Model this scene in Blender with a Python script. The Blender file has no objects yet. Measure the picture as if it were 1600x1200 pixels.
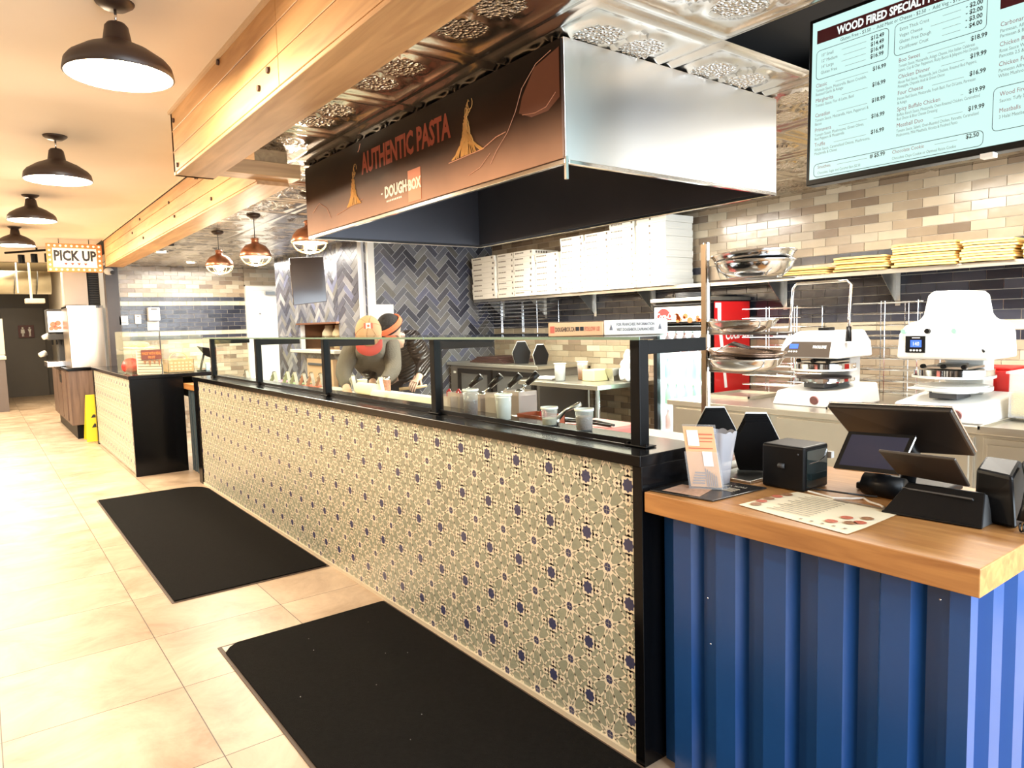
import bpy, bmesh, math, random
from mathutils import Vector, Matrix
random.seed(7)
S = bpy.context.scene
COL = S.collection
PI = math.pi

# ------------------------------------------------------------------ camera
F_PX = 1101.8
YAW, PIT, ROL = 0.646657, -0.0854688, -0.0272115
CAMZ = 1.46
_fw = Vector((math.sin(YAW)*math.cos(PIT), math.cos(YAW)*math.cos(PIT), math.sin(PIT)))
_r = Vector((math.cos(YAW), -math.sin(YAW), 0)); _u = _r.cross(_fw)
_r2 = math.cos(ROL)*_r + math.sin(ROL)*_u
_u2 = -math.sin(ROL)*_r + math.cos(ROL)*_u
cam_d = bpy.data.cameras.new('camera'); cam = bpy.data.objects.new('camera', cam_d); COL.objects.link(cam)
cam_d.sensor_width = 36; cam_d.lens = F_PX/1600*36; cam_d.clip_start = .02; cam_d.clip_end = 200
cam.matrix_world = Matrix(((_r2.x, _u2.x, -_fw.x, 0), (_r2.y, _u2.y, -_fw.y, 0), (_r2.z, _u2.z, -_fw.z, CAMZ), (0, 0, 0, 1)))
S.camera = cam

def at(px, py, X=None, Y=None, Z=None):
    """point of the room seen at a pixel of the photograph, on a plane X=, Y= or Z="""
    d = _r2*((px-800)/F_PX) + _u2*(-(py-600)/F_PX) + _fw
    t = X/d.x if X is not None else (Y/d.y if Y is not None else (Z-CAMZ)/d.z)
    return Vector((0, 0, CAMZ)) + d*t

# ------------------------------------------------------------------ world, exposure, big lights
S.view_settings.view_transform = 'Standard'; S.view_settings.look = 'None'
S.view_settings.gamma = 1; S.view_settings.use_curve_mapping = False
S.view_settings.exposure = 0.35
S.cycles.max_bounces = 7; S.cycles.diffuse_bounces = 4; S.cycles.glossy_bounces = 4
S.cycles.transparent_max_bounces = 12; S.cycles.caustics_reflective = False; S.cycles.caustics_refractive = False
S.cycles.sample_clamp_indirect = 4.0
W = bpy.data.worlds.new('daylight'); S.world = W; W.use_nodes = True
_bg = W.node_tree.nodes['Background']; _bg.inputs[0].default_value = (.80, .90, 1, 1); _bg.inputs[1].default_value = 1.6

def area(name, loc, size, energy, col, rot=(0, 0, 0)):
    d = bpy.data.lights.new(name, 'AREA'); d.shape = 'RECTANGLE'; d.size, d.size_y = size
    d.energy = energy; d.color = col
    o = bpy.data.objects.new(name, d); o.location = loc; o.rotation_euler = rot; COL.objects.link(o)
    return o
def point(name, loc, energy, col, r=.04, parent=None):
    d = bpy.data.lights.new(name, 'POINT'); d.energy = energy; d.color = col; d.shadow_soft_size = r
    o = bpy.data.objects.new(name, d); o.location = loc; COL.objects.link(o)
    if parent: o.parent = parent
    return o
WARM = (1.0, .80, .56); COOL = (.80, .90, 1.0); NEUT = (1.0, .93, .82)
# daylight through the shopfront behind the camera (just inside its glass)
area('window_daylight', (2.7, -2.8, 2.0), (5.0, 3.2), 560, COOL, (PI/2, 0, 0))
# kitchen ceiling lights inferred from bright boxes; far-end and dining ones are added fill
area('kitchen_area_light', (3.9, 1.6, 2.37), (.55, 1.6), 90, NEUT)
area('kitchen_area_light', (3.9, 4.6, 2.37), (.55, 1.6), 120, NEUT)
area('kitchen_area_light', (2.5, 7.9, 2.37), (1.0, 1.6), 80, NEUT)  # added fill for the end wall and tin ceiling, no fixture here
area('kitchen_area_light', (2.6, 9.8, 2.37), (1.0, 1.2), 75, NEUT)  # second added fill over the far end
area('dining_fill_light', (-1.3, 3.0, 2.48), (1.0, 4), 45, (1, .84, .62))  # added fill light without a fixture
area('dining_fill_light', (-1.0, 9.5, 2.48), (1.2, 5), 340, (1, .88, .68))  # added fill, bounces off the floor to lift the plaster ceiling
area('corridor_light', (.3, 15, 2.85), (1.0, 5), 240, (1, .86, .64))

# ------------------------------------------------------------------ materials
MATS = {}
def mat(name, col, rough=.5, metal=0., var=0., vscale=8., bump=0., bscale=40., emit=0., ecol=None, coat=0., stretch=None, spec=.5, sss=0):
    if name in MATS: return MATS[name]
    m = bpy.data.materials.new(name); m.use_nodes = True; nt = m.node_tree; b = nt.nodes['Principled BSDF']
    b.inputs['Base Color'].default_value = (*col, 1); b.inputs['Roughness'].default_value = rough
    b.inputs['Metallic'].default_value = metal; b.inputs['Specular IOR Level'].default_value = spec
    if coat: b.inputs['Coat Weight'].default_value = coat; b.inputs['Coat Roughness'].default_value = .08
    tc = nt.nodes.new('ShaderNodeTexCoord'); mp = nt.nodes.new('ShaderNodeMapping'); nt.links.new(tc.outputs['Object'], mp.inputs[0])
    if stretch: mp.inputs['Scale'].default_value = stretch
    n = nt.nodes.new('ShaderNodeTexNoise'); n.inputs['Scale'].default_value = vscale; n.inputs['Detail'].default_value = 5
    nt.links.new(mp.outputs[0], n.inputs[0])
    v = max(var, .03)
    mx = nt.nodes.new('ShaderNodeMix'); mx.data_type = 'RGBA'
    mx.inputs[6].default_value = (*[c*(1-v) for c in col], 1); mx.inputs[7].default_value = (*[min(1, c*(1+v)) for c in col], 1)
    nt.links.new(n.outputs[0], mx.inputs[0]); nt.links.new(mx.outputs[2], b.inputs['Base Color'])
    if bump:
        n2 = nt.nodes.new('ShaderNodeTexNoise'); n2.inputs['Scale'].default_value = bscale; n2.inputs['Detail'].default_value = 3
        nt.links.new(mp.outputs[0], n2.inputs[0])
        bp = nt.nodes.new('ShaderNodeBump'); bp.inputs['Strength'].default_value = bump; bp.inputs['Distance'].default_value = .01
        nt.links.new(n2.outputs[0], bp.inputs['Height']); nt.links.new(bp.outputs[0], b.inputs['Normal'])
    if emit:
        b.inputs['Emission Color'].default_value = (*(ecol or col), 1); b.inputs['Emission Strength'].default_value = emit
    MATS[name] = m
    return m

def glassmat(name, tint=(1, 1, 1), rough=.0, refl=.1, body=0., bcol=(.9, .9, .9)):
    if name in MATS: return MATS[name]
    m = bpy.data.materials.new(name); m.use_nodes = True; nt = m.node_tree; nt.nodes.clear()
    out = nt.nodes.new('ShaderNodeOutputMaterial'); t = nt.nodes.new('ShaderNodeBsdfTransparent'); t.inputs[0].default_value = (*tint, 1)
    g = nt.nodes.new('ShaderNodeBsdfGlossy'); g.inputs['Roughness'].default_value = rough+.02
    fr = nt.nodes.new('ShaderNodeFresnel'); fr.inputs[0].default_value = 1.3
    ml = nt.nodes.new('ShaderNodeMath'); ml.operation = 'MULTIPLY'; ml.inputs[1].default_value = refl*8
    ml.use_clamp = True
    ge = nt.nodes.new('ShaderNodeNewGeometry'); iv = nt.nodes.new('ShaderNodeMath'); iv.operation = 'SUBTRACT'; iv.inputs[0].default_value = 1; nt.links.new(ge.outputs['Backfacing'], iv.inputs[1])
    m0 = nt.nodes.new('ShaderNodeMath'); m0.operation = 'MULTIPLY'; nt.links.new(fr.outputs[0], m0.inputs[0]); nt.links.new(iv.outputs[0], m0.inputs[1]); nt.links.new(m0.outputs[0], ml.inputs[0])
    mx = nt.nodes.new('ShaderNodeMixShader'); nt.links.new(ml.outputs[0], mx.inputs[0]); nt.links.new(t.outputs[0], mx.inputs[1]); nt.links.new(g.outputs[0], mx.inputs[2])
    last = mx
    if body:
        d = nt.nodes.new('ShaderNodeBsdfDiffuse'); n = nt.nodes.new('ShaderNodeTexNoise'); n.inputs['Scale'].default_value = 30
        d.inputs[0].default_value = (*bcol, 1)
        m2 = nt.nodes.new('ShaderNodeMixShader'); m2.inputs[0].default_value = body
        nt.links.new(mx.outputs[0], m2.inputs[1]); nt.links.new(d.outputs[0], m2.inputs[2]); last = m2
    nt.links.new(last.outputs[0], out.inputs[0]); MATS[name] = m
    return m

def attrmat(name, rough=.35, bump=.15, bscale=18., var=.25, vscale=14., coat=0., spec=.5):
    """material whose colour is the per-tile colour stored on the mesh"""
    m = bpy.data.materials.new(name); m.use_nodes = True; nt = m.node_tree; b = nt.nodes['Principled BSDF']
    a = nt.nodes.new('ShaderNodeAttribute'); a.attribute_name = 'Col'
    tc = nt.nodes.new('ShaderNodeTexCoord'); n = nt.nodes.new('ShaderNodeTexNoise'); n.inputs['Scale'].default_value = vscale; n.inputs['Detail'].default_value = 5
    nt.links.new(tc.outputs['Object'], n.inputs[0])
    mr = nt.nodes.new('ShaderNodeMapRange'); mr.inputs[3].default_value = 1-var; mr.inputs[4].default_value = 1+var
    nt.links.new(n.outputs[0], mr.inputs[0])
    vm = nt.nodes.new('ShaderNodeVectorMath'); vm.operation = 'SCALE'; nt.links.new(a.outputs['Color'], vm.inputs[0]); nt.links.new(mr.outputs[0], vm.inputs[3])
    nt.links.new(vm.outputs[0], b.inputs['Base Color'])
    n2 = nt.nodes.new('ShaderNodeTexNoise'); n2.inputs['Scale'].default_value = bscale; n2.inputs['Detail'].default_value = 2; nt.links.new(tc.outputs['Object'], n2.inputs[0])
    bp = nt.nodes.new('ShaderNodeBump'); bp.inputs['Strength'].default_value = bump; bp.inputs['Distance'].default_value = .01
    nt.links.new(n2.outputs[0], bp.inputs['Height']); nt.links.new(bp.outputs[0], b.inputs['Normal'])
    b.inputs['Roughness'].default_value = rough; b.inputs['Specular IOR Level'].default_value = spec
    if coat: b.inputs['Coat Weight'].default_value = coat; b.inputs['Coat Roughness'].default_value = .1
    MATS[name] = m
    return m

def woodmat(name, c1, c2, axis='Y', rough=.45, scale=3.):
    m = bpy.data.materials.new(name); m.use_nodes = True; nt = m.node_tree; b = nt.nodes['Principled BSDF']
    tc = nt.nodes.new('ShaderNodeTexCoord'); mp = nt.nodes.new('ShaderNodeMapping'); nt.links.new(tc.outputs['Object'], mp.inputs[0])
    s = {'X': (.6, 7, 7), 'Y': (7, .6, 7), 'Z': (7, 7, .6)}[axis]; mp.inputs['Scale'].default_value = s
    n = nt.nodes.new('ShaderNodeTexNoise'); n.inputs['Scale'].default_value = scale; n.inputs['Detail'].default_value = 7; n.inputs['Distortion'].default_value = .8
    nt.links.new(mp.outputs[0], n.inputs[0])
    cr = nt.nodes.new('ShaderNodeValToRGB'); cr.color_ramp.elements[0].position = .32; cr.color_ramp.elements[1].position = .68
    cr.color_ramp.elements[0].color = (*c2, 1); cr.color_ramp.elements[1].color = (*c1, 1)
    nt.links.new(n.outputs[0], cr.inputs[0])
    n3 = nt.nodes.new('ShaderNodeTexNoise'); n3.inputs['Scale'].default_value = 1.3; n3.inputs['Detail'].default_value = 2; nt.links.new(tc.outputs['Object'], n3.inputs[0])
    mx = nt.nodes.new('ShaderNodeMix'); mx.data_type = 'RGBA'; mx.blend_type = 'MULTIPLY'; mx.inputs[0].default_value = .45
    nt.links.new(cr.outputs[0], mx.inputs[6]); nt.links.new(n3.outputs[0], mx.inputs[7])
    gm = nt.nodes.new('ShaderNodeGamma'); gm.inputs[1].default_value = .85
    nt.links.new(mx.outputs[2], gm.inputs[0]); nt.links.new(gm.outputs[0], b.inputs['Base Color'])
    bp = nt.nodes.new('ShaderNodeBump'); bp.inputs['Strength'].default_value = .15; bp.inputs['Distance'].default_value = .005
    nt.links.new(n.outputs[0], bp.inputs['Height']); nt.links.new(bp.outputs[0], b.inputs['Normal'])
    b.inputs['Roughness'].default_value = rough; MATS[name] = m
    return m

M_BLACK = mat('black_stone', (.003, .003, .0035), .16, var=.3, vscale=60, spec=.2)
M_BLKPL = mat('black_plastic', (.005, .005, .0055), .36, spec=.2)
M_BLKMT = mat('black_powder_metal', (.005, .005, .0055), .42, spec=.12)
M_STEEL = mat('brushed_steel', (.62, .61, .58), .28, 1., var=.10, vscale=3, bump=.02, bscale=6, stretch=(1, 1, 30))
M_STEELP = mat('polished_steel', (.72, .72, .72), .12, 1.)
M_STEELW = mat('satin_steel', (.60, .57, .50), .36, 1., var=.12, vscale=4)
M_LINER = mat('fridge_liner', (.88, .92, .93), .4)
M_WHITE = mat('white_enamel', (.86, .85, .80), .35)
M_WPAPER = mat('white_paper', (.88, .87, .82), .8)
M_CREAM = mat('cream_card', (.86, .78, .60), .8)
M_RED = mat('red_plastic', (.62, .02, .015), .4)
M_DARKGREY = mat('dark_grey', (.05, .05, .052), .5)
M_BROWNSH = mat('bronze_enamel', (.035, .020, .014), .42)
M_GLASS = glassmat('clear_glass', (.96, 1, .98), 0, .10)
M_GLEDGE = mat('green_glass_edge', (.06, .22, .17), .1)
M_PLCLEAR = glassmat('clear_plastic', (.95, .95, .94), .12, .12, .16)
M_BULB = mat('bulb_glow', (1, .9, .7), .4, emit=60, ecol=(1, .80, .52))
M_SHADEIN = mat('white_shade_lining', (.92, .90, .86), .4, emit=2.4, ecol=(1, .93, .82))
M_CHROME = mat('chrome', (.8, .8, .8), .08, 1.)
M_COPPER = mat('brushed_copper', (.50, .24, .15), .32, 1., var=.1)
M_BLUEPT = mat('blue_container_paint', (.012, .07, .25), .28, var=.12, vscale=5, bump=.03, bscale=12)
M_PINEY = woodmat('honey_pine', (.80, .44, .17), (.52, .25, .085), 'Y', .5)
M_PINEX = woodmat('honey_pine_cross', (.72, .38, .14), (.46, .22, .075), 'X', .5)
M_BUTCH = woodmat('oak_laminate', (.62, .27, .075), (.40, .15, .04), 'Y', .3, 5)
M_WALNUT = woodmat('weathered_walnut', (.20, .12, .085), (.085, .048, .034), 'Z', .45)
M_SKIN = mat('skin', (.60, .36, .25), .5)
M_INK = mat('black_ink', (.015, .015, .018), .6)
M_REDINK = mat('red_ink', (.50, .04, .02), .6)
M_ORINK = mat('orange_ink', (.70, .22, .05), .6)

# ------------------------------------------------------------------ mesh builder
class MB:
    def __init__(s): s.v = []; s.f = []; s.mi = []; s.sm = []; s.col = {}
    def add(s, vs, fs, m=0, smooth=False, mx=None, col=None):
        o = len(s.v)
        s.v += [tuple(mx @ Vector(p)) if mx else tuple(p) for p in vs]
        for f in fs:
            if col is not None: s.col[len(s.f)] = col
            s.f.append(tuple(i+o for i in f)); s.mi.append(m); s.sm.append(smooth)
        return s
    def box(s, x0, x1, y0, y1, z0, z1, m=0, mx=None, col=None):
        x0, x1 = min(x0, x1), max(x0, x1); y0, y1 = min(y0, y1), max(y0, y1); z0, z1 = min(z0, z1), max(z0, z1)
        return s.add([(x0, y0, z0), (x1, y0, z0), (x1, y1, z0), (x0, y1, z0), (x0, y0, z1), (x1, y0, z1), (x1, y1, z1), (x0, y1, z1)],
                     [(0, 3, 2, 1), (4, 5, 6, 7), (0, 1, 5, 4), (1, 2, 6, 5), (2, 3, 7, 6), (3, 0, 4, 7)], m, False, mx, col)
    def lathe(s, prof, c=(0, 0, 0), n=32, m=0, mx=None, smooth=True, cap=False):
        """prof: list of (r, z); open surface unless ends have r=0"""
        vs = []; fs = []
        for r, z in prof:
            for k in range(n):
                a = 2*PI*k/n; vs.append((c[0]+r*math.cos(a), c[1]+r*math.sin(a), c[2]+z))
        for j in range(len(prof)-1):
            for k in range(n):
                a, b = j*n+k, j*n+(k+1) % n
                fs.append((a, b, b+n, a+n))
        if cap: fs.append(tuple(range(n))[::-1]); fs.append(tuple(range((len(prof)-1)*n, len(prof)*n)))
        return s.add(vs, fs, m, smooth, mx)
    def cyl(s, c, r, h, n=20, m=0, mx=None, r2=None):
        r2 = r if r2 is None else r2
        s.lathe([(r, 0), (r2, h)], c, n, m, mx, True)
        vs = [(c[0]+rr*math.cos(2*PI*k/n), c[1]+rr*math.sin(2*PI*k/n), c[2]+z) for rr, z in ((r, 0), (r2, h)) for k in range(n)]
        return s.add(vs, [tuple(range(n))[::-1], tuple(range(n, 2*n))], m, False, mx)
    def tube(s, pts, r, n=8, m=0, mx=None, closed=False):
        pts = [Vector(p) for p in pts]; vs = []; fs = []; N = len(pts); up = None
        for i, p in enumerate(pts):
            a = pts[i-1] if (i > 0 or closed) else p; b = pts[(i+1) % N] if (i < N-1 or closed) else p
            t = (b-a).normalized()
            if up is None: up = Vector((0, 0, 1)) if abs(t.z) < .9 else Vector((1, 0, 0))
            sd = t.cross(up)
            if sd.length < 1e-4: sd = t.orthogonal()
            sd.normalize(); up = sd.cross(t).normalized()
            rr = r[i] if isinstance(r, (list, tuple)) else r
            for k in range(n):
                an = 2*PI*k/n; vs.append(p+sd*rr*math.cos(an)+up*rr*math.sin(an))
        for i in range(N if closed else N-1):
            for k in range(n):
                a, b = i*n+k, i*n+(k+1) % n; c, d = ((i+1) % N)*n+(k+1) % n, ((i+1) % N)*n+k
                fs.append((a, b, c, d))
        if not closed: fs.append(tuple(range(n))[::-1]); fs.append(tuple(range((N-1)*n, N*n)))
        return s.add(vs, fs, m, n > 6, mx)
    def prism(s, poly, z0, z1, m=0, mx=None):
        """polygon in xy extruded z0..z1"""
        n = len(poly); vs = [(p[0], p[1], z0) for p in poly]+[(p[0], p[1], z1) for p in poly]
        fs = [tuple(range(n))[::-1], tuple(range(n, 2*n))]+[(k, (k+1) % n, (k+1) % n+n, k+n) for k in range(n)]
        return s.add(vs, fs, m, False, mx)
    def sphere(s, c, r, n=16, m=0, mx=None, sc=(1, 1, 1)):
        vs = []; fs = []; h = n//2
        for j in range(h+1):
            t = PI*j/h
            for k in range(n):
                a = 2*PI*k/n; vs.append((c[0]+sc[0]*r*math.sin(t)*math.cos(a), c[1]+sc[1]*r*math.sin(t)*math.sin(a), c[2]+sc[2]*r*math.cos(t)))
        for j in range(h):
            for k in range(n): a, b = j*n+k, j*n+(k+1) % n; fs.append((a, a+n, b+n, b))
        return s.add(vs, fs, m, True, mx)
    def quad(s, a, b, c, d, m=0, col=None): return s.add([a, b, c, d], [(0, 1, 2, 3)], m, False, None, col)
    def build(s, name, mats, parent=None, bevel=0, seg=2, weld=False, w=True):
        """w: the vertices are room coordinates although the parent stands at its own base"""
        me = bpy.data.meshes.new(name); me.from_pydata(s.v, [], s.f)
        if not isinstance(mats, (list, tuple)): mats = [mats]
        for m in mats: me.materials.append(m)
        me.polygons.foreach_set('material_index', s.mi); me.polygons.foreach_set('use_smooth', s.sm)
        if s.col:
            at_ = me.color_attributes.new('Col', 'FLOAT_COLOR', 'CORNER'); buf = []
            for i, p in enumerate(me.polygons): buf += list((*s.col.get(i, (.5, .5, .5)), 1))*p.loop_total
            at_.data.foreach_set('color', buf)
        me.update()
        if weld:
            bm = bmesh.new(); bm.from_mesh(me); bmesh.ops.remove_doubles(bm, verts=bm.verts, dist=1e-5); bm.to_mesh(me); bm.free()
        o = bpy.data.objects.new(name, me); COL.objects.link(o)
        if parent:
            o.parent = parent
            if w and parent.type == 'EMPTY': o.matrix_parent_inverse = parent.matrix_basis.inverted()
        if bevel:
            b = o.modifiers.new('bevel', 'BEVEL'); b.width = bevel; b.segments = seg; b.limit_method = 'ANGLE'; b.angle_limit = math.radians(40)
        return o

def tag(o, label, cat, group=None, kind=None):
    o['label'] = label; o['category'] = cat
    if group: o['group'] = group
    if kind: o['kind'] = kind
    return o
def thing(name, label, cat, loc=(0, 0, 0), rz=0, group=None):
    o = bpy.data.objects.new(name, None); o.empty_display_size = .1; COL.objects.link(o); o.location = loc; o.rotation_euler = (0, 0, rz)
    return tag(o, label, cat, group)
def struct(o):
    o['kind'] = 'structure'; return o
def copy_tree(o, parent=None):
    c = o.copy(); COL.objects.link(c)
    if parent: c.parent = parent
    for ch in list(o.children): copy_tree(ch, c)
    return c
def T(loc=(0, 0, 0), rz=0, rx=0, ry=0):
    return Matrix.Translation(loc) @ Matrix.Rotation(rz, 4, 'Z') @ Matrix.Rotation(ry, 4, 'Y') @ Matrix.Rotation(rx, 4, 'X')
def frame(o, x, y):
    """matrix with origin o, local x axis x, local y axis y"""
    x = Vector(x).normalized(); y = Vector(y); z = x.cross(y).normalized(); y = z.cross(x); o = Vector(o)
    return Matrix(((x.x, y.x, z.x, o.x), (x.y, y.y, z.y, o.y), (x.z, y.z, z.z, o.z), (0, 0, 0, 1)))
def lettering(mb, s, size, o, x, y, m=0, align='CENTER', ext=0.0, wscale=1., bold=0., shear=0.):
    """adds flat lettering to a mesh builder; o origin on the baseline, x reading direction, y up"""
    cu = bpy.data.curves.new('t', 'FONT'); cu.body = s; cu.size = size; cu.align_x = align; cu.extrude = ext; cu.resolution_u = 2
    cu.offset = bold; cu.shear = shear
    ob = bpy.data.objects.new('t', cu); COL.objects.link(ob)
    me = bpy.data.meshes.new_from_object(ob)
    mx = frame(o, x, y) @ Matrix.Diagonal((wscale, 1, 1, 1))
    mb.add([tuple(v.co) for v in me.vertices], [tuple(p.vertices) for p in me.polygons], m, False, mx)
    bpy.data.objects.remove(ob); bpy.data.curves.remove(cu); bpy.data.meshes.remove(me)
    return mb
RX = (0, -1, 0)   # reading direction on a face that looks towards -X
UP = (0, 0, 1)
# ================================================================== THE SETTING
XF, YN, YE = 5.15, -3.0, 21.0        # kitchen brick wall, shopfront, far end of the corridor
ZT, ZP = 2.40, 2.515                  # tin ceiling, plaster ceiling

# ---- floor: large porcelain tiles with dark joints
def floor_mat():
    m = bpy.data.materials.new('porcelain_floor'); m.use_nodes = True; nt = m.node_tree; b = nt.nodes['Principled BSDF']
    L = nt.links.new
    tc = nt.nodes.new('ShaderNodeTexCoord'); sp = nt.nodes.new('ShaderNodeSeparateXYZ'); L(tc.outputs['Object'], sp.inputs[0])
    def mth(op, a, bb=None, c=None):
        n = nt.nodes.new('ShaderNodeMath'); n.operation = op
        for i, v in enumerate((a, bb, c)):
            if v is None: continue
            if isinstance(v, (int, float)): n.inputs[i].default_value = v
            else: L(v, n.inputs[i])
        return n.outputs[0]
    u = mth('DIVIDE', mth('SUBTRACT', sp.outputs[0], .578), .6115); v = mth('DIVIDE', mth('SUBTRACT', sp.outputs[1], 2.467), .6057)
    du = mth('MULTIPLY', mth('ABSOLUTE', mth('SUBTRACT', u, mth('ROUND', u))), .6115); dv = mth('MULTIPLY', mth('ABSOLUTE', mth('SUBTRACT', v, mth('ROUND', v))), .6057)
    grout = mth('LESS_THAN', mth('MINIMUM', du, dv), .0019)
    cb = nt.nodes.new('ShaderNodeCombineXYZ'); L(mth('FLOOR', u), cb.inputs[0]); L(mth('FLOOR', v), cb.inputs[1])
    wn = nt.nodes.new('ShaderNodeTexWhiteNoise'); L(cb.outputs[0], wn.inputs[0])
    add = nt.nodes.new('ShaderNodeVectorMath'); add.operation = 'ADD'; L(tc.outputs['Object'], add.inputs[0]); L(wn.outputs['Color'], add.inputs[1])
    n1 = nt.nodes.new('ShaderNodeTexNoise'); n1.inputs['Scale'].default_value = 2.6; n1.inputs['Detail'].default_value = 9; n1.inputs['Roughness'].default_value = .65; n1.inputs['Distortion'].default_value = .6
    L(add.outputs[0], n1.inputs[0])
    cr = nt.nodes.new('ShaderNodeValToRGB'); e = cr.color_ramp.elements; e[0].position = .30; e[1].position = .68
    e[0].color = (.33, .225, .14, 1); e[1].color = (.64, .50, .36, 1); L(n1.outputs[0], cr.inputs[0])
    mx = nt.nodes.new('ShaderNodeMix'); mx.data_type = 'RGBA'; L(grout, mx.inputs[0]); L(cr.outputs[0], mx.inputs[6]); mx.inputs[7].default_value = (.045, .03, .02, 1)
    L(mx.outputs[2], b.inputs['Base Color'])
    mr = nt.nodes.new('ShaderNodeMapRange'); L(n1.outputs[0], mr.inputs[0]); mr.inputs[3].default_value = .30; mr.inputs[4].default_value = .42; L(mr.outputs[0], b.inputs['Roughness'])
    bp = nt.nodes.new('ShaderNodeBump'); bp.inputs['Strength'].default_value = .05; bp.inputs['Distance'].default_value = .01; L(n1.outputs[0], bp.inputs['Height']); L(bp.outputs[0], b.inputs['Normal'])
    return m
struct(MB().box(-2.9, 5.3, YN, YE+.1, -.1, 0).build('floor', floor_mat()))

# ---- plain shell
M_PLAST = mat('warm_plaster', (.88, .80, .69), .8, var=.06, vscale=2)
M_GREYW = mat('charcoal_paint', (.085, .075, .066), .55, var=.1, vscale=3)
M_WALLW = mat('off_white_paint', (.70, .64, .54), .7)
M_CORR = mat('corridor_ceiling_paint', (.55, .48, .34), .8, var=.1)
mb = MB(); mb.box(-2.9, 1.40, 3.76, 12.3, ZP, ZP+.08); mb.box(-2.9, 1.03, -.3, 3.76, ZP, ZP+.08)
struct(mb.build('ceiling', M_PLAST))
struct(MB().box(-2.9, 5.3, YN, -.3, 3.75, 3.85).box(-2.9, 5.3, -.34, -.28, ZT+.11, 3.85).build('ceiling', M_PLAST))  # unseen high front bay, raised so the hood end reflects the windows
struct(MB().box(-2.9, 1.6, 12.3, YE, 2.95, 3.0).box(-2.9, 1.6, 12.22, 12.3, ZP, 3.0).build('ceiling', M_CORR))
struct(MB().box(-2.9, -2.8, YN, YE, 0, 3.85).build('wall_left', mat('dark_unseen_wall', (.20, .15, .115), .7, var=.1)))  # unseen wall put in for the lighting, darkened to cut reflections and fill
struct(MB().box(-2.9, 2.2, YE, YE+.1, 0, 3.0).build('wall_far', M_GREYW))
struct(MB().box(1.5, 1.58, 12.0, YE, 0, 3.0).build('wall_corridor', M_WALLW))
# unseen shopfront: windows raised and left side kept solid to shape the daylight
mb = MB()
mb.box(-2.9, .30, YN, YN+.08, .35, 3.65); mb.box(-2.9, 5.25, YN, YN+.08, 0, .35); mb.box(-2.9, 5.25, YN, YN+.08, 3.65, 3.85)
for x in (.28, 1.4, 2.85, 5.2): mb.box(x, x+.06, YN, YN+.08, .35, 3.65)
struct(mb.build('wall_front', mat('dark_aluminium', (.03, .03, .032), .4)))
mb = MB()
for i, (a, b) in enumerate(((.34, 1.4), (1.46, 2.85), (2.91, 5.2))):
    o = MB().box(a, b, YN+.03, YN+.04, .35, 3.65).build('window_%d' % (i+1), M_GLASS); struct(o)

# ---- brick-laid glazed tiles
M_TILES = attrmat('glazed_tile', .22, .35, 9, .16, 9, coat=.25)
M_GROUT = mat('grout', (.62, .55, .44), .85)
TW, TH, GAP = .195, .0635, .0042
def tint(base, v, r=random):
    k = 1+r.uniform(-v, v); return tuple(max(0, min(1, c*k)) for c in base)
TAUPE = [(.43, .34, .23), (.37, .28, .185), (.50, .41, .29), (.25, .18, .12), (.56, .48, .35), (.41, .32, .22)]
NAVY = [(.030, .032, .045), (.040, .042, .056), (.020, .021, .030), (.055, .056, .068)]
CREAMT = [(.52, .45, .32), (.46, .39, .27), (.56, .49, .36)]
def band(k):
    """tile colour family of a course: the stripes run round the kitchen"""
    if k in (0, 2, 3, 4, 5, 6, 7, 9): return NAVY
    if k in (1, 8): return CREAMT
    return TAUPE
def brickwall(mb, u0, u1, zs, z1, put, rnd, holes=(), TW=TW, TH=TH):
    j = int(zs/TH)+1; z = zs-j*TH; j = -j
    while z < z1-.01:
        zt = min(z+TH, z1); fam = band(j); u = u0-(TW/2 if j % 2 else 0)
        while u < u1:
            a, b = max(u, u0), min(u+TW, u1); zb = max(z, 0)
            if b-a > .01 and zt > .02 and not any(a < h[1] and b > h[0] and z < h[3] and zt > h[2] for h in holes):
                d = rnd.uniform(0, .0015)
                put(mb, a+GAP/2, b-GAP/2, zb+GAP/2, zt-GAP/2, d, tint(rnd.choice(fam), .16, rnd))
            u += TW
        z += TH; j += 1
rnd = random.Random(3)
mb = MB()
mb.box(XF+.004, XF+.12, YN, 7.3, 0, 3.85, 1)
def putx(mb, a, b, z, zt, d, c): mb.box(XF-.002-d, XF+.006, a, b, z, zt, 0, None, c)
brickwall(mb, YN+.1, 7.16, 1.275, ZT, putx, rnd)
struct(mb.build('wall_right', [M_TILES, M_GROUT]))
mb = MB(); mb.box(1.5, 3.30, 11.004, 11.12, 0, 2.6, 1); mb.box(3.76, 4.2, 11.004, 11.12, 0, 2.6, 1); mb.box(3.25, 3.8, 11.004, 11.12, 2.12, 2.6, 1)
def puty(mb, a, b, z, zt, d, c): mb.box(a, b, 10.998-d, 11.006, z, zt, 0, None, c)
brickwall(mb, 1.52, 3.28, 1.36, ZT+.08, puty, rnd, (), .187, .0608); brickwall(mb, 3.28, 4.1, 1.36, ZT+.08, puty, rnd, ((3.2, 4.2, 0, 2.15),), .187, .0608)
struct(mb.build('wall_end', [M_TILES, M_GROUT]))

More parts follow.
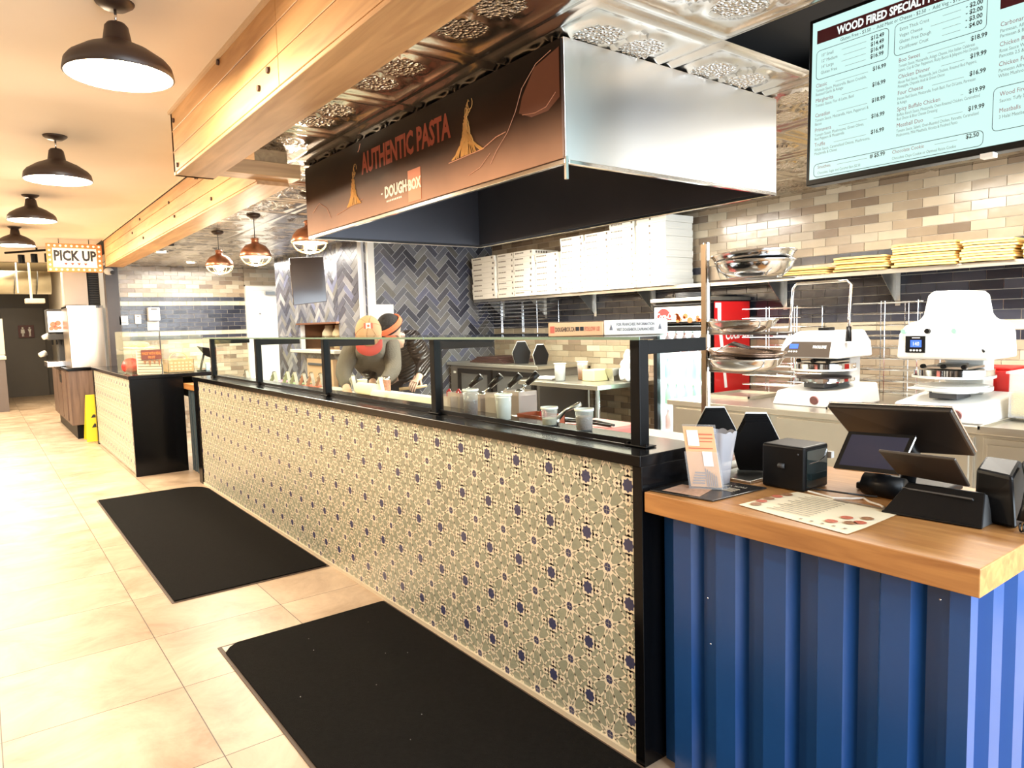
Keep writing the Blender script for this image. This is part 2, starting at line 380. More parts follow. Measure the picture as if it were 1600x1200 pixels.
# ---- herringbone tiles
M_HERR = attrmat('glazed_herringbone', .25, .35, 10, .25, 11, coat=.25)
M_GROUTB = mat('pale_blue_grout', (.60, .61, .63), .85)
SLATE = [(.08, .085, .105), (.11, .115, .135), (.06, .062, .082), (.15, .15, .16), (.20, .20, .20), (.04, .042, .058), (.10, .108, .165), (.13, .125, .115)]
def clip(poly, u0, u1, v0, v1):
    for ax, lim, sg in ((0, u0, 1), (0, u1, -1), (1, v0, 1), (1, v1, -1)):
        out = []
        for i in range(len(poly)):
            p, q = poly[i-1], poly[i]; dp, dq = sg*(p[ax]-lim), sg*(q[ax]-lim)
            if (dp >= 0) != (dq >= 0):
                t = dp/(dp-dq); out.append((p[0]+(q[0]-p[0])*t, p[1]+(q[1]-p[1])*t))
            if dq >= 0: out.append(q)
        poly = out
        if len(poly) < 3: return []
    return poly
def herringbone(mb, u0, u1, v0, v1, to3, rnd, w=.0667, holes=()):
    """45-degree herringbone of 3:1 tiles over a rectangle; to3(u, v, depth) -> point"""
    L = 3*w; g = .0021; R = int((u1-u0+v1-v0)/w)+6; c, s = math.cos(PI/4), math.sin(PI/4)
    for i in range(-R, R):
        for j in range(-R, R):
            # unit: horizontal tile at (i,j) when (i-j)%6==0, vertical tile beside it
            k = (i-j) % 6
            if k == 0: r = (i*w, j*w, i*w+L, j*w+w)
            elif k == 3: r = (i*w, j*w-2*w+0, i*w+w, j*w+w)
            else: continue
            r = (r[0]+g, r[1]+g, r[2]-g, r[3]-g)
            poly = [(r[0], r[1]), (r[2], r[1]), (r[2], r[3]), (r[0], r[3])]
            poly = [(u0+x*c-y*s, v0+x*s+y*c) for x, y in poly]
            poly = clip(poly, u0, u1, v0, v1)
            if not poly: continue
            cu = sum(p[0] for p in poly)/len(poly); cv = sum(p[1] for p in poly)/len(poly)
            if any(h[0]-.02 < cu < h[1]+.02 and h[2]-.02 < cv < h[3]+.02 for h in holes): continue
            d = rnd.uniform(.002, .0045); n = len(poly)
            vs = [to3(x, y, d) for x, y in poly]+[to3(x, y, 0) for x, y in poly]
            mb.add(vs, [tuple(range(n))[::-1]]+[(k, (k+1) % n, (k+1) % n+n, k+n) for k in range(n)], 0, False, None, tint(rnd.choice(SLATE), .2, rnd))
mb = MB(); mb.box(3.40, XF+.1, 7.165, 7.26, 0, 2.6, 1)
herringbone(mb, 3.53, XF, .5, ZT, lambda u, v, d: (u, 7.165-d, v), rnd)
struct(mb.build('wall_back', [M_HERR, M_GROUTB]))
struct(MB().box(3.445, 3.525, 7.10, 7.165, 0, ZT).build('trim_1', M_WHITE, bevel=.004))
# oven housing: faceted herringbone front
OV = [(3.25, 9.5), (3.30, 8.85), (3.31, 7.62), (3.44, 7.14)]
M_SOOT = mat('oven_cavity', (.30, .16, .09), .8, var=.4, vscale=4)
ov = thing('pizza_oven', 'built-in pizza oven faced in slate blue herringbone tiles with an arched-back opening', 'oven', (3.3, 8.2, 0))
mb = MB()
for (xa, ya), (xb, yb) in zip(OV[:-1], OV[1:]):
    d = Vector((xb-xa, yb-ya, 0)); ln = d.length; d.normalize(); nrm = Vector((d.y, -d.x, 0))
    if nrm.x > 0: nrm = -nrm
    o = Vector((xa, ya, 0)); big = ln > 1
    hole = ((.04, 1.24, 1.22, 1.52),) if big else ()
    def f3(u, v, dd, o=o, d=d, nrm=nrm): return tuple(o+d*u+Vector((0, 0, v))+nrm*dd)
    rects = [(0, ln, .0, 2.42)] if not big else [(0, ln, 0, 1.20), (0, ln, 1.53, 2.42), (0, .03, 1.2, 1.53), (1.22, ln, 1.2, 1.53)]
    for a, b, z0, z1 in rects:
        q = [f3(a, z0, 0), f3(b, z0, 0), f3(b, z1, 0), f3(a, z1, 0)]; p = [f3(a, z0, -.06), f3(b, z0, -.06), f3(b, z1, -.06), f3(a, z1, -.06)]
        mb.add(q+p, [(0, 1, 2, 3), (7, 6, 5, 4), (0, 4, 5, 1), (1, 5, 6, 2), (2, 6, 7, 3), (3, 7, 4, 0)], 1)
    for a, b, z0, z1 in rects:
        if z1-z0 > .1: herringbone(mb, a, b, max(z0, .3), min(z1, ZT), f3, rnd)
mb.build('tiled_front', [M_HERR, M_GROUTB], ov)
MB().box(3.42, 3.9, 7.6, 9.3, 1.15, 1.21, 0).box(3.86, 3.9, 7.6, 9.3, 1.2, 1.6, 0).box(3.4, 3.9, 9.0, 9.04, 1.2, 1.56).box(3.38, 3.9, 7.55, 7.6, 1.2, 1.56).box(3.38, 3.9, 7.55, 9.0, 1.56, 1.6).build('oven_cavity', M_SOOT, ov)
MB().box(3.20, 3.36, 7.55, 8.95, 1.17, 1.21).build('stone_ledge', mat('pale_stone', (.45, .40, .34), .6), ov, bevel=.006)
MB().box(3.25, 3.32, 7.72, 8.52, .45, 1.10).box(3.235, 3.25, 7.78, 8.46, 1.02, 1.05, 1).build('lower_door', [mat('tan_metal', (.42, .27, .15), .45, var=.1), M_DARKGREY], ov, bevel=.004)
MB().box(3.26, 3.30, 7.60, 8.86, 1.515, 1.535).build('opening_lintel', mat('copper_trim', (.45, .20, .11), .35, 1.), ov)
tag(MB().lathe([(0, .0), (.21, 0), (.21, .02), (0, .02)], (0, 0, 0), 28, 0, T((3.62, 7.86, 1.39), 0, 0, PI/2)).tube([(3.63, 7.86, 1.22), (3.63, 7.86, 1.3)], .02).build('pizza_peel', mat('orange_red_peel', (.75, .15, .05), .5)), 'round orange-red pizza peel leaning inside the oven opening', 'peel')
for i, (y, c, l) in enumerate(((8.62, (.85, .80, .62), 'tall cream jug standing inside the oven opening, left'), (8.30, (.82, .74, .50), 'rounded cream crock standing inside the oven opening, middle'))):
    tag(MB().lathe([(0, 0), (.07, 0), (.09, .10), (.085, .2), (.05, .26), (.05, .29), (0, .29)], (3.6, y, 1.21), 20).build('stoneware_jug', mat('cream_stoneware%d' % i, c, .5)), l, 'jug')

# ---- pressed-tin ceiling
def tin_h(u, v):
    """relief of one 0.6 m panel, u and v in -.5..+.5"""
    e = .5-max(abs(u), abs(v)); h = 0
    for c0, w0, a0 in ((.020, .012, .6), (.062, .012, 1.), (.092, .008, .6)): h += a0*math.exp(-((e-c0)/w0)**2)
    if e > .1:
        for cx, cy in ((.17, .17), (-.17, .17), (.17, -.17), (-.17, -.17)):
            r = math.hypot(u-cx, v-cy); h += 1.1*math.exp(-((r-.15)/.014)**2)+(.35 if r < .13 else 0)+.25*math.exp(-((r-.10)/.02)**2)
            h += .4*max(0, math.cos(math.atan2(v-cy, u-cx)*6))*math.exp(-((r-.055)/.03)**2)
        r = math.hypot(u, v); h += 1.0*math.exp(-(r/.04)**2)+.7*math.exp(-((r-.065)/.012)**2)
        for ax in (abs(u), abs(v)):
            pass
        d = min(math.hypot(abs(u)-.34, v), math.hypot(u, abs(v)-.34)); h += .8*math.exp(-((d-.035)/.012)**2)
    return h*.011
def tinmat():
    m = bpy.data.materials.new('pressed_tin'); m.use_nodes = True; nt = m.node_tree; b = nt.nodes['Principled BSDF']; L = nt.links.new
    b.inputs['Base Color'].default_value = (.60, .56, .50, 1); b.inputs['Metallic'].default_value = 1; b.inputs['Roughness'].default_value = .2
    tc = nt.nodes.new('ShaderNodeTexCoord')
    v = nt.nodes.new('ShaderNodeTexVoronoi'); v.inputs['Scale'].default_value = 75; L(tc.outputs['Object'], v.inputs[0])
    n = nt.nodes.new('ShaderNodeTexNoise'); n.inputs['Scale'].default_value = 4; n.inputs['Detail'].default_value = 4; L(tc.outputs['Object'], n.inputs[0])
    at_ = nt.nodes.new('ShaderNodeAttribute'); at_.attribute_name = 'Col'
    ml = nt.nodes.new('ShaderNodeMath'); ml.operation = 'MULTIPLY'; L(v.outputs['Distance'], ml.inputs[0]); L(at_.outputs['Fac'], ml.inputs[1])
    bp = nt.nodes.new('ShaderNodeBump'); bp.inputs['Strength'].default_value = 1; bp.inputs['Distance'].default_value = .012; L(ml.outputs[0], bp.inputs['Height'])
    b2 = nt.nodes.new('ShaderNodeBump'); b2.inputs['Strength'].default_value = .35; b2.inputs['Distance'].default_value = .012; L(n.outputs[0], b2.inputs['Height']); L(bp.outputs[0], b2.inputs['Normal'])
    L(b2.outputs[0], b.inputs['Normal']); return m
def tin_ceiling():
    P = .6; X0, Y0 = 2.1-P*2, 1.53-P*8; nx, ny = 8, 24; mb = MB(); vs = []; fs = []; cols = []
    for ix in range(nx):
        for iy in range(ny):
            x0, y0 = X0+P*ix, Y0+P*iy
            if x0 > XF-.02 or y0 > 11.0 or y0+P < -.3: continue
            if x0+P < 1.45 and y0 > 3.7: continue
            if abs(x0-2.1) < .01 and abs(y0-(1.53-P)) < .01: continue      # the open black panel by the screen
            N = 34 if y0 < 5.5 else 14
            o = len(vs)
            for a in range(N+1):
                for b in range(N+1):
                    u, v = a/N-.5, b/N-.5; vs.append((max(1.0 if y0 < 3.6 else 1.384, min(x0+P*a/N, XF)), min(y0+P*b/N, 11.0), ZT-tin_h(u, v)))
            for a in range(N):
                for b in range(N):
                    u, v = (a+.5)/N-.5, (b+.5)/N-.5
                    st = any(math.hypot(u-cx, v-cy) < .135 for cx in (.17, -.17) for cy in (.17, -.17))
                    k = o+a*(N+1)+b; fs.append((k, k+1, k+N+2, k+N+1)); cols.append(1. if st else 0.)
    o = len(mb.v); mb.v += vs
    for f, c in zip(fs, cols): mb.col[len(mb.f)] = (c, c, c); mb.f.append(f); mb.mi.append(0); mb.sm.append(True)
    ob = mb.build('ceiling_tin', tinmat()); struct(ob)
    struct(MB().box(.95, XF+.1, -.28, 3.74, ZT+.10, ZT+.2).box(1.2, XF+.1, 3.74, 11.1, ZT+.10, ZT+.2).build('ceiling_slab', mat('slab_above', (.02, .02, .02), .9)))
tin_ceiling()
# soffit edge between plaster and tin, beyond the beams
struct(MB().box(1.40, 1.46, 9.1, 12.3, ZT-.01, ZP+.08).build('trim_2', M_PLAST))

# ---- floor level trim, column at the end wall, white door
struct(MB().box(1.44, 1.54, 10.93, 11.10, 0, 2.40).box(1.54, 1.60, 10.96, 11.0, 0, 2.38).build('trim_3', mat('dark_bronze_frame', (.03, .02, .018), .4)))
dr = MB().box(3.335, 3.74, 10.93, 10.97, 0, 2.07).build('door_1', mat('white_door_paint', (.88, .86, .80), .5)); struct(dr)
MB().box(3.28, 3.335, 10.92, 11.0, 0, 2.13).box(3.74, 3.80, 10.92, 11.0, 0, 2.13).box(3.335, 3.74, 10.92, 11.0, 2.07, 2.13).build('door_frame', M_WHITE, dr, bevel=.003)
MB().box(3.56, 3.70, 10.88, 10.93, 2.0, 2.05).build('door_closer', M_STEEL, dr)
mb = MB()
for k, w_ in enumerate((.10, .14, .12)): mb.box(3.42, 3.42+w_, 10.925, 10.93, 1.33-.035*k, 1.342-.035*k)
mb.box(3.46, 3.49, 10.925, 10.93, 1.70, 1.73)
mb.build('door_notice_marks', mat('grey_marks', (.25, .25, .25), .8), dr)
struct(MB().box(.50, 1.36, 20.93, 20.98, 0, 2.16).build('door_2', mat('grey_washroom_door', (.10, .088, .076), .5)))
rs = thing('restroom_sign', 'small dark red restroom sign with two white figures on the far grey door', 'sign', (.93, 20.9, 1.5))
p = at(41, 518, Y=20.9)
MB().box(p.x-.16, p.x+.16, 20.88, 20.92, p.z-.15, p.z+.15).build('sign_plate', mat('maroon_plate', (.09, .02, .02), .5), rs)
mb = MB()
for s_ in (-1, 1):
    cx = p.x+s_*.07; mb.sphere((cx, 20.875, p.z+.085), .022, 10, 0, None, (1, .2, 1))
    mb.add([(cx-.035, 20.875, p.z+.055), (cx+.035, 20.875, p.z+.055), (cx+(.012 if s_ > 0 else .04), 20.875, p.z-.04), (cx-(.012 if s_ > 0 else .04), 20.875, p.z-.04)], [(0, 1, 2, 3)])
    for q in (-.012, .012): mb.box(cx+q-.007, cx+q+.007, 20.872, 20.878, p.z-.12, p.z-.04)
mb.build('pictograms', M_WPAPER, rs)

# ---- timber beams
def beam(name, label, x0, x1, y0, y1, z0, z1, bolts, axis='Y'):
    t = thing(name, label, 'beam', ((x0+x1)/2, (y0+y1)/2, z0))
    n = 3; mb = MB(); h = (z1-z0-.012)/n
    if axis == 'Y':
        cut = [y0]+[y for y in (y0+(y1-y0)*.63,) if y1-y0 > 3]+[y1]
        for k in range(n):
            for a, b in zip(cut[:-1], cut[1:]): mb.box(x0, x0+.03, a+.001, b-.001, z0+.012+k*h+.0015, z0+.012+(k+1)*h-.0015)
        mb.box(x0+.004, x1, y0, y1, z0, z0+.014); mb.box(x0+.02, x1-.004, y0, y1, z0+.01, z1); mb.box(x0, x1, y1-.03, y1, z0, z1)
        mb.build('cladding_boards', M_PINEY, t, bevel=.0015, seg=1)
    else:
        mb.box(x0, x1, y0, y1, z0, z1); mb.build('cladding_boards', M_PINEX, t, bevel=.002, seg=1)
    mb = MB()
    for (y, z) in bolts: mb.cyl((0, 0, 0), .011, .012, 8, 0, T((x0-.008, y, z), 0, 0, PI/2))
    if bolts: mb.build('bolt_heads', mat('rusty_iron', (.05, .02, .012), .6), t)
    if axis == 'Y': MB().box(x0-.012, x0+.0, y0, y1, z1-.014, z1+.001).build('top_bead', mat('pale_bead', (.70, .55, .38), .7), t)
    return t
beam('timber_beam', 'near boxed honey pine ceiling beam with exposed bolts, running overhead from the camera', .82, 1.00, -.27, 3.75, 2.215, ZP,
     [(3.66, 2.25), (3.68, 2.46), (2.45, 2.27), (2.35, 2.30), (2.9, 2.49), (1.2, 2.30), (1.15, 2.45)])
beam('timber_crossbeam', 'short pine crossbeam joining the near beam to the far one', 1.00, 1.40, 3.62, 3.75, 2.235, 2.305, [], 'X')
beam('timber_beam', 'far boxed honey pine beam reaching to the pick up sign', 1.21, 1.385, 3.75, 9.1, 2.215, ZP,
     [(4.9, 2.45), (4.95, 2.46), (5.6, 2.30), (5.75, 2.42), (4.6, 2.27), (6.8, 2.28), (7.3, 2.38), (6.9, 2.45)])
# ================================================================== PATTERNED COUNTERS
M_SAGE = mat('sage_glaze', (.32, .34, .26), .35, var=.22, vscale=5)
M_CRLINE = mat('cream_glaze', (.86, .78, .62), .35, var=.05)
M_INDIGO = mat('indigo_glaze', (.05, .055, .13), .35, var=.1)
M_DKDIA = mat('dark_diamond_glaze', (.030, .022, .035), .35)
M_JOINT = mat('tile_joint', (.62, .56, .44), .7)
TP = .1985
def star(n, r1, r2, rot=0): return [((r1 if k % 2 == 0 else r2)*math.cos(rot+PI*k/n), (r1 if k % 2 == 0 else r2)*math.sin(rot+PI*k/n)) for k in range(2*n)]
def tile_polys():
    """one encaustic-pattern tile, unit square centred on its large star: list of (material, polygon, layer)"""
    P = []
    def strip(a, b, w=.034, m=1, l=1):
        dx, dy = b[0]-a[0], b[1]-a[1]; L = math.hypot(dx, dy); nx, ny = -dy/L*w/2, dx/L*w/2; ex, ey = dx/L*w*.3, dy/L*w*.3
        P.append((m, [(a[0]-ex+nx, a[1]-ey+ny), (a[0]-ex-nx, a[1]-ey-ny), (b[0]+ex-nx, b[1]+ey-ny), (b[0]+ex+nx, b[1]+ey+ny)], l))
    def sym(f):
        for k in range(4):
            c, s = math.cos(k*PI/2), math.sin(k*PI/2)
            for fl in (1, -1): f(lambda p: (c*p[0]-s*p[1]*fl, s*p[0]+c*p[1]*fl))
    def arms(t):
        strip(t((.5, 0)), t((.39, .078))); strip(t((.39, .078)), t((.39, .235))); strip(t((.39, .235)), t((.5, .335)))     # lens along the tile edge
        strip(t((.265, .088)), t((.39, .235))); strip(t((.39, .235)), t((.43, .375)), .026)                                  # side of the long hexagon
        strip(t((.265, .088)), t((.35, 0))); strip(t((.265, .088)), t((.185, .19)), .030)
    sym(arms)
    P.append((1, star(8, .192, .158), 2))
    for k in range(4):
        c, s = math.cos(k*PI/2), math.sin(k*PI/2); R_ = lambda p: (c*p[0]-s*p[1], s*p[0]+c*p[1])
        P.append((1, [R_(p) for p in ((.14, -.05), (.235, -.066), (.335, 0), (.235, .066), (.14, .05))], 2))
        P.append((3, [R_(p) for p in ((.205, 0), (.242, -.030), (.285, 0), (.242, .030))], 4))
    for k in range(8):
        a = PI/8+k*PI/4; c, s = math.cos(a), math.sin(a); R_ = lambda p: (c*p[0]-s*p[1], s*p[0]+c*p[1])
        P.append((3, [R_(p) for p in ((.140, 0), (.180, -.024), (.180, .024))], 4))
    P.append((2, star(8, .128, .098), 4))
    for sx in (1, -1):                       # quarter of the small star at each corner
        for sy in (1, -1):
            q = lambda p: (sx*(.5-p[0]), sy*(.5-p[1]))
            P.append((1, [q(p) for p in ((0, 0), (.15, 0), (.145, .05), (.105, .105), (.05, .145), (0, .15))], 2))
            P.append((2, [q(p) for p in ((.002, .002), (.085, .002), (.065, .03), (.06, .06), (.03, .065), (.002, .085))], 4))
            for tr in (((.105, .022), (.145, .022), (.132, .055)), ((.022, .105), (.022, .145), (.055, .132))): P.append((3, [q(p) for p in tr], 4))
    # joint cross lines of the tile edges
    P.append((4, [(.496, -.5), (.5, -.5), (.5, .5), (.496, .5)], 5)); P.append((4, [(-.5, .496), (.5, .496), (.5, .5), (-.5, .5)], 5))
    return P
TPOLY = tile_polys()
def tiled_panel(mb, x, y0, y1, z0, z1, yc, zc):
    mb.quad((x, y0, z0), (x, y0, z1), (x, y1, z1), (x, y1, z0), 0)
    for i in range(math.floor((y0-yc)/TP-.5), math.ceil((y1-yc)/TP+.5)+1):
        for j in range(math.floor((z0-zc)/TP-.5), math.ceil((z1-zc)/TP+.5)+1):
            cy, cz = yc+i*TP, zc+j*TP
            for m, poly, l in TPOLY:
                q = [(cy+p[0]*TP, cz+p[1]*TP) for p in poly]
                a2 = sum(q[k-1][0]*q[k][1]-q[k][0]*q[k-1][1] for k in range(len(q)))
                if a2 > 0: q = q[::-1]
                inside = all(y0 < p[0] < y1 and z0 < p[1] < z1 for p in q)
                if not inside: q = clip(q, y0, y1, z0, z1)
                if q: mb.add([(x-.00022*l, p[0], p[1]) for p in q], [tuple(range(len(q)))], m)
PANM = [M_SAGE, M_CRLINE, M_INDIGO, M_DKDIA, M_JOINT]
ct = thing('serving_counter', 'long serving counter faced in sage and navy star-pattern tiles under a black stone top', 'counter', (1.8, 4.4, 0))
mb = MB(); tiled_panel(mb, 1.650, 1.545, 7.14, .02, .995, 1.576, .926); mb.box(1.652, 1.675, 1.545, 7.14, .02, .995, 0)
mb.build('tile_facing', PANM, ct)
MB().box(1.676, 1.93, 1.54, 7.16, .05, .995).build('counter_body', M_BLKMT, ct)
MB().box(1.628, 1.95, 1.502, 7.28, .998, 1.035).build('countertop', M_BLACK, ct, bevel=.003)
MB().box(1.638, 1.95, 1.505, 1.545, 0, .998).build('end_panel', M_BLACK, ct, bevel=.002); MB().box(1.638, 1.95, 7.14, 7.27, 0, .998).build('end_panel', M_BLACK, ct, bevel=.002)
MB().box(1.64, 1.676, 1.545, 7.14, 0, .02).build('base_bead', mat('cream_bead', (.66, .58, .44), .6), ct)
# far pick-up counter
c2 = thing('pickup_counter', 'shorter far counter with star-pattern tile front and wide black end, by the soda station', 'counter', (1.5, 9.4, 0))
mb = MB(); tiled_panel(mb, 1.210, 8.03, 10.80, .02, .995, 8.10, .926); mb.box(1.212, 1.235, 8.03, 10.80, .02, .995, 0); mb.build('tile_facing', PANM, c2)
MB().box(1.236, 1.62, 8.03, 10.8, .05, .995).build('counter_body', M_BLKMT, c2)
MB().box(1.19, 2.02, 7.985, 10.92, .998, 1.035).build('countertop', M_BLACK, c2, bevel=.003)
MB().box(1.20, 1.70, 7.99, 8.03, 0, .998).build('end_panel', M_BLACK, c2, bevel=.002); MB().box(1.20, 1.60, 10.8, 10.9, 0, .998).build('end_panel', M_BLACK, c2, bevel=.002)
MB().box(1.62, 1.70, 8.03, 10.8, .05, .99).box(1.96, 2.0, 8.0, 10.9, .7, .998).build('rear_support', M_BLKMT, c2)

def corrugated(mb, y0, y1, z0, z1, x, dep=.035, pitch=.16, ph=0., m=0, th=.004):
    """vertical container-style corrugation on a face looking to -X"""
    prof = []; y = y0-pitch*2+ph
    while y < y1+pitch:
        for d, xx in ((0, dep), (.050, dep), (.072, 0), (.140, 0), (.160, dep)): prof.append((y+d, x+xx))
        y += pitch
    pr = [p for p in prof if y0 <= p[0] <= y1]; pr = [(y0, pr[0][1])]+pr+[(y1, pr[-1][1])]
    n = len(pr); vs = [(p[1], p[0], z) for z in (z0, z1) for p in pr]
    mb.add(vs, [(k, k+n, k+1+n, k+1) for k in range(n-1)], m)
# ---- till counter
tc_ = thing('till_counter', 'low till counter clad in blue corrugated container steel with a thick oak top', 'counter', (2.0, 1.0, 0))
MB().box(1.642, 2.40, .562, 1.499, .856, .92).build('oak_top', M_BUTCH, tc_, bevel=.0025)
mb = MB(); corrugated(mb, .625, 1.498, 0, .855, 1.700, ph=.027); mb.build('corrugated_front', M_BLUEPT, tc_)
mb = MB()
xs = [(1.700, 0), (1.745, 0), (1.765, .03), (1.815, .03), (1.835, 0), (1.90, 0), (1.92, .03), (1.97, .03), (1.99, 0), (2.06, 0), (2.08, .03), (2.13, .03), (2.15, 0), (2.22, 0), (2.24, .03), (2.29, .03), (2.31, 0), (2.38, 0)]
n = len(xs); mb.add([(p[0], .600+p[1], z) for z in (0, .855) for p in xs], [(k, k+1, k+1+n, k+n) for k in range(n-1)], 0)
mb.box(1.6985, 1.706, .598, .640, 0, .855); mb.build('corrugated_end', M_BLUEPT, tc_)
MB().box(1.75, 2.37, .64, 1.49, .0, .85).build('counter_body', M_DARKGREY, tc_)
mb = MB()
for y, z in ((1.30, .62), (1.29, .48), (.66, .81)): mb.sphere((1.699, y, z), .003, 8)
mb.build('rivets', M_STEELP, tc_)
# ---- link between the two counters
lk = thing('counter_link', 'recessed corrugated dark blue panel with an oak ledge between the two tiled counters', 'counter', (1.75, 7.6, 0))
mb = MB(); corrugated(mb, 7.285, 7.985, 0, .87, 1.74, .025, .12); mb.build('corrugated_front', mat('dark_container_paint', (.045, .075, .10), .35, var=.1), lk)
MB().box(1.70, 2.02, 7.285, 7.983, .872, .93).build('oak_top', M_BUTCH, lk, bevel=.002)
MB().box(1.77, 2.0, 7.29, 7.98, 0, .87).build('link_body', M_DARKGREY, lk)

# ================================================================== PREP LINE BEHIND THE COUNTER
pl = thing('prep_table', 'long stainless preparation table with cutting board behind the tiled counter', 'table', (2.25, 4.3, 0))
MB().box(1.955, 2.62, 1.52, 5.30, .885, .925).build('steel_top', M_STEELW, pl, bevel=.004)
MB().box(1.96, 2.60, 1.53, 5.28, .12, .884).build('cabinet', M_STEEL, pl)
MB().box(2.06, 2.60, 3.4, 5.27, .926, .956).build('cutting_board', mat('white_board', (.82, .79, .70), .5), pl, bevel=.004)

# ================================================================== GLASS GUARD
sg = thing('sneeze_guard', 'glass sneeze guard on black square posts along the tiled counter', 'glass guard', (1.76, 4.3, 1.035))
PY = [1.625, 2.94, 4.29, 5.65, 6.98]
for i, y in enumerate(PY):
    MB().box(1.74, 1.785, y-.022, y+.022, 1.036, 1.395).box(1.735, 1.79, y-.05, y+.05, 1.036, 1.042).build('post', M_BLKMT, sg, bevel=.003)
    MB().box(1.785, 2.10, y-.014, y+.014, 1.345, 1.392).build('top_arm', M_BLKMT, sg, bevel=.002)
    mb = MB()
    for s_ in (-1, 1): mb.cyl((1.748, y+s_*.04, 1.042), .006, .006, 8)
    mb.build('base_bolts', M_BLKMT, sg)
for a, b in zip(PY[:-1], PY[1:]):
    MB().box(1.758, 1.764, a+.024, b-.024, 1.055, 1.385).build('front_glass', M_GLASS, sg)
    MB().box(1.756, 1.766, a+.024, b-.024, 1.037, 1.055).build('glass_channel', M_BLKMT, sg)
for a, b in zip([1.56]+PY[1:-1], PY[1:-1]+[7.05]):
    g = MB().box(1.70, 2.14, a+.003, b-.003, 1.396, 1.406).build('shelf_glass', M_GLASS, sg)
    MB().box(1.697, 1.70, a+.003, b-.003, 1.396, 1.406).build('glass_edge', mat('green_edge', (.22, .34, .27), .15), g)

# ================================================================== EXHAUST HOOD
hd = thing('exhaust_hood', 'large hanging stainless exhaust hood with a brown pasta banner on its long side', 'hood', (2.2, 2.9, 1.985))
HX0, HX1, HY0, HY1, HZ0, HZ1 = 1.60, 2.82, 1.79, 4.05, 1.988, 2.392
M_HOOD = mat('hood_steel', (.78, .79, .80), .30, 1., var=.06, vscale=2, bump=.25, bscale=2.2)
M_HOODIN = mat('hood_inner_steel', (.10, .10, .115), .35, .7, var=.2, vscale=2)
mb = MB(); t_ = .02
mb.box(HX0, HX1, HY0, HY0+t_, HZ0, HZ1); mb.box(HX1-t_, HX1, HY0+t_, HY1, HZ0, HZ1); mb.box(HX0, HX1-t_, HY1-t_, HY1, HZ0, HZ1); mb.box(HX0, HX0+t_, HY0+t_, HY1-t_, HZ0, HZ1)
mb.build('steel_skirt', M_HOOD, hd, bevel=.002)
MB().box(HX0+t_, HX0+.026, HY0+t_, HY1-t_, HZ0+.012, HZ1-.01).box(HX1-.026, HX1-t_, HY0+t_, HY1-t_, HZ0+.012, HZ1-.01).box(HX0+.03, HX1-.03, HY0+t_, HY0+.026, HZ0+.012, HZ1-.01).box(HX0+.03, HX1-.03, HY1-.026, HY1-t_, HZ0+.012, HZ1-.01).box(HX0+t_, HX1-t_, HY0+t_, HY1-t_, HZ1-.03, HZ1-.012).build('inner_lining', M_HOODIN, hd)
MB().box(HX0-.006, HX0+.012, HY0, HY1, HZ0-.004, HZ0+.012).box(HX0+.012, HX1, HY0-.004, HY0+.012, HZ0-.004, HZ0+.010).box(HX1-.022, HX1+.003, HY0, HY1, HZ0-.004, HZ0+.012).box(HX0, HX1, HY1-.03, HY1+.003, HZ0-.004, HZ0+.012).build('bottom_rim', M_STEELP, hd, bevel=.002)
def bannermat():
    m = bpy.data.materials.new('banner_print'); m.use_nodes = True; nt = m.node_tree; b = nt.nodes['Principled BSDF']; L = nt.links.new
    tc = nt.nodes.new('ShaderNodeTexCoord'); sp = nt.nodes.new('ShaderNodeSeparateXYZ'); L(tc.outputs['Object'], sp.inputs[0])
    mr = nt.nodes.new('ShaderNodeMapRange'); L(sp.outputs[2], mr.inputs[0]); mr.inputs[1].default_value = HZ0; mr.inputs[2].default_value = HZ1
    n = nt.nodes.new('ShaderNodeTexNoise'); n.inputs['Scale'].default_value = 3; n.inputs['Detail'].default_value = 3; L(tc.outputs['Object'], n.inputs[0])
    mu = nt.nodes.new('ShaderNodeMath'); mu.operation = 'MULTIPLY_ADD'; L(n.outputs[0], mu.inputs[0]); mu.inputs[1].default_value = .25; L(mr.outputs[0], mu.inputs[2])
    cr = nt.nodes.new('ShaderNodeValToRGB'); e = cr.color_ramp.elements; e[0].position = .10; e[0].color = (.42, .22, .13, 1); e[1].position = .95; e[1].color = (.008, .004, .003, 1)
    for ps, c in ((.38, (.20, .10, .06, 1)), (.62, (.055, .026, .016, 1))):
        q = e.new(ps); q.color = c
    L(mu.outputs[0], cr.inputs[0]); L(cr.outputs[0], b.inputs['Base Color']); b.inputs['Roughness'].default_value = .5; b.inputs['Specular IOR Level'].default_value = .15
    return m
bn = MB().box(HX0-.010, HX0-.0005, HY0+.004, HY1-.004, HZ0+.014, HZ1-.006).build('printed_banner', bannermat(), hd)
xb = HX0-.0115
mb = MB(); lettering(mb, 'AUTHENTIC PASTA', .136, (xb, 2.885, 2.222), RX, UP, 0, 'CENTER', 0, .69, .005); mb.build('banner_headline', mat('headline_red', (.42, .085, .045), .5), bn)
mb = MB(); lettering(mb, 'DOUGH', .070, (xb, 2.955, 2.068), RX, UP, 0, 'CENTER', 0, .82, .003); mb.box(xb, xb+.001, 3.085, 3.10, 2.088, 2.094); mb.box(xb, xb+.001, 2.84, 2.855, 2.088, 2.094)
for k in range(9): mb.box(xb, xb+.001, 2.90+k*.017, 2.911+k*.017, 2.045, 2.053)
mb.build('banner_logo_word', mat('banner_white', (.80, .72, .62), .5), bn)
MB().box(xb-.0005, xb+.001, 2.722, 2.835, 2.012, 2.15).build('banner_logo_box', mat('banner_orange', (.62, .18, .07), .5), bn)
mb = MB(); lettering(mb, 'BOX', .062, (xb-.001, 2.779, 2.066), RX, UP, 0, 'CENTER', 0, .85, .003); mb.build('banner_box_word', mat('banner_cream', (.85, .72, .55), .5), bn)
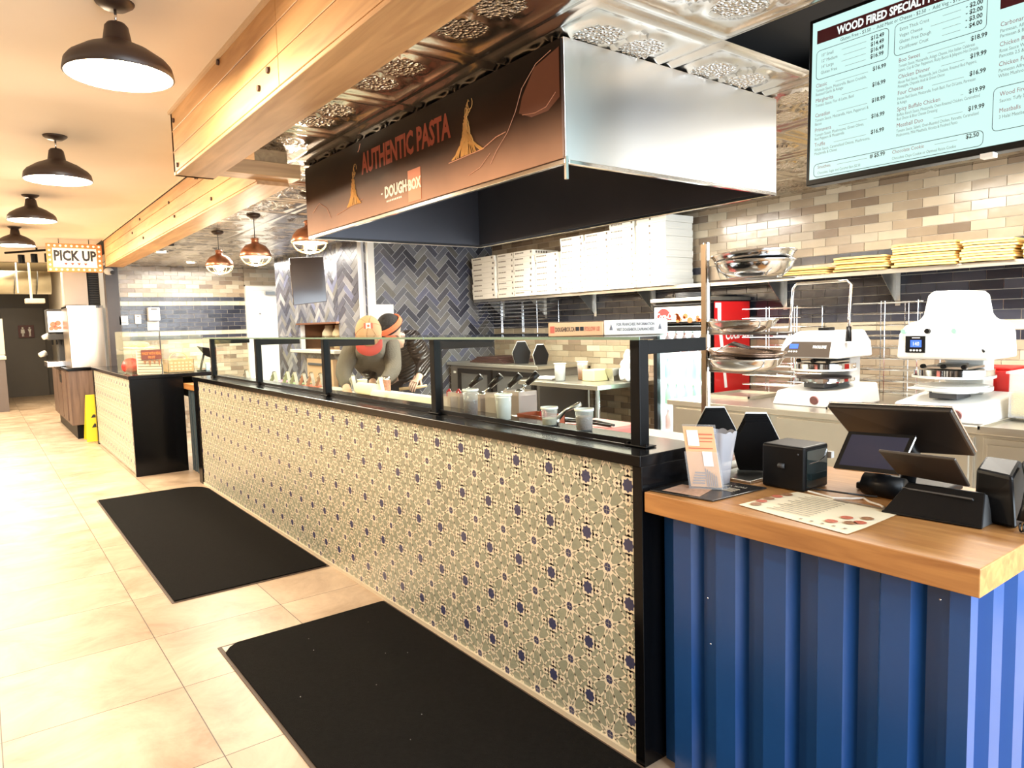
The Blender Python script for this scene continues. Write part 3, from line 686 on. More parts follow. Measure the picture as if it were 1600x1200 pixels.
# pasta drawings: strands piled to a peak, a falling strand and thin sketch lines
def strands(mb, yc, z0, h, w, n, seed):
    r = random.Random(seed)
    for k in range(n):
        u = r.uniform(-1, 1); pts = []
        hh = h*(1-abs(u)*.75)*r.uniform(.8, 1.05)
        for s_ in range(9):
            t = s_/8; wob = .012*math.sin(t*7+k)*t
            pts.append((xb-.001, yc-(u*w*(1-t*.82)+wob), z0+hh*t))
        mb.tube(pts, r.uniform(.0014, .003), 4)
    for k in range(4):
        a0 = r.uniform(0, 6); mb.tube([(xb-.001, yc+.012*math.cos(a0+a)*(.5+k*.3)-.01*k, z0+h*(.93+.06*k)+.022*math.sin(a0+a)) for a in [i*.6 for i in range(9)]], .0014, 4)
mb = MB(); strands(mb, 2.355, 2.125, .17, .115, 46, 2); strands(mb, 3.40, 2.085, .16, .085, 34, 5)
mb.build('banner_pasta_drawing', mat('pasta_gold', (.80, .45, .14), .5), bn)
def sk(pts, mb, r=.0012): mb.tube([(xb-.001, y, z) for y, z in pts], r, 4)
mb = MB()
sk([(2.49, 2.118), (2.25, 2.125), (2.16, 2.15), (2.10, 2.155)], mb, .002); sk([(3.62, 2.065), (3.45, 2.083), (3.3, 2.10)], mb)
sk([(1.84, 2.36), (1.92, 2.34), (2.0, 2.28), (2.04, 2.21), (2.09, 2.15), (2.16, 2.10), (2.20, 2.06)], mb); sk([(1.82, 2.22), (1.87, 2.185), (1.93, 2.18), (2.0, 2.19)], mb)
sk([(2.2, 2.10), (2.27, 2.06), (2.35, 2.045)], mb); sk([(3.95, 2.12), (3.85, 2.16), (3.75, 2.12), (3.7, 2.06)], mb); sk([(3.30, 2.37), (3.315, 2.345), (3.33, 2.335)], mb, .002)
mb.build('banner_sketch_lines', mat('sketch_salmon', (.72, .36, .24), .5), bn)
mb = MB(); mb.add([(xb-.0006, y, z) for y, z in ((1.80, 2.36), (1.93, 2.33), (2.0, 2.25), (2.02, 2.2), (1.95, 2.17), (1.86, 2.17), (1.80, 2.20))], [(0, 6, 5, 4, 3, 2, 1)])
mb.build('banner_pasta_shape', mat('shape_brown', (.23, .085, .05), .5), bn)
MB().box(HX0-.004, HX0+.006, HY0-.006, HY0+.004, HZ0-.055, HZ0+.02).build('corner_drain_cup', M_STEELP, hd)
mb = MB()
for x, y in ((HX1-.08, HY0+.08), (HX1-.08, HY1-.08), (HX0+.08, HY0+.08), (HX0+.08, HY1-.08)): mb.cyl((x, y, HZ1-.012), .012, ZT+.10-HZ1+.010, 10)
mb.build('hanger_rods', M_BLKMT, hd)

# ================================================================== MENU SCREEN
tv = thing('menu_screen', 'big ceiling-hung flat screen with the printed pizza and pasta menu', 'screen', (2.2, .8, 1.87))
TY0, TY1, TZ0, TZ1, TX = .31, 1.262, 1.872, 2.385, 2.155
def tvp(y, z, d=0): return (TX+(z-TZ0)*.03-d, y, z)
def tvbox(mb, y0, y1, z0, z1, d0, d1, m=0):
    a = [tvp(y0, z0, d0), tvp(y1, z0, d0), tvp(y1, z1, d0), tvp(y0, z1, d0)]; b = [tvp(y0, z0, d1), tvp(y1, z0, d1), tvp(y1, z1, d1), tvp(y0, z1, d1)]
    mb.add(a+b, [(0, 1, 2, 3), (7, 6, 5, 4), (0, 4, 5, 1), (1, 5, 6, 2), (2, 6, 7, 3), (3, 7, 4, 0)], m)
mb = MB(); tvbox(mb, TY0, TY1, TZ0, TZ1, -.045, 0); tvbox(mb, .6, .95, 2.0, 2.38, -.10, -.045); mb.build('bezel', M_BLKPL, tv, bevel=.003)
MS = mat('lit_screen', (.03, .04, .04), .3, emit=.78, ecol=(.66, .98, .93))
pn = MB(); tvbox(pn, TY0+.012, TY1-.012, TZ0+.018, TZ1-.012, 0, .0015); pn = pn.build('display_panel', MS, tv)
MB().box(TX-.01, TX+.02, .735, .765, TZ0-.012, TZ0).build('status_light_tab', M_WPAPER, tv)
SC_INK = mat('screen_ink', (.02, .02, .025), .5, emit=.05, ecol=(.1, .14, .14)); SC_MAR = mat('screen_maroon', (.06, .004, .008), .5, emit=.03, ecol=(.3, .04, .05)); SC_GREY = mat('screen_grey', (.12, .13, .13), .5, emit=.25, ecol=(.30, .33, .32)); SC_WHT = mat('screen_white', (.5, .5, .5), .5, emit=.8, ecol=(.8, .95, .92)); SC_RED = mat('screen_red', (.2, .05, .06), .5, emit=.22, ecol=(.50, .24, .26))
ink = MB()
TVU = Vector((.03, 0, 1)).normalized()
def tx(s, size, px, py, m=0, align='LEFT', ws=.8, bold=0.):
    """write on the screen where the photograph shows the words"""
    p = at(px, py, X=TX+.012); z = p.z; y = p.y
    lettering(ink, s, size, tvp(y, z, .0022), RX, TVU, m, align, 0, ws, bold)
def uv(px, py): p = at(px, py, X=TX+.012); return p.y, p.z
def bar(y0, y1, z0, z1, m, d=.0018):
    ink.add([tvp(y0, z0, d), tvp(y1, z0, d), tvp(y1, z1, d), tvp(y0, z1, d)], [(0, 1, 2, 3)], m)
def rrect(y0, y1, z0, z1, m, w=.0016, r=.012):
    pts = []
    for cx, cz, a0 in ((y1-r, z1-r, 0), (y0+r, z1-r, PI/2), (y0+r, z0+r, PI), (y1-r, z0+r, 1.5*PI)):
        for k in range(5): a = a0+k*PI/8; pts.append((cx+r*math.cos(a), cz+r*math.sin(a)))
    ink.tube([tvp(y, z, .0022) for y, z in pts], w/2, 4, m, None, True)
C1, C2, C3 = 1.235, .985, .733      # left edges of the three columns
def hdr(y1, y0, z0, z1, s): bar(y0, y1, z0, z1, 1, .0018); lettering(ink, s, (z1-z0)*.82, tvp((y0+y1)/2, z0+(z1-z0)*.22, .0026), RX, TVU, 3, 'CENTER', 0, .72, .0012)
hdr(C1, .755, 2.305, 2.345, 'WOOD FIRED SPECIALTY PIZZAS')
lettering(ink, 'Gluten Free - $3.50  -  Add Meat or Cheese - $2.50  -  Add Veg - $1.50', .0145, tvp(1.16, 2.290, .0022), RX, TVU, 0, 'LEFT', 0, .8)
rrect(1.015, C1, 2.195, 2.283, 0); rrect(.765, .998, 2.195, 2.283, 0)
def line(s, y, z, price=None, yr=None, size=.0165, m=4, dots=True):
    lettering(ink, s, size, tvp(y, z, .0022), RX, TVU, m, 'LEFT', 0, .8)
    if price:
        lettering(ink, price, .0165, tvp(yr, z+.001, .0022), RX, TVU, 0, 'RIGHT', 0, .85, .0004)
        yy = y-.012-len(s)*size*.44
        if dots and yy > yr+.055: bar(yr+.052, yy, z+.002, z+.003, 2)
for k, (s, p) in enumerate((('10" Small', '$12.49'), ('12" Medium', '$14.49'), ('14" Large', '$16.49'), ('Gluten Free', '$16.99'))): line(s, C1-.015, 2.262-.0175*k, p, 1.028, .0135, 2)
for k, (s, p) in enumerate((('Extra Thick Crust', '- $2.00'), ('Vegan Cheese', '- $2.00'), ('Gluten Free Dough', '- $3.00'), ('Cauliflower Crust', '- $4.00'))): line(s, .985, 2.262-.0175*k, p, .775, .0135, 2)
colA = [('Classic', '$16.99', 'Tomato Sauce, Mozzarella, Bacon Crumble,', 'Roasted Garlic & Asiago'), ('Margherita', '$16.99', 'Tomato Sauce, Fior di Latte, Basil', ''), ('Canadian', '$18.99', 'Tomato Sauce, Mozzarella, Ham, Pepperoni &', 'Bacon'), ('Primavera', '$16.99', 'Tomato Sauce, Mushrooms, Green Olives,', 'Red Peppers & Mozzarella'), ('Truffle', '$16.99', 'White Sauce, Caramelized Onions, Mushrooms,', 'Mozzarella & Chives')]
for k, (s, p, a, b) in enumerate(colA):
    z = 2.172-.0455*k; line(s, C1, z, p, 1.02); lettering(ink, a, .0125, tvp(C1, z-.014, .0022), RX, TVU, 2, 'LEFT', 0, .72)
    if b: lettering(ink, b, .0125, tvp(C1, z-.026, .0022), RX, TVU, 2, 'LEFT', 0, .72)
colB = [('Boo Sweet', '$18.99', 'Tomato Sauce, Mozzarella, Asiago Cheese, Hot Italian Calabrese', 'Salami, Cup & Char Pepperoni, Ricky Bocca & Jalapeno Hot Drizzle'), ('Chicken Dinner', '$19.99', 'House Red Sauce, Mozzarella, Jerk Chicken, Roasted Red Peppers,', 'Pineapple, Chipotle Aioli & Green Onion'), ('Four Cheese', '$16.99', 'House Red Sauce, Mozzarella, Fresh Basil, Fior Di Latte, Parmesan', '& Asiago'), ('Spicy Buffalo Chicken', '$19.99', 'Buffalo Ranch Sauce, Mozzarella, Oven-Roasted Chicken, Caramelized', 'Red Onion & Blue Cheese Dressing'), ('Meatball Duo', '$19.99', 'Tomato Sauce, Salami, Oven-Roasted Chicken, Pancetta, Caramelized', 'Mushrooms, Mild Meatballs, Ricotta & Finished Pesto')]
for k, (s, p, a, b) in enumerate(colB):
    z = 2.174-.0455*k; line(s, C2, z, p, .762); lettering(ink, a, .0120, tvp(C2, z-.014, .0022), RX, TVU, 2, 'LEFT', 0, .62); lettering(ink, b, .0120, tvp(C2, z-.026, .0022), RX, TVU, 2, 'LEFT', 0, .62)
rrect(.762, C1, 1.895, 1.935, 0); line('Smothies', C1-.012, 1.920, '# $5.99', 1.015, .0145); line('Chocolate Cookie', .995, 1.920, '$2.50', .772, .0145)
lettering(ink, 'Chocolate, Sugar and Caramel Bars $2.50', .0115, tvp(C1-.012, 1.903, .0022), RX, TVU, 2, 'LEFT', 0, .7); lettering(ink, 'Chocolate Chips Cookie or Oatmeal Raisin Cookie', .0115, tvp(.995, 1.903, .0022), RX, TVU, 2, 'LEFT', 0, .7)
line('Caesar', C3, 2.305, '$9.99', .36); lettering(ink, 'Romaine Lettuce, Grated Parmesan, Bacon Bits, Caesar Dressing', .0125, tvp(C3, 2.29, .0022), RX, TVU, 2, 'LEFT', 0, .75)
hdr(.735, .33, 2.232, 2.272, 'ARTISAN PASTA')
lettering(ink, 'Choose Penne or Spaghetti', .0145, tvp(.56, 2.218, .0022), RX, TVU, 0, 'LEFT', 0, .8)
colC = [('Carbonara', 'SM $11.49', 'Parmesan, Alfredo Sauce, White Mushrooms, Sliced Prosciutto,', 'Parmesan & Basil or Oil'), ('Chicken Rose', 'SM $11.49', 'Rose Sauce With Spinach, Cherry Tomatoes, Oven-Roasted Chicken,', 'Pancetta 2.5 & Grated Parmesan'), ('Chicken Fettuccine', 'SM $11.49', 'Parmesan Alfredo, Chives, Mushrooms, Grated Chicken', 'White Mushrooms, Oven-Roasted Chicken & Basil')]
for k, (s, p, a, b) in enumerate(colC):
    z = 2.188-.05*k; line(s, C3, z, p, .53); lettering(ink, a, .0125, tvp(C3, z-.015, .0022), RX, TVU, 2, 'LEFT', 0, .75); lettering(ink, b, .0125, tvp(C3, z-.028, .0022), RX, TVU, 2, 'LEFT', 0, .75)
rrect(.33, .742, 1.925, 2.035, 0); line('Wood Fired Chicken Wings', .728, 2.012, '$14.99', .36, .016); lettering(ink, 'Sauces: Tuffy Drive BBQ, Hot, Sriracha, Aioli, Honey Garlic', .0125, tvp(.728, 1.996, .0022), RX, TVU, 2, 'LEFT', 0, .75)
line('Meatballs', .728, 1.970, '$7.99', .36, .016); lettering(ink, '3 Halal Meatballs, Red Sauce', .0125, tvp(.728, 1.955, .0022), RX, TVU, 2, 'LEFT', 0, .75)
ink.build('menu_lettering', [SC_INK, SC_MAR, SC_GREY, SC_WHT, SC_RED], pn)
MB().box(2.17, 2.20, .70, .74, 2.38, ZT+.1).box(2.17, 2.20, .84, .88, 2.38, ZT+.1).build('ceiling_bracket', M_BLKMT, tv)

# ================================================================== LAMPS
def barn_lamp(x, y, lab, rim=2.285, r=.157, e=60, zc=ZP):
    t = thing('barn_pendant_lamp', lab, 'lamp', (x, y, rim), group='bronze barn pendants over the aisle')
    pr = [(r, 0), (r+.004, .004), (r*.985, .035), (r*.90, .052), (r*.62, .082), (r*.30, .105), (r*.27, .108), (r*.22, .155), (r*.17, .165), (0, .166)]
    MB().lathe([(a, b) for a, b in pr], (x, y, rim), 40).build('shade', M_BROWNSH, t)
    MB().lathe([(r-.002, .002), (r*.97, .033), (r*.88, .049), (r*.6, .078), (r*.28, .10), (0, .102)], (x, y, rim), 40).build('shade_lining', M_SHADEIN, t)
    MB().sphere((x, y, rim+.045), .032, 16).build('bulb', M_BULB, t)
    MB().tube([(x, y, rim+.165), (x, y, zc-.02)], .0045, 8).build('stem', M_STEELP, t)
    MB().lathe([(0, -.022), (.035, -.02), (.055, -.006), (.058, 0), (0, 0)], (x, y, zc), 24).build('canopy', M_BROWNSH, t)
    point('lamp_light', (x, y, rim-.02), e, WARM, .05)
barn_lamp(.43, 2.62, 'nearest bronze barn pendant, largest in view, over the aisle')
barn_lamp(.41, 4.50, 'second bronze barn pendant from the camera, over the aisle', 2.282)
barn_lamp(.40, 6.45, 'third bronze barn pendant from the camera, over the aisle', 2.325, e=52)
barn_lamp(.37, 8.35, 'farthest bronze barn pendant, level with the pick up sign', 2.335, e=60)
def cage_lamp(x, y, lab, zr=2.06, r=.122, e=30):
    t = thing('cage_pendant_lamp', lab, 'lamp', (x, y, zr), group='copper cage pendants over the tiled counter')
    MB().lathe([(r, 0), (r+.003, .006), (r*.93, .045), (r*.68, .085), (r*.30, .105), (r*.24, .11), (r*.22, .135), (r*.30, .137), (r*.20, .15), (0, .151)], (x, y, zr), 36).build('copper_shade', M_COPPER, t)
    MB().lathe([(r*.97, .002), (r*.9, .042), (r*.64, .08), (0, .10)], (x, y, zr), 36).build('shade_lining', M_SHADEIN, t)
    MB().sphere((x, y, zr-.005), .042, 18).build('bulb', M_BULB, t)
    mb = MB(); mb.tube([(x+r*math.cos(a), y+r*math.sin(a), zr-.002) for a in [k*PI/12 for k in range(24)]], .0035, 6, 0, None, True)
    for k in range(4):
        a = k*PI/4; mb.tube([(x+r*math.cos(b)*math.cos(a), y+r*math.cos(b)*math.sin(a), zr-.078*math.sin(b)) for b in [j*PI/10 for j in range(11)]], .003, 6)
    mb.tube([(x+r*.7*math.cos(a), y+r*.7*math.sin(a), zr-.055) for a in [k*PI/12 for k in range(24)]], .0025, 6, 0, None, True)
    mb.build('wire_cage', mat('pale_cage_wire', (.75, .55, .28), .3, 1.), t)
    MB().tube([(x, y, zr+.15), (x, y, ZT-.03)], .0035, 6).build('cord', M_INK, t)
    MB().lathe([(0, -.03), (.03, -.028), (.052, -.012), (.055, 0), (0, 0)], (x, y, ZT-.004), 20).build('canopy', M_BROWNSH, t)
    point('lamp_light', (x, y, zr-.07), e, WARM, .05)
cage_lamp(1.895, 4.80, 'copper cage pendant half hidden by the hood corner')
cage_lamp(1.868, 5.90, 'copper cage pendant hanging midway between the other two', 2.062)
cage_lamp(1.88, 7.02, 'farthest copper cage pendant, in front of the end wall', 2.075)
for i, (px, py, l) in enumerate(((252, 394, 'recessed ceiling downlight beside the far pine beam'), (298, 410, 'small recessed downlight close to the tiled end wall'))):
    p = at(px, py, Z=ZT-.01)
    t = thing('recessed_downlight', l, 'lamp', p)
    MB().lathe([(.075, 0), (.075, -.008), (.055, -.006), (.055, .0)], p, 24).build('trim_ring', M_WHITE, t)
    MB().cyl((p.x, p.y, p.z-.004), .054, .004, 20).build('lens', mat('downlight_lens', (1, .95, .85), .4, emit=9, ecol=(1, .9, .72)), t)
p = at(267, 381, Z=ZT-.01)
tag(MB().lathe([(0, -.02), (.03, -.02), (.035, 0), (0, 0)], p, 16).build('smoke_detector', M_INK), 'small dark round detector on the tin ceiling beside the far beam', 'detector')
# ================================================================== BACK OF THE KITCHEN
ORD = ['bottom', 'second', 'third', 'fourth', 'fifth', 'sixth', 'seventh', 'eighth', 'ninth', 'tenth', 'eleventh', 'twelfth']
# ---- long wall shelf
sh = thing('wall_shelf', 'long stainless wall shelf on triangular brackets carrying pizza boxes', 'shelf', (5.0, 4.2, 1.74))
SZ = 1.752
MB().box(4.83, XF-.006, .2, 7.12, SZ-.004, SZ).box(4.83, 4.834, .2, 7.12, SZ-.030, SZ-.004).box(XF-.010, XF-.006, .2, 7.12, SZ, SZ+.03).build('shelf_board', M_STEELW, sh, bevel=.001)
for y in (.9, 2.33, 3.19, 4.55, 5.35, 6.15, 6.95):
    mb = MB(); mb.add([(4.90, y, SZ-.006), (XF-.006, y, SZ-.006), (XF-.006, y, SZ-.22), (4.90, y+.003, SZ-.006), (XF-.006, y+.003, SZ-.006), (XF-.006, y+.003, SZ-.22)], [(0, 2, 1), (3, 4, 5), (0, 1, 4, 3), (1, 2, 5, 4), (2, 0, 3, 5)])
    mb.box(XF-.012, XF-.006, y-.03, y+.003, SZ-.24, SZ-.006); mb.build('bracket', M_STEEL, sh)
# ---- pizza box stacks: every box a thing
M_BOXW = mat('white_pizza_card', (.86, .83, .74), .75, var=.05, vscale=5); M_BOXP = mat('lid_print', (.16, .13, .10), .8); M_SEAM = mat('box_shadow_seam', (.45, .42, .36), .9)
def box_proto(w, d, h, big):
    """box with tuck lid; local coords, front at x=0 towards -X"""
    t = thing('pizza_box', 'white pizza box', 'box', (0, 0, 0))
    MB().box(.003, d-.002, -w/2+.002, w/2-.002, 0, h*.82).build('tray', M_BOXW, t, w=False)
    l = MB().box(0, d, -w/2, w/2, h*.30, h-.0015).build('lid', M_BOXW, t, bevel=.0015, seg=1, w=False)
    mb = MB()
    if not big:
        r = random.Random(int(w*1000)); y = w*.42
        for k in range(9):
            q = r.uniform(.008, .016); mb.box(-.0008, .0, y-q, y, h*.50, h*.72); y -= q+.006
            if y < w*.0: break
        mb.box(-.0008, 0, -w*.44, -w*.38, h*.45, h*.8)
        for k in range(5): mb.box(.04+k*.035, .062+k*.035, -w/2-.0008, -w/2, h*.42, h*.78)
    else: mb.box(-.0008, 0, .0, .018, h*.45, h*.75)
    mb.build('lid_print', M_BOXP, l, w=False)
    return t
BH = .0605
stacks = [  # y centre, width, front x, count, thickness, name used in the labels
    (6.77, .46, 4.74, 8, 'the leftmost shelf stack'), (6.36, .30, 4.75, 8, 'the second shelf stack from the left'), (6.03, .33, 4.74, 8, 'the third shelf stack from the left'),
    (5.66, .36, 4.76, 7, 'the fourth shelf stack, last low one'), (5.25, .33, 4.74, 9, 'the fifth shelf stack, first taller one'), (4.90, .33, 4.75, 9, 'the sixth shelf stack from the left'),
    (4.57, .31, 4.74, 10, 'the seventh shelf stack from the left'), (4.22, .34, 4.74, 10, 'the tallest, rightmost box stack')]
protos = {}
for si, (yc, w, x, n, nm) in enumerate(stacks):
    big = si == 7; key = (w, big)
    if key not in protos: protos[key] = box_proto(w, .36, BH, big); first = True
    else: first = False
    for k in range(n):
        o = protos[key] if (first and k == 0) else copy_tree(protos[key])
        o.location = (x+random.uniform(-.008, .008), yc+random.uniform(-.006, .006), SZ+.0012+k*BH); o.rotation_euler = (0, 0, random.uniform(-.012, .012))
        which = 'top' if k == n-1 else ('bottom' if k == 0 else ORD[k]+' up')
        tag(o, 'white pizza box, %s in %s' % (which, nm), 'box', 'pizza boxes stacked on the wall shelf')
# ---- folded yellow cardboard bundles on the same shelf
M_KR = [mat('kraft_yellow_a', (.74, .46, .14), .8, var=.2), mat('kraft_yellow_b', (.80, .56, .20), .8, var=.2), mat('kraft_edge_dark', (.40, .20, .07), .8)]
def folded(y0, y1, n, z, nm, tall=0):
    for k in range(n):
        dy = random.uniform(-.012, .012); t_ = .0155; zz = z+k*.0165; mb = MB(); a, b = y0+dy, y1+dy; m = k % 2
        dr_ = .010; f = 4.80+random.uniform(0, .02)
        prof = [(a, zz), (a+.05, zz+.001), (a+.12, zz+.003), (b-.14, zz+.004), (b-.05, zz+dr_*.5), (b, zz+dr_*.3)]
        n_ = len(prof); vs = [(x, p[0], p[1]+q) for q in (0, t_*.8) for x in (f, 5.10) for p in prof]
        fs = []
        for j in range(n_-1): fs += [(j, j+1, j+1+2*n_, j+2*n_), (j+n_, j+3*n_, j+1+3*n_, j+1+n_), (j+2*n_, j+1+2*n_, j+1+3*n_, j+3*n_), (j, j+n_, j+1+n_, j+1)]
        fs += [(0, 2*n_, 3*n_, n_), (n_-1, 2*n_-1, 4*n_-1, 3*n_-1)]
        mb.add(vs, fs, 0)
        o = mb.build('folded_takeout_box', [M_KR[m]])
        which = 'top' if k == n-1 else ('bottom' if k == 0 else ORD[k]+' up')
        tag(o, 'folded yellow takeout box, %s of %s' % (which, nm), 'box', 'folded takeout boxes on the wall shelf')
folded(2.66, 3.02, 3, SZ+.001, 'the low stack behind the pans')
folded(2.25, 2.60, 6, SZ+.001, 'the orange-edged stack')
folded(1.83, 2.21, 9, SZ+.001, 'the tallest yellow stack')
folded(1.52, 1.80, 8, SZ+.001, 'the yellow stack right of the tallest')
folded(1.10, 1.48, 7, SZ+.001, 'the rightmost yellow stack')

# ---- stainless back counter with drawers
bc = thing('back_counter', 'long stainless back counter with drawers under the dough presses', 'counter', (4.3, 1.4, 0))
BX = 3.93; BZ = .885
MB().box(BX, XF-.01, -.6, 3.36, BZ-.035, BZ).box(XF-.03, XF-.01, -.6, 3.36, BZ, BZ+.04).build('steel_worktop', M_STEELW, bc, bevel=.003)
MB().box(BX+.04, XF-.03, -.58, 3.34, .10, BZ-.036).build('cabinet_body', M_STEELW, bc)
for a, b in ((2.55, 3.30), (1.95, 2.50), (1.40, 1.90), (.80, 1.36), (.2, .76)):
    hi = .78 if a > 1.9 else .62
    d = MB().box(BX+.022, BX+.04, a, b, .14, .83).build('door_panel', M_STEELW, bc, bevel=.003)
    if a < 1.95:
        d2 = MB().box(BX+.012, BX+.022, a+.02, b-.02, .50, .80).build('drawer_front', M_STEELW, d, bevel=.003)
        yc = (a+b)/2
        hb = MB().box(BX+.006, BX+.012, yc-.075, yc+.075, .585, .665); hb.tube([(BX+.004, yc-.05, .62), (BX-.006, yc-.045, .61), (BX-.006, yc+.045, .61), (BX+.004, yc+.05, .62)], .005, 6); hb.cyl((0, 0, 0), .012, .006, 12, 0, T((BX+.006, yc, .74), 0, 0, PI/2)); hb.build('recessed_handle', M_STEELP, d)
MB().box(BX+.005, BX+.04, 1.905, 1.945, .12, .83).build('dark_gap', M_DARKGREY, bc)

# ---- dough presses
def knob(mb, x, y, z, r=.012): mb.cyl((0, 0, 0), r, .02, 10, 0, T((x, y, z), 0, 0, -PI/2))
def press(x, y, lab, kind):
    t = thing('dough_press', lab, 'dough press', (x, y, BZ))
    def P(mb, nm, m, par=t, bv=0): return mb.build(nm, m, par, bevel=bv, w=False)
    mb = MB(); mb.add([(0, -.235, 0), (.50, -.235, 0), (.50, .235, 0), (0, .235, 0), (.03, -.215, .09), (.50, -.215, .13), (.50, .215, .13), (.03, .215, .09)], [(0, 3, 2, 1), (4, 5, 6, 7), (0, 1, 5, 4), (1, 2, 6, 5), (2, 3, 7, 6), (3, 0, 4, 7)])
    b = P(mb, 'base_housing', M_WHITE, t, .01)
    mb = MB(); mb.cyl((0, 0, 0), .028, .012, 20, 0, T((.008, -.06 if kind == 1 else -.10, .045), 0, 0, -PI/2-.25)); P(mb, 'round_badge', mat('badge_brown', (.25, .10, .09), .5, var=.4, vscale=60), b)
    P(MB().box(.12, .30, -.06, .08, .11, .16), 'lower_bracket', M_DARKGREY, t, .004)
    P(MB().cyl((.22, 0, .155), .185, .018, 40).cyl((.22, 0, .14), .12, .02, 24), 'lower_plate', M_STEELP if kind == 1 else M_WHITE, t, .003)
    P(MB().cyl((.22, 0, .174), .165, .006, 40), 'lower_pad', mat('dark_nonstick', (.06, .04, .035), .4) if kind == 1 else M_WHITE, t)
    P(MB().cyl((.22, 0, .235), .19, .032, 40), 'upper_platen', M_CHROME, t, .004)
    P(MB().cyl((.22, 0, .222), .197, .012, 40), 'platen_shield', M_WHITE, t, .003)
    P(MB().cyl((.22, 0, .267), .09, .03, 24, 0, None, .07).box(.10, .34, -.11, .11, .27, .285), 'upper_bracket', M_STEEL, t, .003)
    mb = MB(); knob(mb, .10, .10, .285); knob(mb, .10, .0, .285); knob(mb, .10, -.10, .285); P(mb, 'adjuster_knobs', M_BLKPL)
    P(MB().box(.36, .50, -.10, .10, .12, .34), 'rear_column', M_WHITE, t, .008)
    if kind == 1:
        mb = MB(); sec = [(-.205, .305), (.205, .305), (.195, .40), (.175, .43), (.15, .475), (-.12, .475), (-.16, .43), (-.19, .40)]
        n = len(sec); f = [(.02 if z < .35 else .05 if z < .45 else .12, -yy, z) for yy, z in sec]; bk = [(.46, -yy*.97, z) for yy, z in sec]
        mb.add(f+bk, [tuple(range(n))[::-1], tuple(range(n, 2*n))]+[(k, (k+1) % n, (k+1) % n+n, k+n) for k in range(n)])
        h = P(mb, 'head_housing', M_WHITE, t, .012)
        mx = frame((.021, .175, .312), (0, -1, 0), (.30, 0, 1))
        mb = MB(); mb.add([(0, 0, .004), (.32, 0, .004), (.32, .100, .004), (.02, .100, .004)], [(0, 1, 2, 3)], 0, False, mx); p_ = P(mb, 'control_panel', mat('panel_brown', (.055, .04, .03), .35), h)
        mb = MB(); mb.add([(.045, .055, .0055), (.105, .055, .0055), (.105, .085, .0055), (.045, .085, .0055)], [(0, 1, 2, 3)], 0, False, mx); P(mb, 'digital_display', mat('blue_lcd', (.02, .05, .3), .3, emit=.9, ecol=(.06, .20, 1)), p_)
        mb = MB()
        for k in range(4): mb.add([(.047+k*.017+.006*math.cos(a), .035+.006*math.sin(a), .006) for a in [j*PI/4 for j in range(8)]], [tuple(range(8))], 0, False, mx)
        c = lettering(MB(), 'PROLUXE', .024, mx @ Vector((.205, .058, .006)), (0, -1, 0), (.3, 0, 1), 0, 'LEFT', 0, .85, .001); o_ = len(mb.v); mb.add(c.v, c.f, 0)
        P(mb, 'panel_marks', M_WPAPER, p_)
        hb = MB().tube([(.10, .175, .44), (.16, .195, .60), (.18, .195, .755), (.18, .17, .785), (.18, -.17, .785), (.18, -.195, .755), (.14, -.205, .56), (.12, -.215, .47)], .0095, 10)
        P(hb, 'lifting_handle', M_STEELP)
        P(MB().tube([(.12, -.215, .50), (.115, -.217, .46), (.112, -.218, .41)], [.014, .017, .018], 10), 'handle_grip', M_BLKPL)
        P(MB().box(.20, .28, -.04, .03, .475, .495), 'top_clamp', M_BLKPL, t, .003)
    else:
        sec = [(-.225, .325), (.225, .325), (.215, .46), (.20, .50), (.17, .52), (.125, .53), (.105, .56), (.085, .66), (.06, .685), (-.06, .685), (-.085, .66), (-.105, .56), (-.125, .53), (-.17, .52), (-.20, .50), (-.215, .46)]
        n = len(sec); mb = MB(); f = [(.03 if z < .5 else .06, -yy-.01, z) for yy, z in sec]; bk = [(.44, -yy*.97-.01, z) for yy, z in sec]
        mb.add(f+bk, [tuple(range(n))[::-1], tuple(range(n, 2*n))]+[(k, (k+1) % n, (k+1) % n+n, k+n) for k in range(n)])
        h = P(mb, 'head_housing', M_WHITE, t, .014)
        p_ = P(MB().box(.022, .031, .065, .165, .36, .45), 'control_panel', M_BLKPL, h, .002)
        P(MB().box(.020, .0225, .082, .138, .39, .428), 'digital_display', mat('blue_lcd', (.02, .05, .3), .3, emit=.9, ecol=(.06, .20, 1)), p_)
        mb = MB()
        for k in range(4): mb.cyl((0, 0, 0), .0055, .002, 10, 0, T((.0215, .135-k*.016, .373), 0, 0, -PI/2))
        lettering(mb, '140', .030, (.0195, .128, .398), (0, -1, 0), UP, 0, 'LEFT', 0, .8); mb.box(.0205, .022, .09, .13, .438, .442)
        P(mb, 'panel_marks', M_WPAPER, p_)
        for yy, z, m, nm in ((.18, .475, mat('mint_button', (.30, .60, .42), .4), 'green_button'), (-.07, .475, mat('mint_button', (.30, .60, .42), .4), 'green_button'), (.06, .475, M_BLKPL, 'black_button')):
            mb = MB(); mb.cyl((0, 0, 0), .013, .022, 14, 0, T((.05, yy, z), 0, 0, -PI/2)); P(mb, nm, m, h)
        P(MB().box(.05, .075, -.19, -.178, .385, .41).tube([(.04, -.20, .38), (.03, -.21, .37)], .006), 'side_switch', M_BLKPL, h)
        P(MB().box(.05, .14, -.03, .16, .16, .172), 'pad_arm', M_WHITE, t, .003)
    return t
p = at(1266, 626, Z=BZ)
press(4.16, 2.43, 'left dough press with wire lifting handle and brown control panel', 1)
press(3.99, 1.60, 'right dough press with tall white hood, green buttons and small blue display', 2)
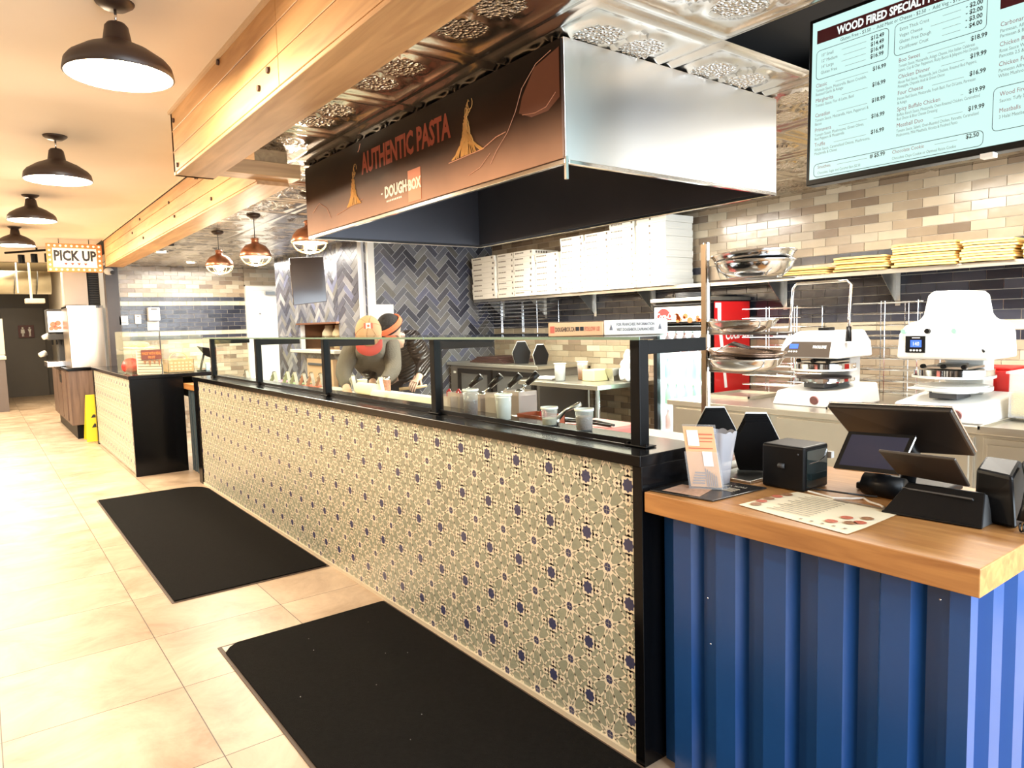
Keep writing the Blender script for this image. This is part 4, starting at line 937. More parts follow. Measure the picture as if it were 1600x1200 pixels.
# ---- wire racks for pizza screens
def rack(x, y0, y1, z0, z1, n, lab, wx=.34):
    t = thing('wire_rack', lab, 'rack', (x, (y0+y1)/2, z0))
    mb = MB(); ym = y0+(y1-y0)*.55
    for yy in (y0+.005, ym-.012, ym+.012):
        mb.tube([(x, yy, z0), (x, yy, z1), (x+wx, yy, z1), (x+wx, yy, z0)], .0028, 6)
    mb.build('uprights', M_STEELP, t)
    for k in range(n):
        z = z0+.06+(z1-z0-.07)*k/(n-1); mb = MB()
        mb.tube([(x-.01, y0-.03, z), (x-.01, y1+.01, z), (x+wx, y1+.01, z), (x+wx, y0-.03, z)], .0032, 6, 0, None, True)
        mb.tube([(x+.05, y1, z), (x+.05, y0-.02, z)], .0025, 5); mb.tube([(x+.12, y1, z), (x+.12, y0-.02, z)], .0025, 5)
        mb.build('wire_tier', M_STEELP, t)
    return t
rack(4.72, 2.82, 3.26, BZ, 1.53, 9, 'wire screen rack between the drinks fridge and the left press')
rack(4.72, 2.0, 2.40, BZ, 1.54, 9, 'wire screen rack between the two dough presses')
M_FOIL = mat('screen_mesh_disc', (.60, .50, .34), .5, .8, var=.3, vscale=60)
for (x, y, r_, l) in ((4.45, 3.08, .20, 'rectangular steel tray on the counter left of the left press'), (4.25, 2.08, .18, 'low steel tray on the counter between the presses'), (4.05, 1.12, .24, 'shallow steel tray on the counter right of the right press')):
    tag(MB().box(x-r_, x+r_, y-r_*.9, y+r_*.9, BZ+.001, BZ+.006).box(x-r_, x-r_+.01, y-r_*.9, y+r_*.9, BZ+.006, BZ+.022).box(x+r_-.01, x+r_, y-r_*.9, y+r_*.9, BZ+.006, BZ+.022).box(x-r_, x+r_, y-r_*.9, y-r_*.9+.01, BZ+.006, BZ+.022).box(x-r_, x+r_, y+r_*.9-.01, y+r_*.9, BZ+.006, BZ+.022).build('steel_tray', M_STEELW), l, 'tray')
# red crate and clear bin at the right edge
t = MB().box(4.52, 4.85, 1.42, 1.68, BZ+.001, BZ+.24).box(4.55, 4.82, 1.44, 1.66, BZ+.24, BZ+.255).build('red_bin', M_RED, bevel=.01); tag(t, 'red plastic bin behind the right dough press', 'bin')
t = thing('clear_food_bin', 'clear plastic food bin half full of shredded yellow cheese at the right edge', 'bin', (4.35, 1.12, BZ))
mb = MB(); x0, x1, y0, y1 = 4.20, 4.62, .95, 1.335
for a in ((x0, x0+.004, y0, y1), (x1-.004, x1, y0, y1), (x0, x1, y0, y0+.004), (x0, x1, y1-.004, y1)): mb.box(*a, BZ+.028, BZ+.26)
mb.box(x0, x1, y0, y1, BZ+.024, BZ+.028); mb.box(x0-.012, x1+.012, y0-.012, y0, BZ+.25, BZ+.262).box(x0-.012, x1+.012, y1, y1+.012, BZ+.25, BZ+.262).box(x0-.012, x0, y0, y1, BZ+.25, BZ+.262)
mb.build('bin_walls', glassmat('bin_plastic', (.96, .95, .93), .1, .1, .22), t)
o = MB().box(x0+.006, x1-.006, y0+.006, y1-.006, BZ+.029, BZ+.155).build('shredded_cheese', mat('cheese_yellow', (.86, .68, .16), .7, var=.15, vscale=80, bump=.8, bscale=120), t, bevel=.015)
# ---- drinks fridge
fr = thing('drinks_fridge', 'tall red and black drinks fridge with lit glass door and red logo side', 'fridge', (4.85, 3.76, 0))
FX0, FX1, FY0, FY1, FZ = 4.58, 5.12, 3.475, 4.07, 1.60
fr_b = MB().box(FX0+.05, FX1, FY0+.004, FY0+.03, .08, FZ).box(FX0+.05, FX1, FY1-.03, FY1, .08, FZ).box(FX1-.03, FX1, FY0+.03, FY1-.03, .08, FZ).box(FX0+.05, FX1-.03, FY0+.03, FY1-.03, FZ-.03, FZ).box(FX0+.05, FX1-.03, FY0+.03, FY1-.03, .08, .30).build('cabinet', M_BLKPL, fr)
MB().box(FX0-.01, FX1, FY0, FY1+.01, FZ, FZ+.03).build('top_cap', M_STEELW, fr, bevel=.004)
sd = MB().box(FX0+.055, FX1-.02, FY0, FY0+.004, .12, FZ-.01).build('red_side_panel', mat('cola_red', (.60, .012, .012), .35), fr)
mb = MB(); lettering(mb, 'Coca-Cola', .115, (FX0+.19, FY0-.001, 1.285), (1, 0, .05), UP, 0, 'LEFT', 0, .78, .002, .25)
mb.add([(x, FY0-.0008, z) for x, z in ((4.645, 1.58), (4.72, 1.58), (4.72, 1.44), (4.755, 1.2), (4.80, .9), (4.765, .9), (4.715, 1.2), (4.675, 1.44), (4.675, 1.54), (4.645, 1.54))], [tuple(range(10))])
mb.build('side_logo', M_WPAPER, sd)
hdp = MB().box(FX0, FX0+.05, FY0+.01, FY1-.01, 1.42, FZ-.02).build('header_frame', M_BLKPL, fr, bevel=.003)
MB().box(FX0-.003, FX0, FY0+.03, FY1-.03, 1.44, FZ-.04).build('lit_header', mat('header_glow', (.9, .8, .65), .4, emit=.9, ecol=(1, .85, .66)), hdp)
mb = MB(); yc = FY1-.13
mb.add([(FX0-.004, yc+.085*math.cos(a), 1.45+.10*math.sin(a)) for a in [k*PI/14 for k in range(15)]], [tuple(range(15))[::-1]]); mb.build('header_red_disc', mat('disc_red', (.8, .02, .02), .4, emit=.4, ecol=(1, .05, .05)), hdp)
mb = MB(); r = random.Random(4)
for k in range(14): cy, cz, q = FY0+.05+r.random()*.3, 1.445+r.random()*.05, r.uniform(.012, .03); mb.add([(FX0-.0045, cy+q*math.cos(a), cz+q*.8*math.sin(a)) for a in [j*PI/4 for j in range(8)]], [tuple(range(8))])
mb.build('header_food_print', mat('food_print', (.55, .15, .04), .5, emit=.15, ecol=(.8, .25, .06), var=.5, vscale=50), hdp)
mb = MB(); lettering(mb, 'Coca-Cola', .07, (FX0-.005, yc+.08, 1.462), RX, UP, 0, 'LEFT', 0, .7, .001, .25); mb.build('header_logo', M_WPAPER, hdp)
dg = MB().box(FX0, FX0+.03, FY0+.01, FY0+.05, .30, 1.40).box(FX0, FX0+.03, FY1-.05, FY1-.01, .30, 1.40).box(FX0, FX0+.03, FY0+.05, FY1-.05, 1.36, 1.40).box(FX0, FX0+.03, FY0+.05, FY1-.05, .30, .34).build('door_frame', M_BLKPL, fr, bevel=.003)
MB().box(FX0+.010, FX0+.014, FY0+.05, FY1-.05, .34, 1.36).build('door_glass', M_GLASS, dg)
MB().box(FX0+.06, FX1-.046, FY1-.034, FY1-.031, .31, 1.40).box(FX0+.06, FX1-.046, FY0+.031, FY0+.034, .31, 1.40).box(FX0+.06, FX1-.046, FY0+.034, FY1-.034, 1.40, 1.404).build('white_liner', M_LINER, fr)
for z in (.42, .64, .86, 1.08, 1.31): point('fridge_led', (FX0+.22, (FY0+FY1)/2, z), 5, (.80, .97, 1), .03)
MB().box(FX1-.045, FX1-.031, FY0+.032, FY1-.032, .31, 1.40).build('glowing_back_panel', mat('fridge_glow', (.9, .95, .96), .5, emit=4.5, ecol=(.82, .97, 1)), fr)  # emission stands in for light on the fridge's back wall
for z in (.52, .74, .96, 1.18): MB().box(FX0+.06, FX1-.05, FY0+.032, FY1-.032, z-.006, z).build('fridge_shelf', mat('shelf_white_glow', (.8, .85, .85), .4, emit=.3, ecol=(.85, 1, 1)), fr)  # slight shelf emission imitates the brightly lit interior
BC = [((.75, .18, .22), 'pink-red'), ((.20, .62, .42), 'green'), ((.25, .62, .70), 'turquoise'), ((.80, .30, .36), 'pink-red')]
for si, z in enumerate((.74, .96, 1.18, .52)):
    c, cn = BC[(si+1) % 4]
    first = None
    for k in range(6):
        y = FY0+.075+k*.088
        if first is None:
            first = thing('drink_bottle', 'x', 'bottle', (FX0+.11, y, z))
            MB().lathe([(0, 0), (.028, 0), (.030, .01), (.030, .11), (.012, .15), (.012, .165), (0, .165)], (0, 0, 0), 12).build('bottle_body', mat('bottle_'+cn, tuple(.35+.55*q for q in c), .25), first, w=False)
            MB().cyl((0, 0, .165), .013, .012, 10).build('bottle_cap', M_WPAPER, first, w=False); o = first
        else: o = copy_tree(first)
        o.location = (FX0+.11, y, z)
        tag(o, '%s drink bottle in the front row of the %s fridge shelf' % (cn, ['second', 'third', 'top', 'lowest'][si]), 'bottle', 'bottles on the %s fridge shelf' % ['second', 'third', 'top', 'lowest'][si])
# pans on top of the fridge, a dark pan stack
pt = thing('pan_stack', 'dark round pans stacked on top of the drinks fridge', 'pan', (4.85, 3.85, FZ+.03))
for k in range(3): MB().lathe([(0, 0), (.13, 0), (.15, .022), (.147, .022), (.128, .004), (0, .004)], (4.85, 3.85, FZ+.031+k*.012), 28).build('pan', M_DARKGREY, pt)

# ---- rack pole with pans and bowls, standing on the prep table
PXX, PYY = 2.44, 1.868
rp = thing('bowl_rack', 'slim stainless rack pole with arms that hold steel bowls and pans', 'rack', (PXX, PYY, .926))
MB().cyl((PXX, PYY, .926), .015, .845, 20).build('pole', M_STEELP, rp)
MB().box(PXX-.022, PXX-.012, PYY-.012, PYY+.012, .926, 1.765).build('pole_channel', mat('warm_channel_steel', (.42, .33, .24), .3, 1.), rp)
ARMS = (1.655, 1.44, 1.285)
for z in ARMS:
    mb = MB(); mb.add([(PXX, PYY-.012, z+.02), (PXX, PYY-.012, z-.05), (PXX, PYY-.07, z-.045), (PXX, PYY-.045, z+.015), (PXX+.004, PYY-.012, z+.02), (PXX+.004, PYY-.012, z-.05), (PXX+.004, PYY-.07, z-.045), (PXX+.004, PYY-.045, z+.015)], [(0, 1, 2, 3), (7, 6, 5, 4), (0, 3, 7, 4), (1, 5, 6, 2), (2, 6, 7, 3)])
    mb.tube([(PXX, PYY-.01, z-.045), (PXX-.02, PYY-.20, z-.045), (PXX-.02, PYY-.34, z-.045)], .005, 6); mb.tube([(PXX, PYY-.01, z-.045), (PXX+.10, PYY-.20, z-.045), (PXX+.10, PYY-.34, z-.045)], .005, 6); mb.build('support_arm', M_STEEL, rp)
def bowl(x, y, z, r, h, lab, nm='steel_bowl', flat=.7, m=M_STEELP, g='steel bowls and pans on the rack pole', ti=0):
    o = MB().lathe([(0, 0), (r*flat, 0), (r*.90, h*.45), (r*.97, h*.85), (r*1.0, h), (r*1.035, h+.002), (r*1.035, h+.005), (r*.985, h+.003), (r*.94, h*.8), (r*.86, h*.45), (r*flat*.97, .004), (0, .004)], (0, 0, 0), 44).build(nm, m)
    o.location = (x, y, z); o.rotation_euler = (ti, 0, 0); return tag(o, lab, 'bowl' if 'bowl' in nm else 'pan', g)
cx, cy = PXX+.035, PYY-.205
bowl(cx, cy, 1.617, .150, .058, 'polished steel bowl on the top arm, lowest of the two bowls')
bowl(cx+.0, cy+.005, 1.655, .158, .050, 'polished steel bowl nested in another at the top of the rack pole', ti=-.05)
bowl(cx-.02, cy+.045, 1.402, .135, .042, 'shallow steel pan on the middle arm of the rack pole', 'steel_pan', .62)
bowl(cx-.01, cy+.035, 1.247, .145, .045, 'shallow steel pan on the lowest arm, under the lidded one', 'steel_pan', .62)
bowl(cx-.01, cy+.035, 1.286, .150, .036, 'upper steel pan on the lowest arm, tilted with a dark brown rim', 'steel_pan', .75, mat('browned_steel', (.30, .22, .17), .25, 1.), ti=.07)
mb = MB(); [mb.tube([(cx-.09+k*.012, cy+.12, 1.325), (cx-.06+k*.012, cy+.08, 1.352+k*.003), (cx-.02+k*.01, cy+.01, 1.335)], .003, 5) for k in range(4)]
tag(mb.build('wire_whisk', M_STEELP), 'steel wire whisk lying in the pan on the lowest arm', 'whisk')

# ---- glass-door undercounter fridge by the herringbone wall, and worktable
uf = thing('undercounter_fridge', 'low stainless fridge with dark glass doors against the herringbone wall', 'fridge', (4.75, 6.4, 0))
UX, UZ = 4.42, 1.03
MB().box(UX-.01, XF-.012, 5.42, 7.11, UZ-.035, UZ).build('steel_top', M_STEELW, uf, bevel=.003)
MB().box(UX+.03, XF-.02, 5.44, 7.09, .1, UZ-.036).build('cabinet', mat('grey_cabinet', (.20, .18, .16), .4, .5), uf)
for a, b in ((5.48, 6.20), (6.24, 6.90)):
    f = MB().box(UX, UX+.03, a, b, .91, .96).box(UX, UX+.03, a, b, .15, .2).box(UX, UX+.03, a, a+.06, .2, .91).box(UX, UX+.03, b-.06, b, .2, .91).build('door_frame', M_BLKPL, uf)
    MB().box(UX+.012, UX+.018, a+.06, b-.06, .2, .91).build('door_glass', mat('dark_glass', (.10, .10, .10), .08), f)
MB().box(UX+.022, UX+.03, 6.97, 7.02, .90, .925).build('name_plate', M_WPAPER, uf)
bt = thing('baking_tray_pile', 'pile of dark brown baking trays on the low fridge', 'tray', (4.7, 6.5, UZ))
for k in range(4): MB().box(4.5+k*.01, 4.95, 6.1+.05*k, 6.75-.03*k, UZ+.002+.016*k, UZ+.016+.016*k).build('tray', mat('dark_brown_tray', (.05, .018, .015), .5, var=.3), bt, bevel=.003)
def takeout(x, y, z, rz, lab, s=1., m=None, n=5, kind='black'):
    t = thing('takeout_box_nest', lab, 'takeout box', (x, y, z), rz)
    for k in range(n):
        d = k*.006*s; w_, h, b_ = .075*s, .17*s, .055*s
        pr = [(-b_-d*.2, 0), (b_+d*.2, 0), (w_+d*.3, h*.55), (.0+.035*s, h+d*.9), (-.035*s, h+d*.9), (-w_-d*.3, h*.55)]
        vs = [(p[0], q+d, p[1]) for q in (0, .005*s) for p in pr]; nn = len(pr)
        MB().add(vs, [tuple(range(nn)), tuple(range(nn, 2*nn))[::-1]]+[(i, i+nn, (i+1) % nn+nn, (i+1) % nn) for i in range(nn)]).build('box_blank', (m or M_BLKMT) if k < n-1 else M_WPAPER, t, w=False)
    return t
takeout(4.62, 5.93, UZ+.001, -.5, 'black takeout box blanks nested upright on the low fridge, left group', 1.25)
takeout(4.62, 5.60, UZ+.001, -.2, 'black and white takeout box blanks nested on the low fridge, right group', 1.1)
wt = thing('worktable', 'open stainless worktable on round legs beside the low fridge', 'table', (4.6, 4.85, 0))
MB().box(4.15, XF-.03, 4.30, 5.40, .875, .915).build('steel_top', M_STEELW, wt, bevel=.004)
for x, y in ((4.19, 4.34), (4.19, 5.36), (5.05, 4.34), (5.05, 5.36)): MB().cyl((x, y, 0), .02, .875, 14).build('leg', M_STEELP, wt)
MB().box(4.2, 5.05, 4.34, 5.36, .20, .23).build('undershelf', M_STEELW, wt)
M_JAR = glassmat('jar_plastic', (.95, .93, .88), .15, .1, .35)
def jar(x, y, z, r, h, lab, fill, lid=M_WPAPER, g=None):
    t = thing('food_container', lab, 'container', (x, y, z), 0, g)
    MB().lathe([(0, 0), (r*.86, 0), (r, h), (r*.97, h), (r*.84, .003), (0, .003)], (x, y, z), 24).build('container_wall', M_PLCLEAR, t)
    if fill: MB().cyl((x, y, z+.005), r*.83, h*fill[1], 24, 0, None, r*(.83+.1*fill[1])).build('contents', fill[0], t)
    if lid: MB().lathe([(r*.98, -.004), (r*1.07, -.002), (r*1.07, .006), (r*.98, .006)], (x, y, z+h), 24).build('rim', lid, t)
    return t
F_WHITE = mat('white_sauce', (.90, .88, .84), .4); F_CHOC = mat('chocolate_chips', (.16, .045, .02), .5, var=.6, vscale=90, bump=1., bscale=140)
F_SEED = mat('brown_pepper_flakes', (.30, .17, .12), .7, var=.6, vscale=120, bump=.8, bscale=160); F_CREAM = mat('cream_filling', (.80, .74, .58), .6)
jar(4.3, 4.95, .916, .055, .16, 'tall white tub standing on the worktable edge', (F_WHITE, .85)); jar(4.5, 4.86, .916, .05, .17, 'clear tub of chopped red peppers on the worktable', (mat('pepper_mix', (.5, .22, .08), .6, var=.6, vscale=50), .8))
tag(MB().box(4.42, 4.62, 4.62, 4.78, .916, 1.02).build('yellow_carton', mat('yellow_carton', (.85, .72, .35), .7), bevel=.006), 'pale yellow carton on the worktable', 'carton')
tag(MB().add([(4.55, 4.52, 1.03), (4.72, 4.52, 1.03), (4.72, 4.62, 1.03), (4.55, 4.62, 1.03), (4.59, 4.54, .917), (4.68, 4.54, .917), (4.68, 4.6, .917), (4.59, 4.6, .917)], [(0, 3, 2, 1)[::-1], (4, 7, 6, 5), (0, 4, 5, 1), (1, 5, 6, 2), (2, 6, 7, 3), (3, 7, 4, 0)]).build('steel_insert', M_STEEL), 'tapered steel insert pan on the worktable', 'pan')
def blob(name, c, r, sc, m, seed, lab, cat, amp=.25):
    bm = bmesh.new(); bmesh.ops.create_icosphere(bm, subdivisions=4, radius=r)
    from mathutils import noise as nz
    for v in bm.verts:
        d = 1+amp*nz.noise(v.co*(3/r)+Vector((seed, 0, 0)))+amp*.5*nz.noise(v.co*(9/r)); v.co = Vector((v.co.x*sc[0], v.co.y*sc[1], max(v.co.z*sc[2], -r*.45)))*d
    mn = min(v.co.z for v in bm.verts)
    for v in bm.verts: v.co += Vector(c)-Vector((0, 0, mn))
    me = bpy.data.meshes.new(name); bm.to_mesh(me); bm.free(); me.materials.append(m)
    for f in me.polygons: f.use_smooth = True
    o = bpy.data.objects.new(name, me); COL.objects.link(o); return tag(o, lab, cat)
blob('plastic_bag', (4.68, 4.38, .917), .15, (.8, .8, 1.25), mat('white_bag', (.90, .90, .88), .35, bump=.5, bscale=30), 3, 'crumpled white plastic bag at the right end of the worktable', 'bag')
tag(MB().box(4.28, 4.42, 5.05, 5.30, .916, .945).build('folded_cloth', mat('folded_cloth', (.85, .80, .74), .9), bevel=.01), 'folded white cloth on the worktable beside the white tub', 'cloth')
# screen rack at the herringbone corner
rack(4.74, 5.80, 6.95, 1.36, 1.715, 8, 'wire screen rack hanging at the herringbone corner below the boxes', .30)

# ---- screen by the oven
mo = thing('dark_monitor', 'dark switched-off flat monitor hung beside the oven', 'screen', (2.75, 7.0, 1.95))
cs = [at(452, 403, Y=7.05), at(505, 401, Y=6.98), at(511, 471, Y=6.98), at(459, 477, Y=7.05)]
vs = [tuple(c) for c in cs]+[tuple(c+Vector((.012, .05, 0))) for c in cs]
MB().add(vs, [(3, 2, 1, 0), (4, 5, 6, 7), (0, 1, 5, 4), (1, 2, 6, 5), (2, 3, 7, 6), (3, 0, 4, 7)]).build('monitor_body', mat('glossy_dark_screen', (.035, .022, .018), .10), mo, bevel=.004)
MB().tube([(2.75, 7.08, 2.0), (2.85, 7.3, 2.1), (2.9, 7.35, 2.39)], .02, 8).box(2.70, 2.82, 7.05, 7.10, 1.93, 2.05).build('ceiling_arm', M_BLKMT, mo)
wp = at(601, 494, Y=7.155)
tag(MB().box(wp.x-.11, wp.x+.11, 7.146, 7.158, wp.z-.13, wp.z+.13).build('notice_sheet', M_WPAPER), 'blank white notice sheet on the herringbone wall behind the workers', 'notice')
# ================================================================== THINGS ON THE TILL COUNTER
WZ = .9205
def slab(mb, p, n, th, m=0):
    """four corner points extruded along n by th"""
    n = Vector(n).normalized()*th; p = [Vector(q) for q in p]; q = [a+n for a in p]
    return mb.add([tuple(v) for v in p+q], [(3, 2, 1, 0), (4, 5, 6, 7), (0, 1, 5, 4), (1, 2, 6, 5), (2, 3, 7, 6), (3, 0, 4, 7)], m)
M_SCR = mat('off_screen_blue', (.035, .04, .075), .12); M_ALU = mat('silver_edge', (.75, .75, .76), .25, 1.)
pos = thing('till_monitor', 'large black till monitor seen from behind, leaning back on its foot with silver rim', 'monitor', (2.2, .97, WZ))
A, B, C, D = (2.09, 1.150, 1.176), (2.09, .797, 1.188), (2.275, .800, 1.040), (2.275, 1.128, 1.018)
slab(MB(), (D, C, B, A), (.13, 0, .19), .014).build('screen_back', mat('till_back', (.022, .017, .014), .4), pos, bevel=.006)
o_ = Vector((.13, 0, .19)).normalized()*.0145; slab(MB(), [tuple(Vector(q)+o_) for q in (D, C, B, A)], (.13, 0, .19), .006).build('silver_rim', M_ALU, pos, bevel=.002)
mb = MB(); mb.tube([(2.20, .97, 1.09), (2.27, .97, 1.03), (2.24, .97, .945)], .022, 12); mb.build('neck', M_BLKPL, pos); MB().box(2.14, 2.36, .86, 1.08, WZ+.0005, WZ+.022).build('foot', M_BLKPL, pos, bevel=.005)
cd = thing('customer_display', 'small tilted customer display with dark blue screen and silver edge, in front of the till', 'screen', (2.10, 1.0, WZ))
A, B, C, D = (2.10, 1.078, 1.100), (2.10, .885, 1.108), (2.03, .900, 1.004), (2.03, 1.088, .996)
nv = Vector((-.10, 0, .07)).normalized()
slab(MB(), (D, C, B, A), -nv, -.010).build('silver_shell', M_ALU, cd, bevel=.004)
f = slab(MB(), [tuple(Vector(q)+nv*.0102) for q in (D, C, B, A)], nv, .002).build('bezel', M_BLKPL, cd, bevel=.0008)
def lerp4(p, u, v): p = [Vector(q) for q in p]; return (p[3]*(1-u)+p[2]*u)*(v)+(p[0]*(1-u)+p[1]*u)*(1-v)
Q = (D, C, B, A)
qq = [lerp4(Q, u, v)+nv*.0124 for u, v in ((.07, .10), (.93, .10), (.93, .92), (.07, .92))]
MB().add([tuple(v) for v in qq], [(0, 1, 2, 3)]).build('display_glass', M_SCR, f)
MB().tube([(2.08, .985, 1.04), (2.12, .985, .99), (2.11, .985, .945)], .02, 12).tube([(2.10, 1.03, .955), (2.10, .92, .95)], .034, 20).build('stand', M_BLKPL, cd)
tb = thing('order_tablet', 'black order tablet seen from behind on a wedge stand, beside the phone', 'tablet', (1.99, .80, WZ))
A, B, C, D = (1.915, .908, 1.090), (1.915, .719, 1.092), (2.005, .716, 1.008), (2.005, .895, 1.014)
slab(MB(), (D, C, B, A), (.084, 0, .09), .009).build('tablet_body', mat('tablet_back', (.035, .026, .02), .35), tb, bevel=.004)
slab(MB(), ((1.925, .90, WZ+.001), (1.945, .665, WZ+.001), (2.00, .68, 1.0), (1.985, .86, 1.0)), (1, .1, .1), .008).build('front_plate', M_BLKPL, tb, bevel=.002)
slab(MB(), ((1.925, .90, WZ+.0005), (2.12, .92, WZ+.0005), (2.02, .735, WZ+.0005), (1.945, .665, WZ+.0005)), (0, 0, 1), .006).build('base_plate', M_BLKPL, tb, bevel=.002)
slab(MB(), ((1.945, .668, WZ+.001), (2.04, .668, WZ+.001), (2.03, .684, .99), (2.0, .684, 1.0)), (0, 1, 0), .006).build('side_cheek', mat('grey_cheek', (.09, .09, .09), .4), tb, bevel=.001)
slab(MB(), ((1.975, .87, .985), (1.975, .70, .985), (2.01, .70, .965), (2.01, .87, .965)), (.3, 0, 1), .004).build('clip_bar', M_DARKGREY, tb)
ph = thing('desk_phone', 'black desk phone with handset and coiled cord at the right end of the counter', 'phone', (2.05, .66, WZ))
mb = MB(); mb.add([(2.0, .612, WZ+.001), (2.19, .62, WZ+.001), (2.20, .72, WZ+.001), (2.03, .715, WZ+.001), (2.03, .632, 1.045), (2.12, .64, 1.075), (2.13, .725, 1.075), (2.05, .72, 1.05)], [(0, 3, 2, 1), (4, 5, 6, 7), (0, 1, 5, 4), (1, 2, 6, 5), (2, 3, 7, 6), (3, 0, 4, 7)])
mb.build('phone_body', M_BLKPL, ph, bevel=.008)
MB().tube([(2.0, .592, .945), (2.01, .59, .98), (2.04, .595, 1.02), (2.07, .605, 1.052), (2.10, .615, 1.068)], [.019, .015, .013, .015, .019], 12).build('handset', M_BLKPL, ph)
pts = []
for k in range(130):
    a = k*.55; t = k/129; pts.append((1.985+.01*math.cos(a)+.01*t, .600-.085*t+.0, WZ+.013+.010*math.sin(a)))
MB().tube(pts, .0022, 5).build('coiled_cord', M_BLKPL, ph)
cp = thing('receipt_printer', 'black cube receipt printer with a smoked glass side', 'printer', (2.05, 1.2, WZ))
MB().box(1.975, 2.115, 1.155, 1.300, WZ+.001, 1.060).build('printer_body', M_BLKPL, cp, bevel=.008, seg=3)
MB().box(1.988, 2.104, 1.1525, 1.1555, WZ+.012, 1.048).build('smoked_window', mat('smoked_glass', (.01, .016, .016), .04), cp, bevel=.001)
MB().tube([(2.10, 1.1518, 1.042), (2.09, 1.1518, 1.02), (2.06, 1.1518, 1.01), (2.0, 1.1518, 1.008)], .0015, 4).build('paper_slot', M_ALU, cp)
mb = MB(); mb.tube([(1.9738, 1.22, .995), (1.9738, 1.24, .995)], .008, 8); mb.sphere((1.975, 1.175, 1.037), .003, 8); mb.build('front_logo_and_light', M_DARKGREY, cp)
MB().box(2.118, 2.135, 1.147, 1.172, 1.01, 1.03).build('side_tab', M_WPAPER, cp)
# cables
c1 = [(1.985, 1.147, WZ+.006), (1.97, 1.06, WZ+.004), (2.0, 1.02, WZ+.004), (2.03, 1.0, WZ+.004), (2.0, .97, WZ+.004), (1.985, .93, WZ+.004), (1.97, .915, WZ+.004)]
tag(MB().tube(c1, .003, 6).build('white_cable', M_WPAPER), 'white cable lying between the cube printer and the tablet stand', 'cable')
tag(MB().tube([(2.01, 1.147, WZ+.010), (2.02, 1.04, WZ+.012), (2.05, 1.02, WZ+.006), (2.07, .98, WZ+.005)], .003, 6).build('black_cable', M_INK), 'black cable looping from the cube printer to the small display', 'cable')
# menu sheets
ms = thing('menu_sheet', 'large cream folded menu sheet with food pictures on the oak top', 'menu', (1.8, 1.0, WZ))
MB().add([(1.716, 1.205, WZ+.0015), (1.690, 1.03, WZ+.0015), (1.670, .862, WZ+.0015), (1.755, .856, WZ+.003), (1.945, .862, WZ+.0015), (1.965, 1.02, WZ+.002), (1.972, 1.175, WZ+.0015), (1.84, 1.195, WZ+.003)], [(0, 7, 1), (7, 6, 5), (7, 5, 1), (1, 5, 3), (5, 4, 3), (1, 3, 2)]).build('paper', mat('menu_cream', (.85, .74, .52), .8), ms)
mb = MB(); r = random.Random(8)
for k, (x, y) in enumerate(((1.75, 1.17), (1.79, 1.178), (1.83, 1.18), (1.87, 1.178), (1.91, 1.17), (1.74, .94), (1.76, .90), (1.80, .93), (1.83, .89), (1.78, .885))):
    mb.add([(x+.016*math.cos(a), y+.016*math.sin(a), WZ+.0048) for a in [j*PI/6 for j in range(12)]], [tuple(range(12))], k % 2)
mb.build('food_pictures', [mat('picture_brown', (.30, .14, .06), .7, var=.8, vscale=150), mat('picture_red', (.50, .12, .06), .7, var=.8, vscale=150)], ms)
mb = MB()
for k in range(12):
    x = 1.74+k*.018; mb.box(x, x+.003, 1.00, 1.13-.01*(k % 3), WZ+.0042, WZ+.0046)
for k in range(5): mb.box(1.70, 1.708, .88+k*.03, .888+k*.03, WZ+.0042, WZ+.0046)
mb.box(1.95, 1.962, .89, 1.05, WZ+.0042, WZ+.0046); mb.build('menu_text', mat('grey_brown_ink', (.28, .22, .16), .8), ms)
bm_ = thing('black_menu_mat', 'thin black menu mat with kraft print under the leaflet holder', 'mat', (1.8, 1.38, WZ))
slab(MB(), ((1.660, 1.492, WZ+.0005), (1.925, 1.492, WZ+.0005), (1.945, 1.262, WZ+.0005), (1.692, 1.276, WZ+.0005)), (0, 0, 1), .004).build('mat_sheet', mat('black_gloss_card', (.02, .018, .017), .2), bm_, bevel=.001)
mb = MB(); mb.add([(1.68, 1.46, WZ+.005), (1.79, 1.47, WZ+.005), (1.80, 1.36, WZ+.005), (1.70, 1.33, WZ+.005)], [(0, 3, 2, 1)]); mb.build('kraft_print', mat('kraft_print', (.50, .30, .20), .7, var=.5, vscale=80), bm_)
mb = MB(); lettering(mb, 'PICK UP', .022, (1.90, 1.30, WZ+.0052), (-.2, 1, 0), (-1, -.2, 0), 0, 'LEFT', 0, .9)
for k in range(4): mb.box(1.82+k*.012, 1.824+k*.012, 1.30, 1.34, WZ+.005, WZ+.0054)
mb.build('mat_lettering', mat('mat_cream_ink', (.55, .48, .36), .7), bm_)
# leaflet holder: clear plastic with leaflets
lh = thing('leaflet_holder', 'clear plastic leaflet holder with orange pizza leaflets on the counter corner', 'holder', (1.82, 1.40, WZ))
M_CLR = glassmat('acrylic', (.97, .97, .97), .05, .12, .10)
hx, hy = 1.803, 1.385
def lean(x, y, z): return (hx+x-(z)*.10, hy+y+(z)*.02, WZ+.006+z)
def panel(mb, a, b, z0, z1, x, th, m=0):
    z0, z1 = z0*1.13, z1*1.13
    """upright sheet facing the camera; a..b along its width"""
    u = Vector((.55, -.83, 0)); n = Vector((-.83, -.55, 0)); o = Vector((hx, hy, WZ+.006)); tl = -.22
    q = [o+u*(c_-.16*z_)+n*(x+tl*z_)+Vector((0, 0, z_)) for c_, z_ in ((a, z0), (b, z0), (b, z1), (a, z1))]
    p = [v-n*th for v in q]; mb.add([tuple(v) for v in q+p], [(0, 1, 2, 3), (7, 6, 5, 4), (0, 4, 5, 1), (1, 5, 6, 2), (2, 6, 7, 3), (3, 7, 4, 0)], m); return mb
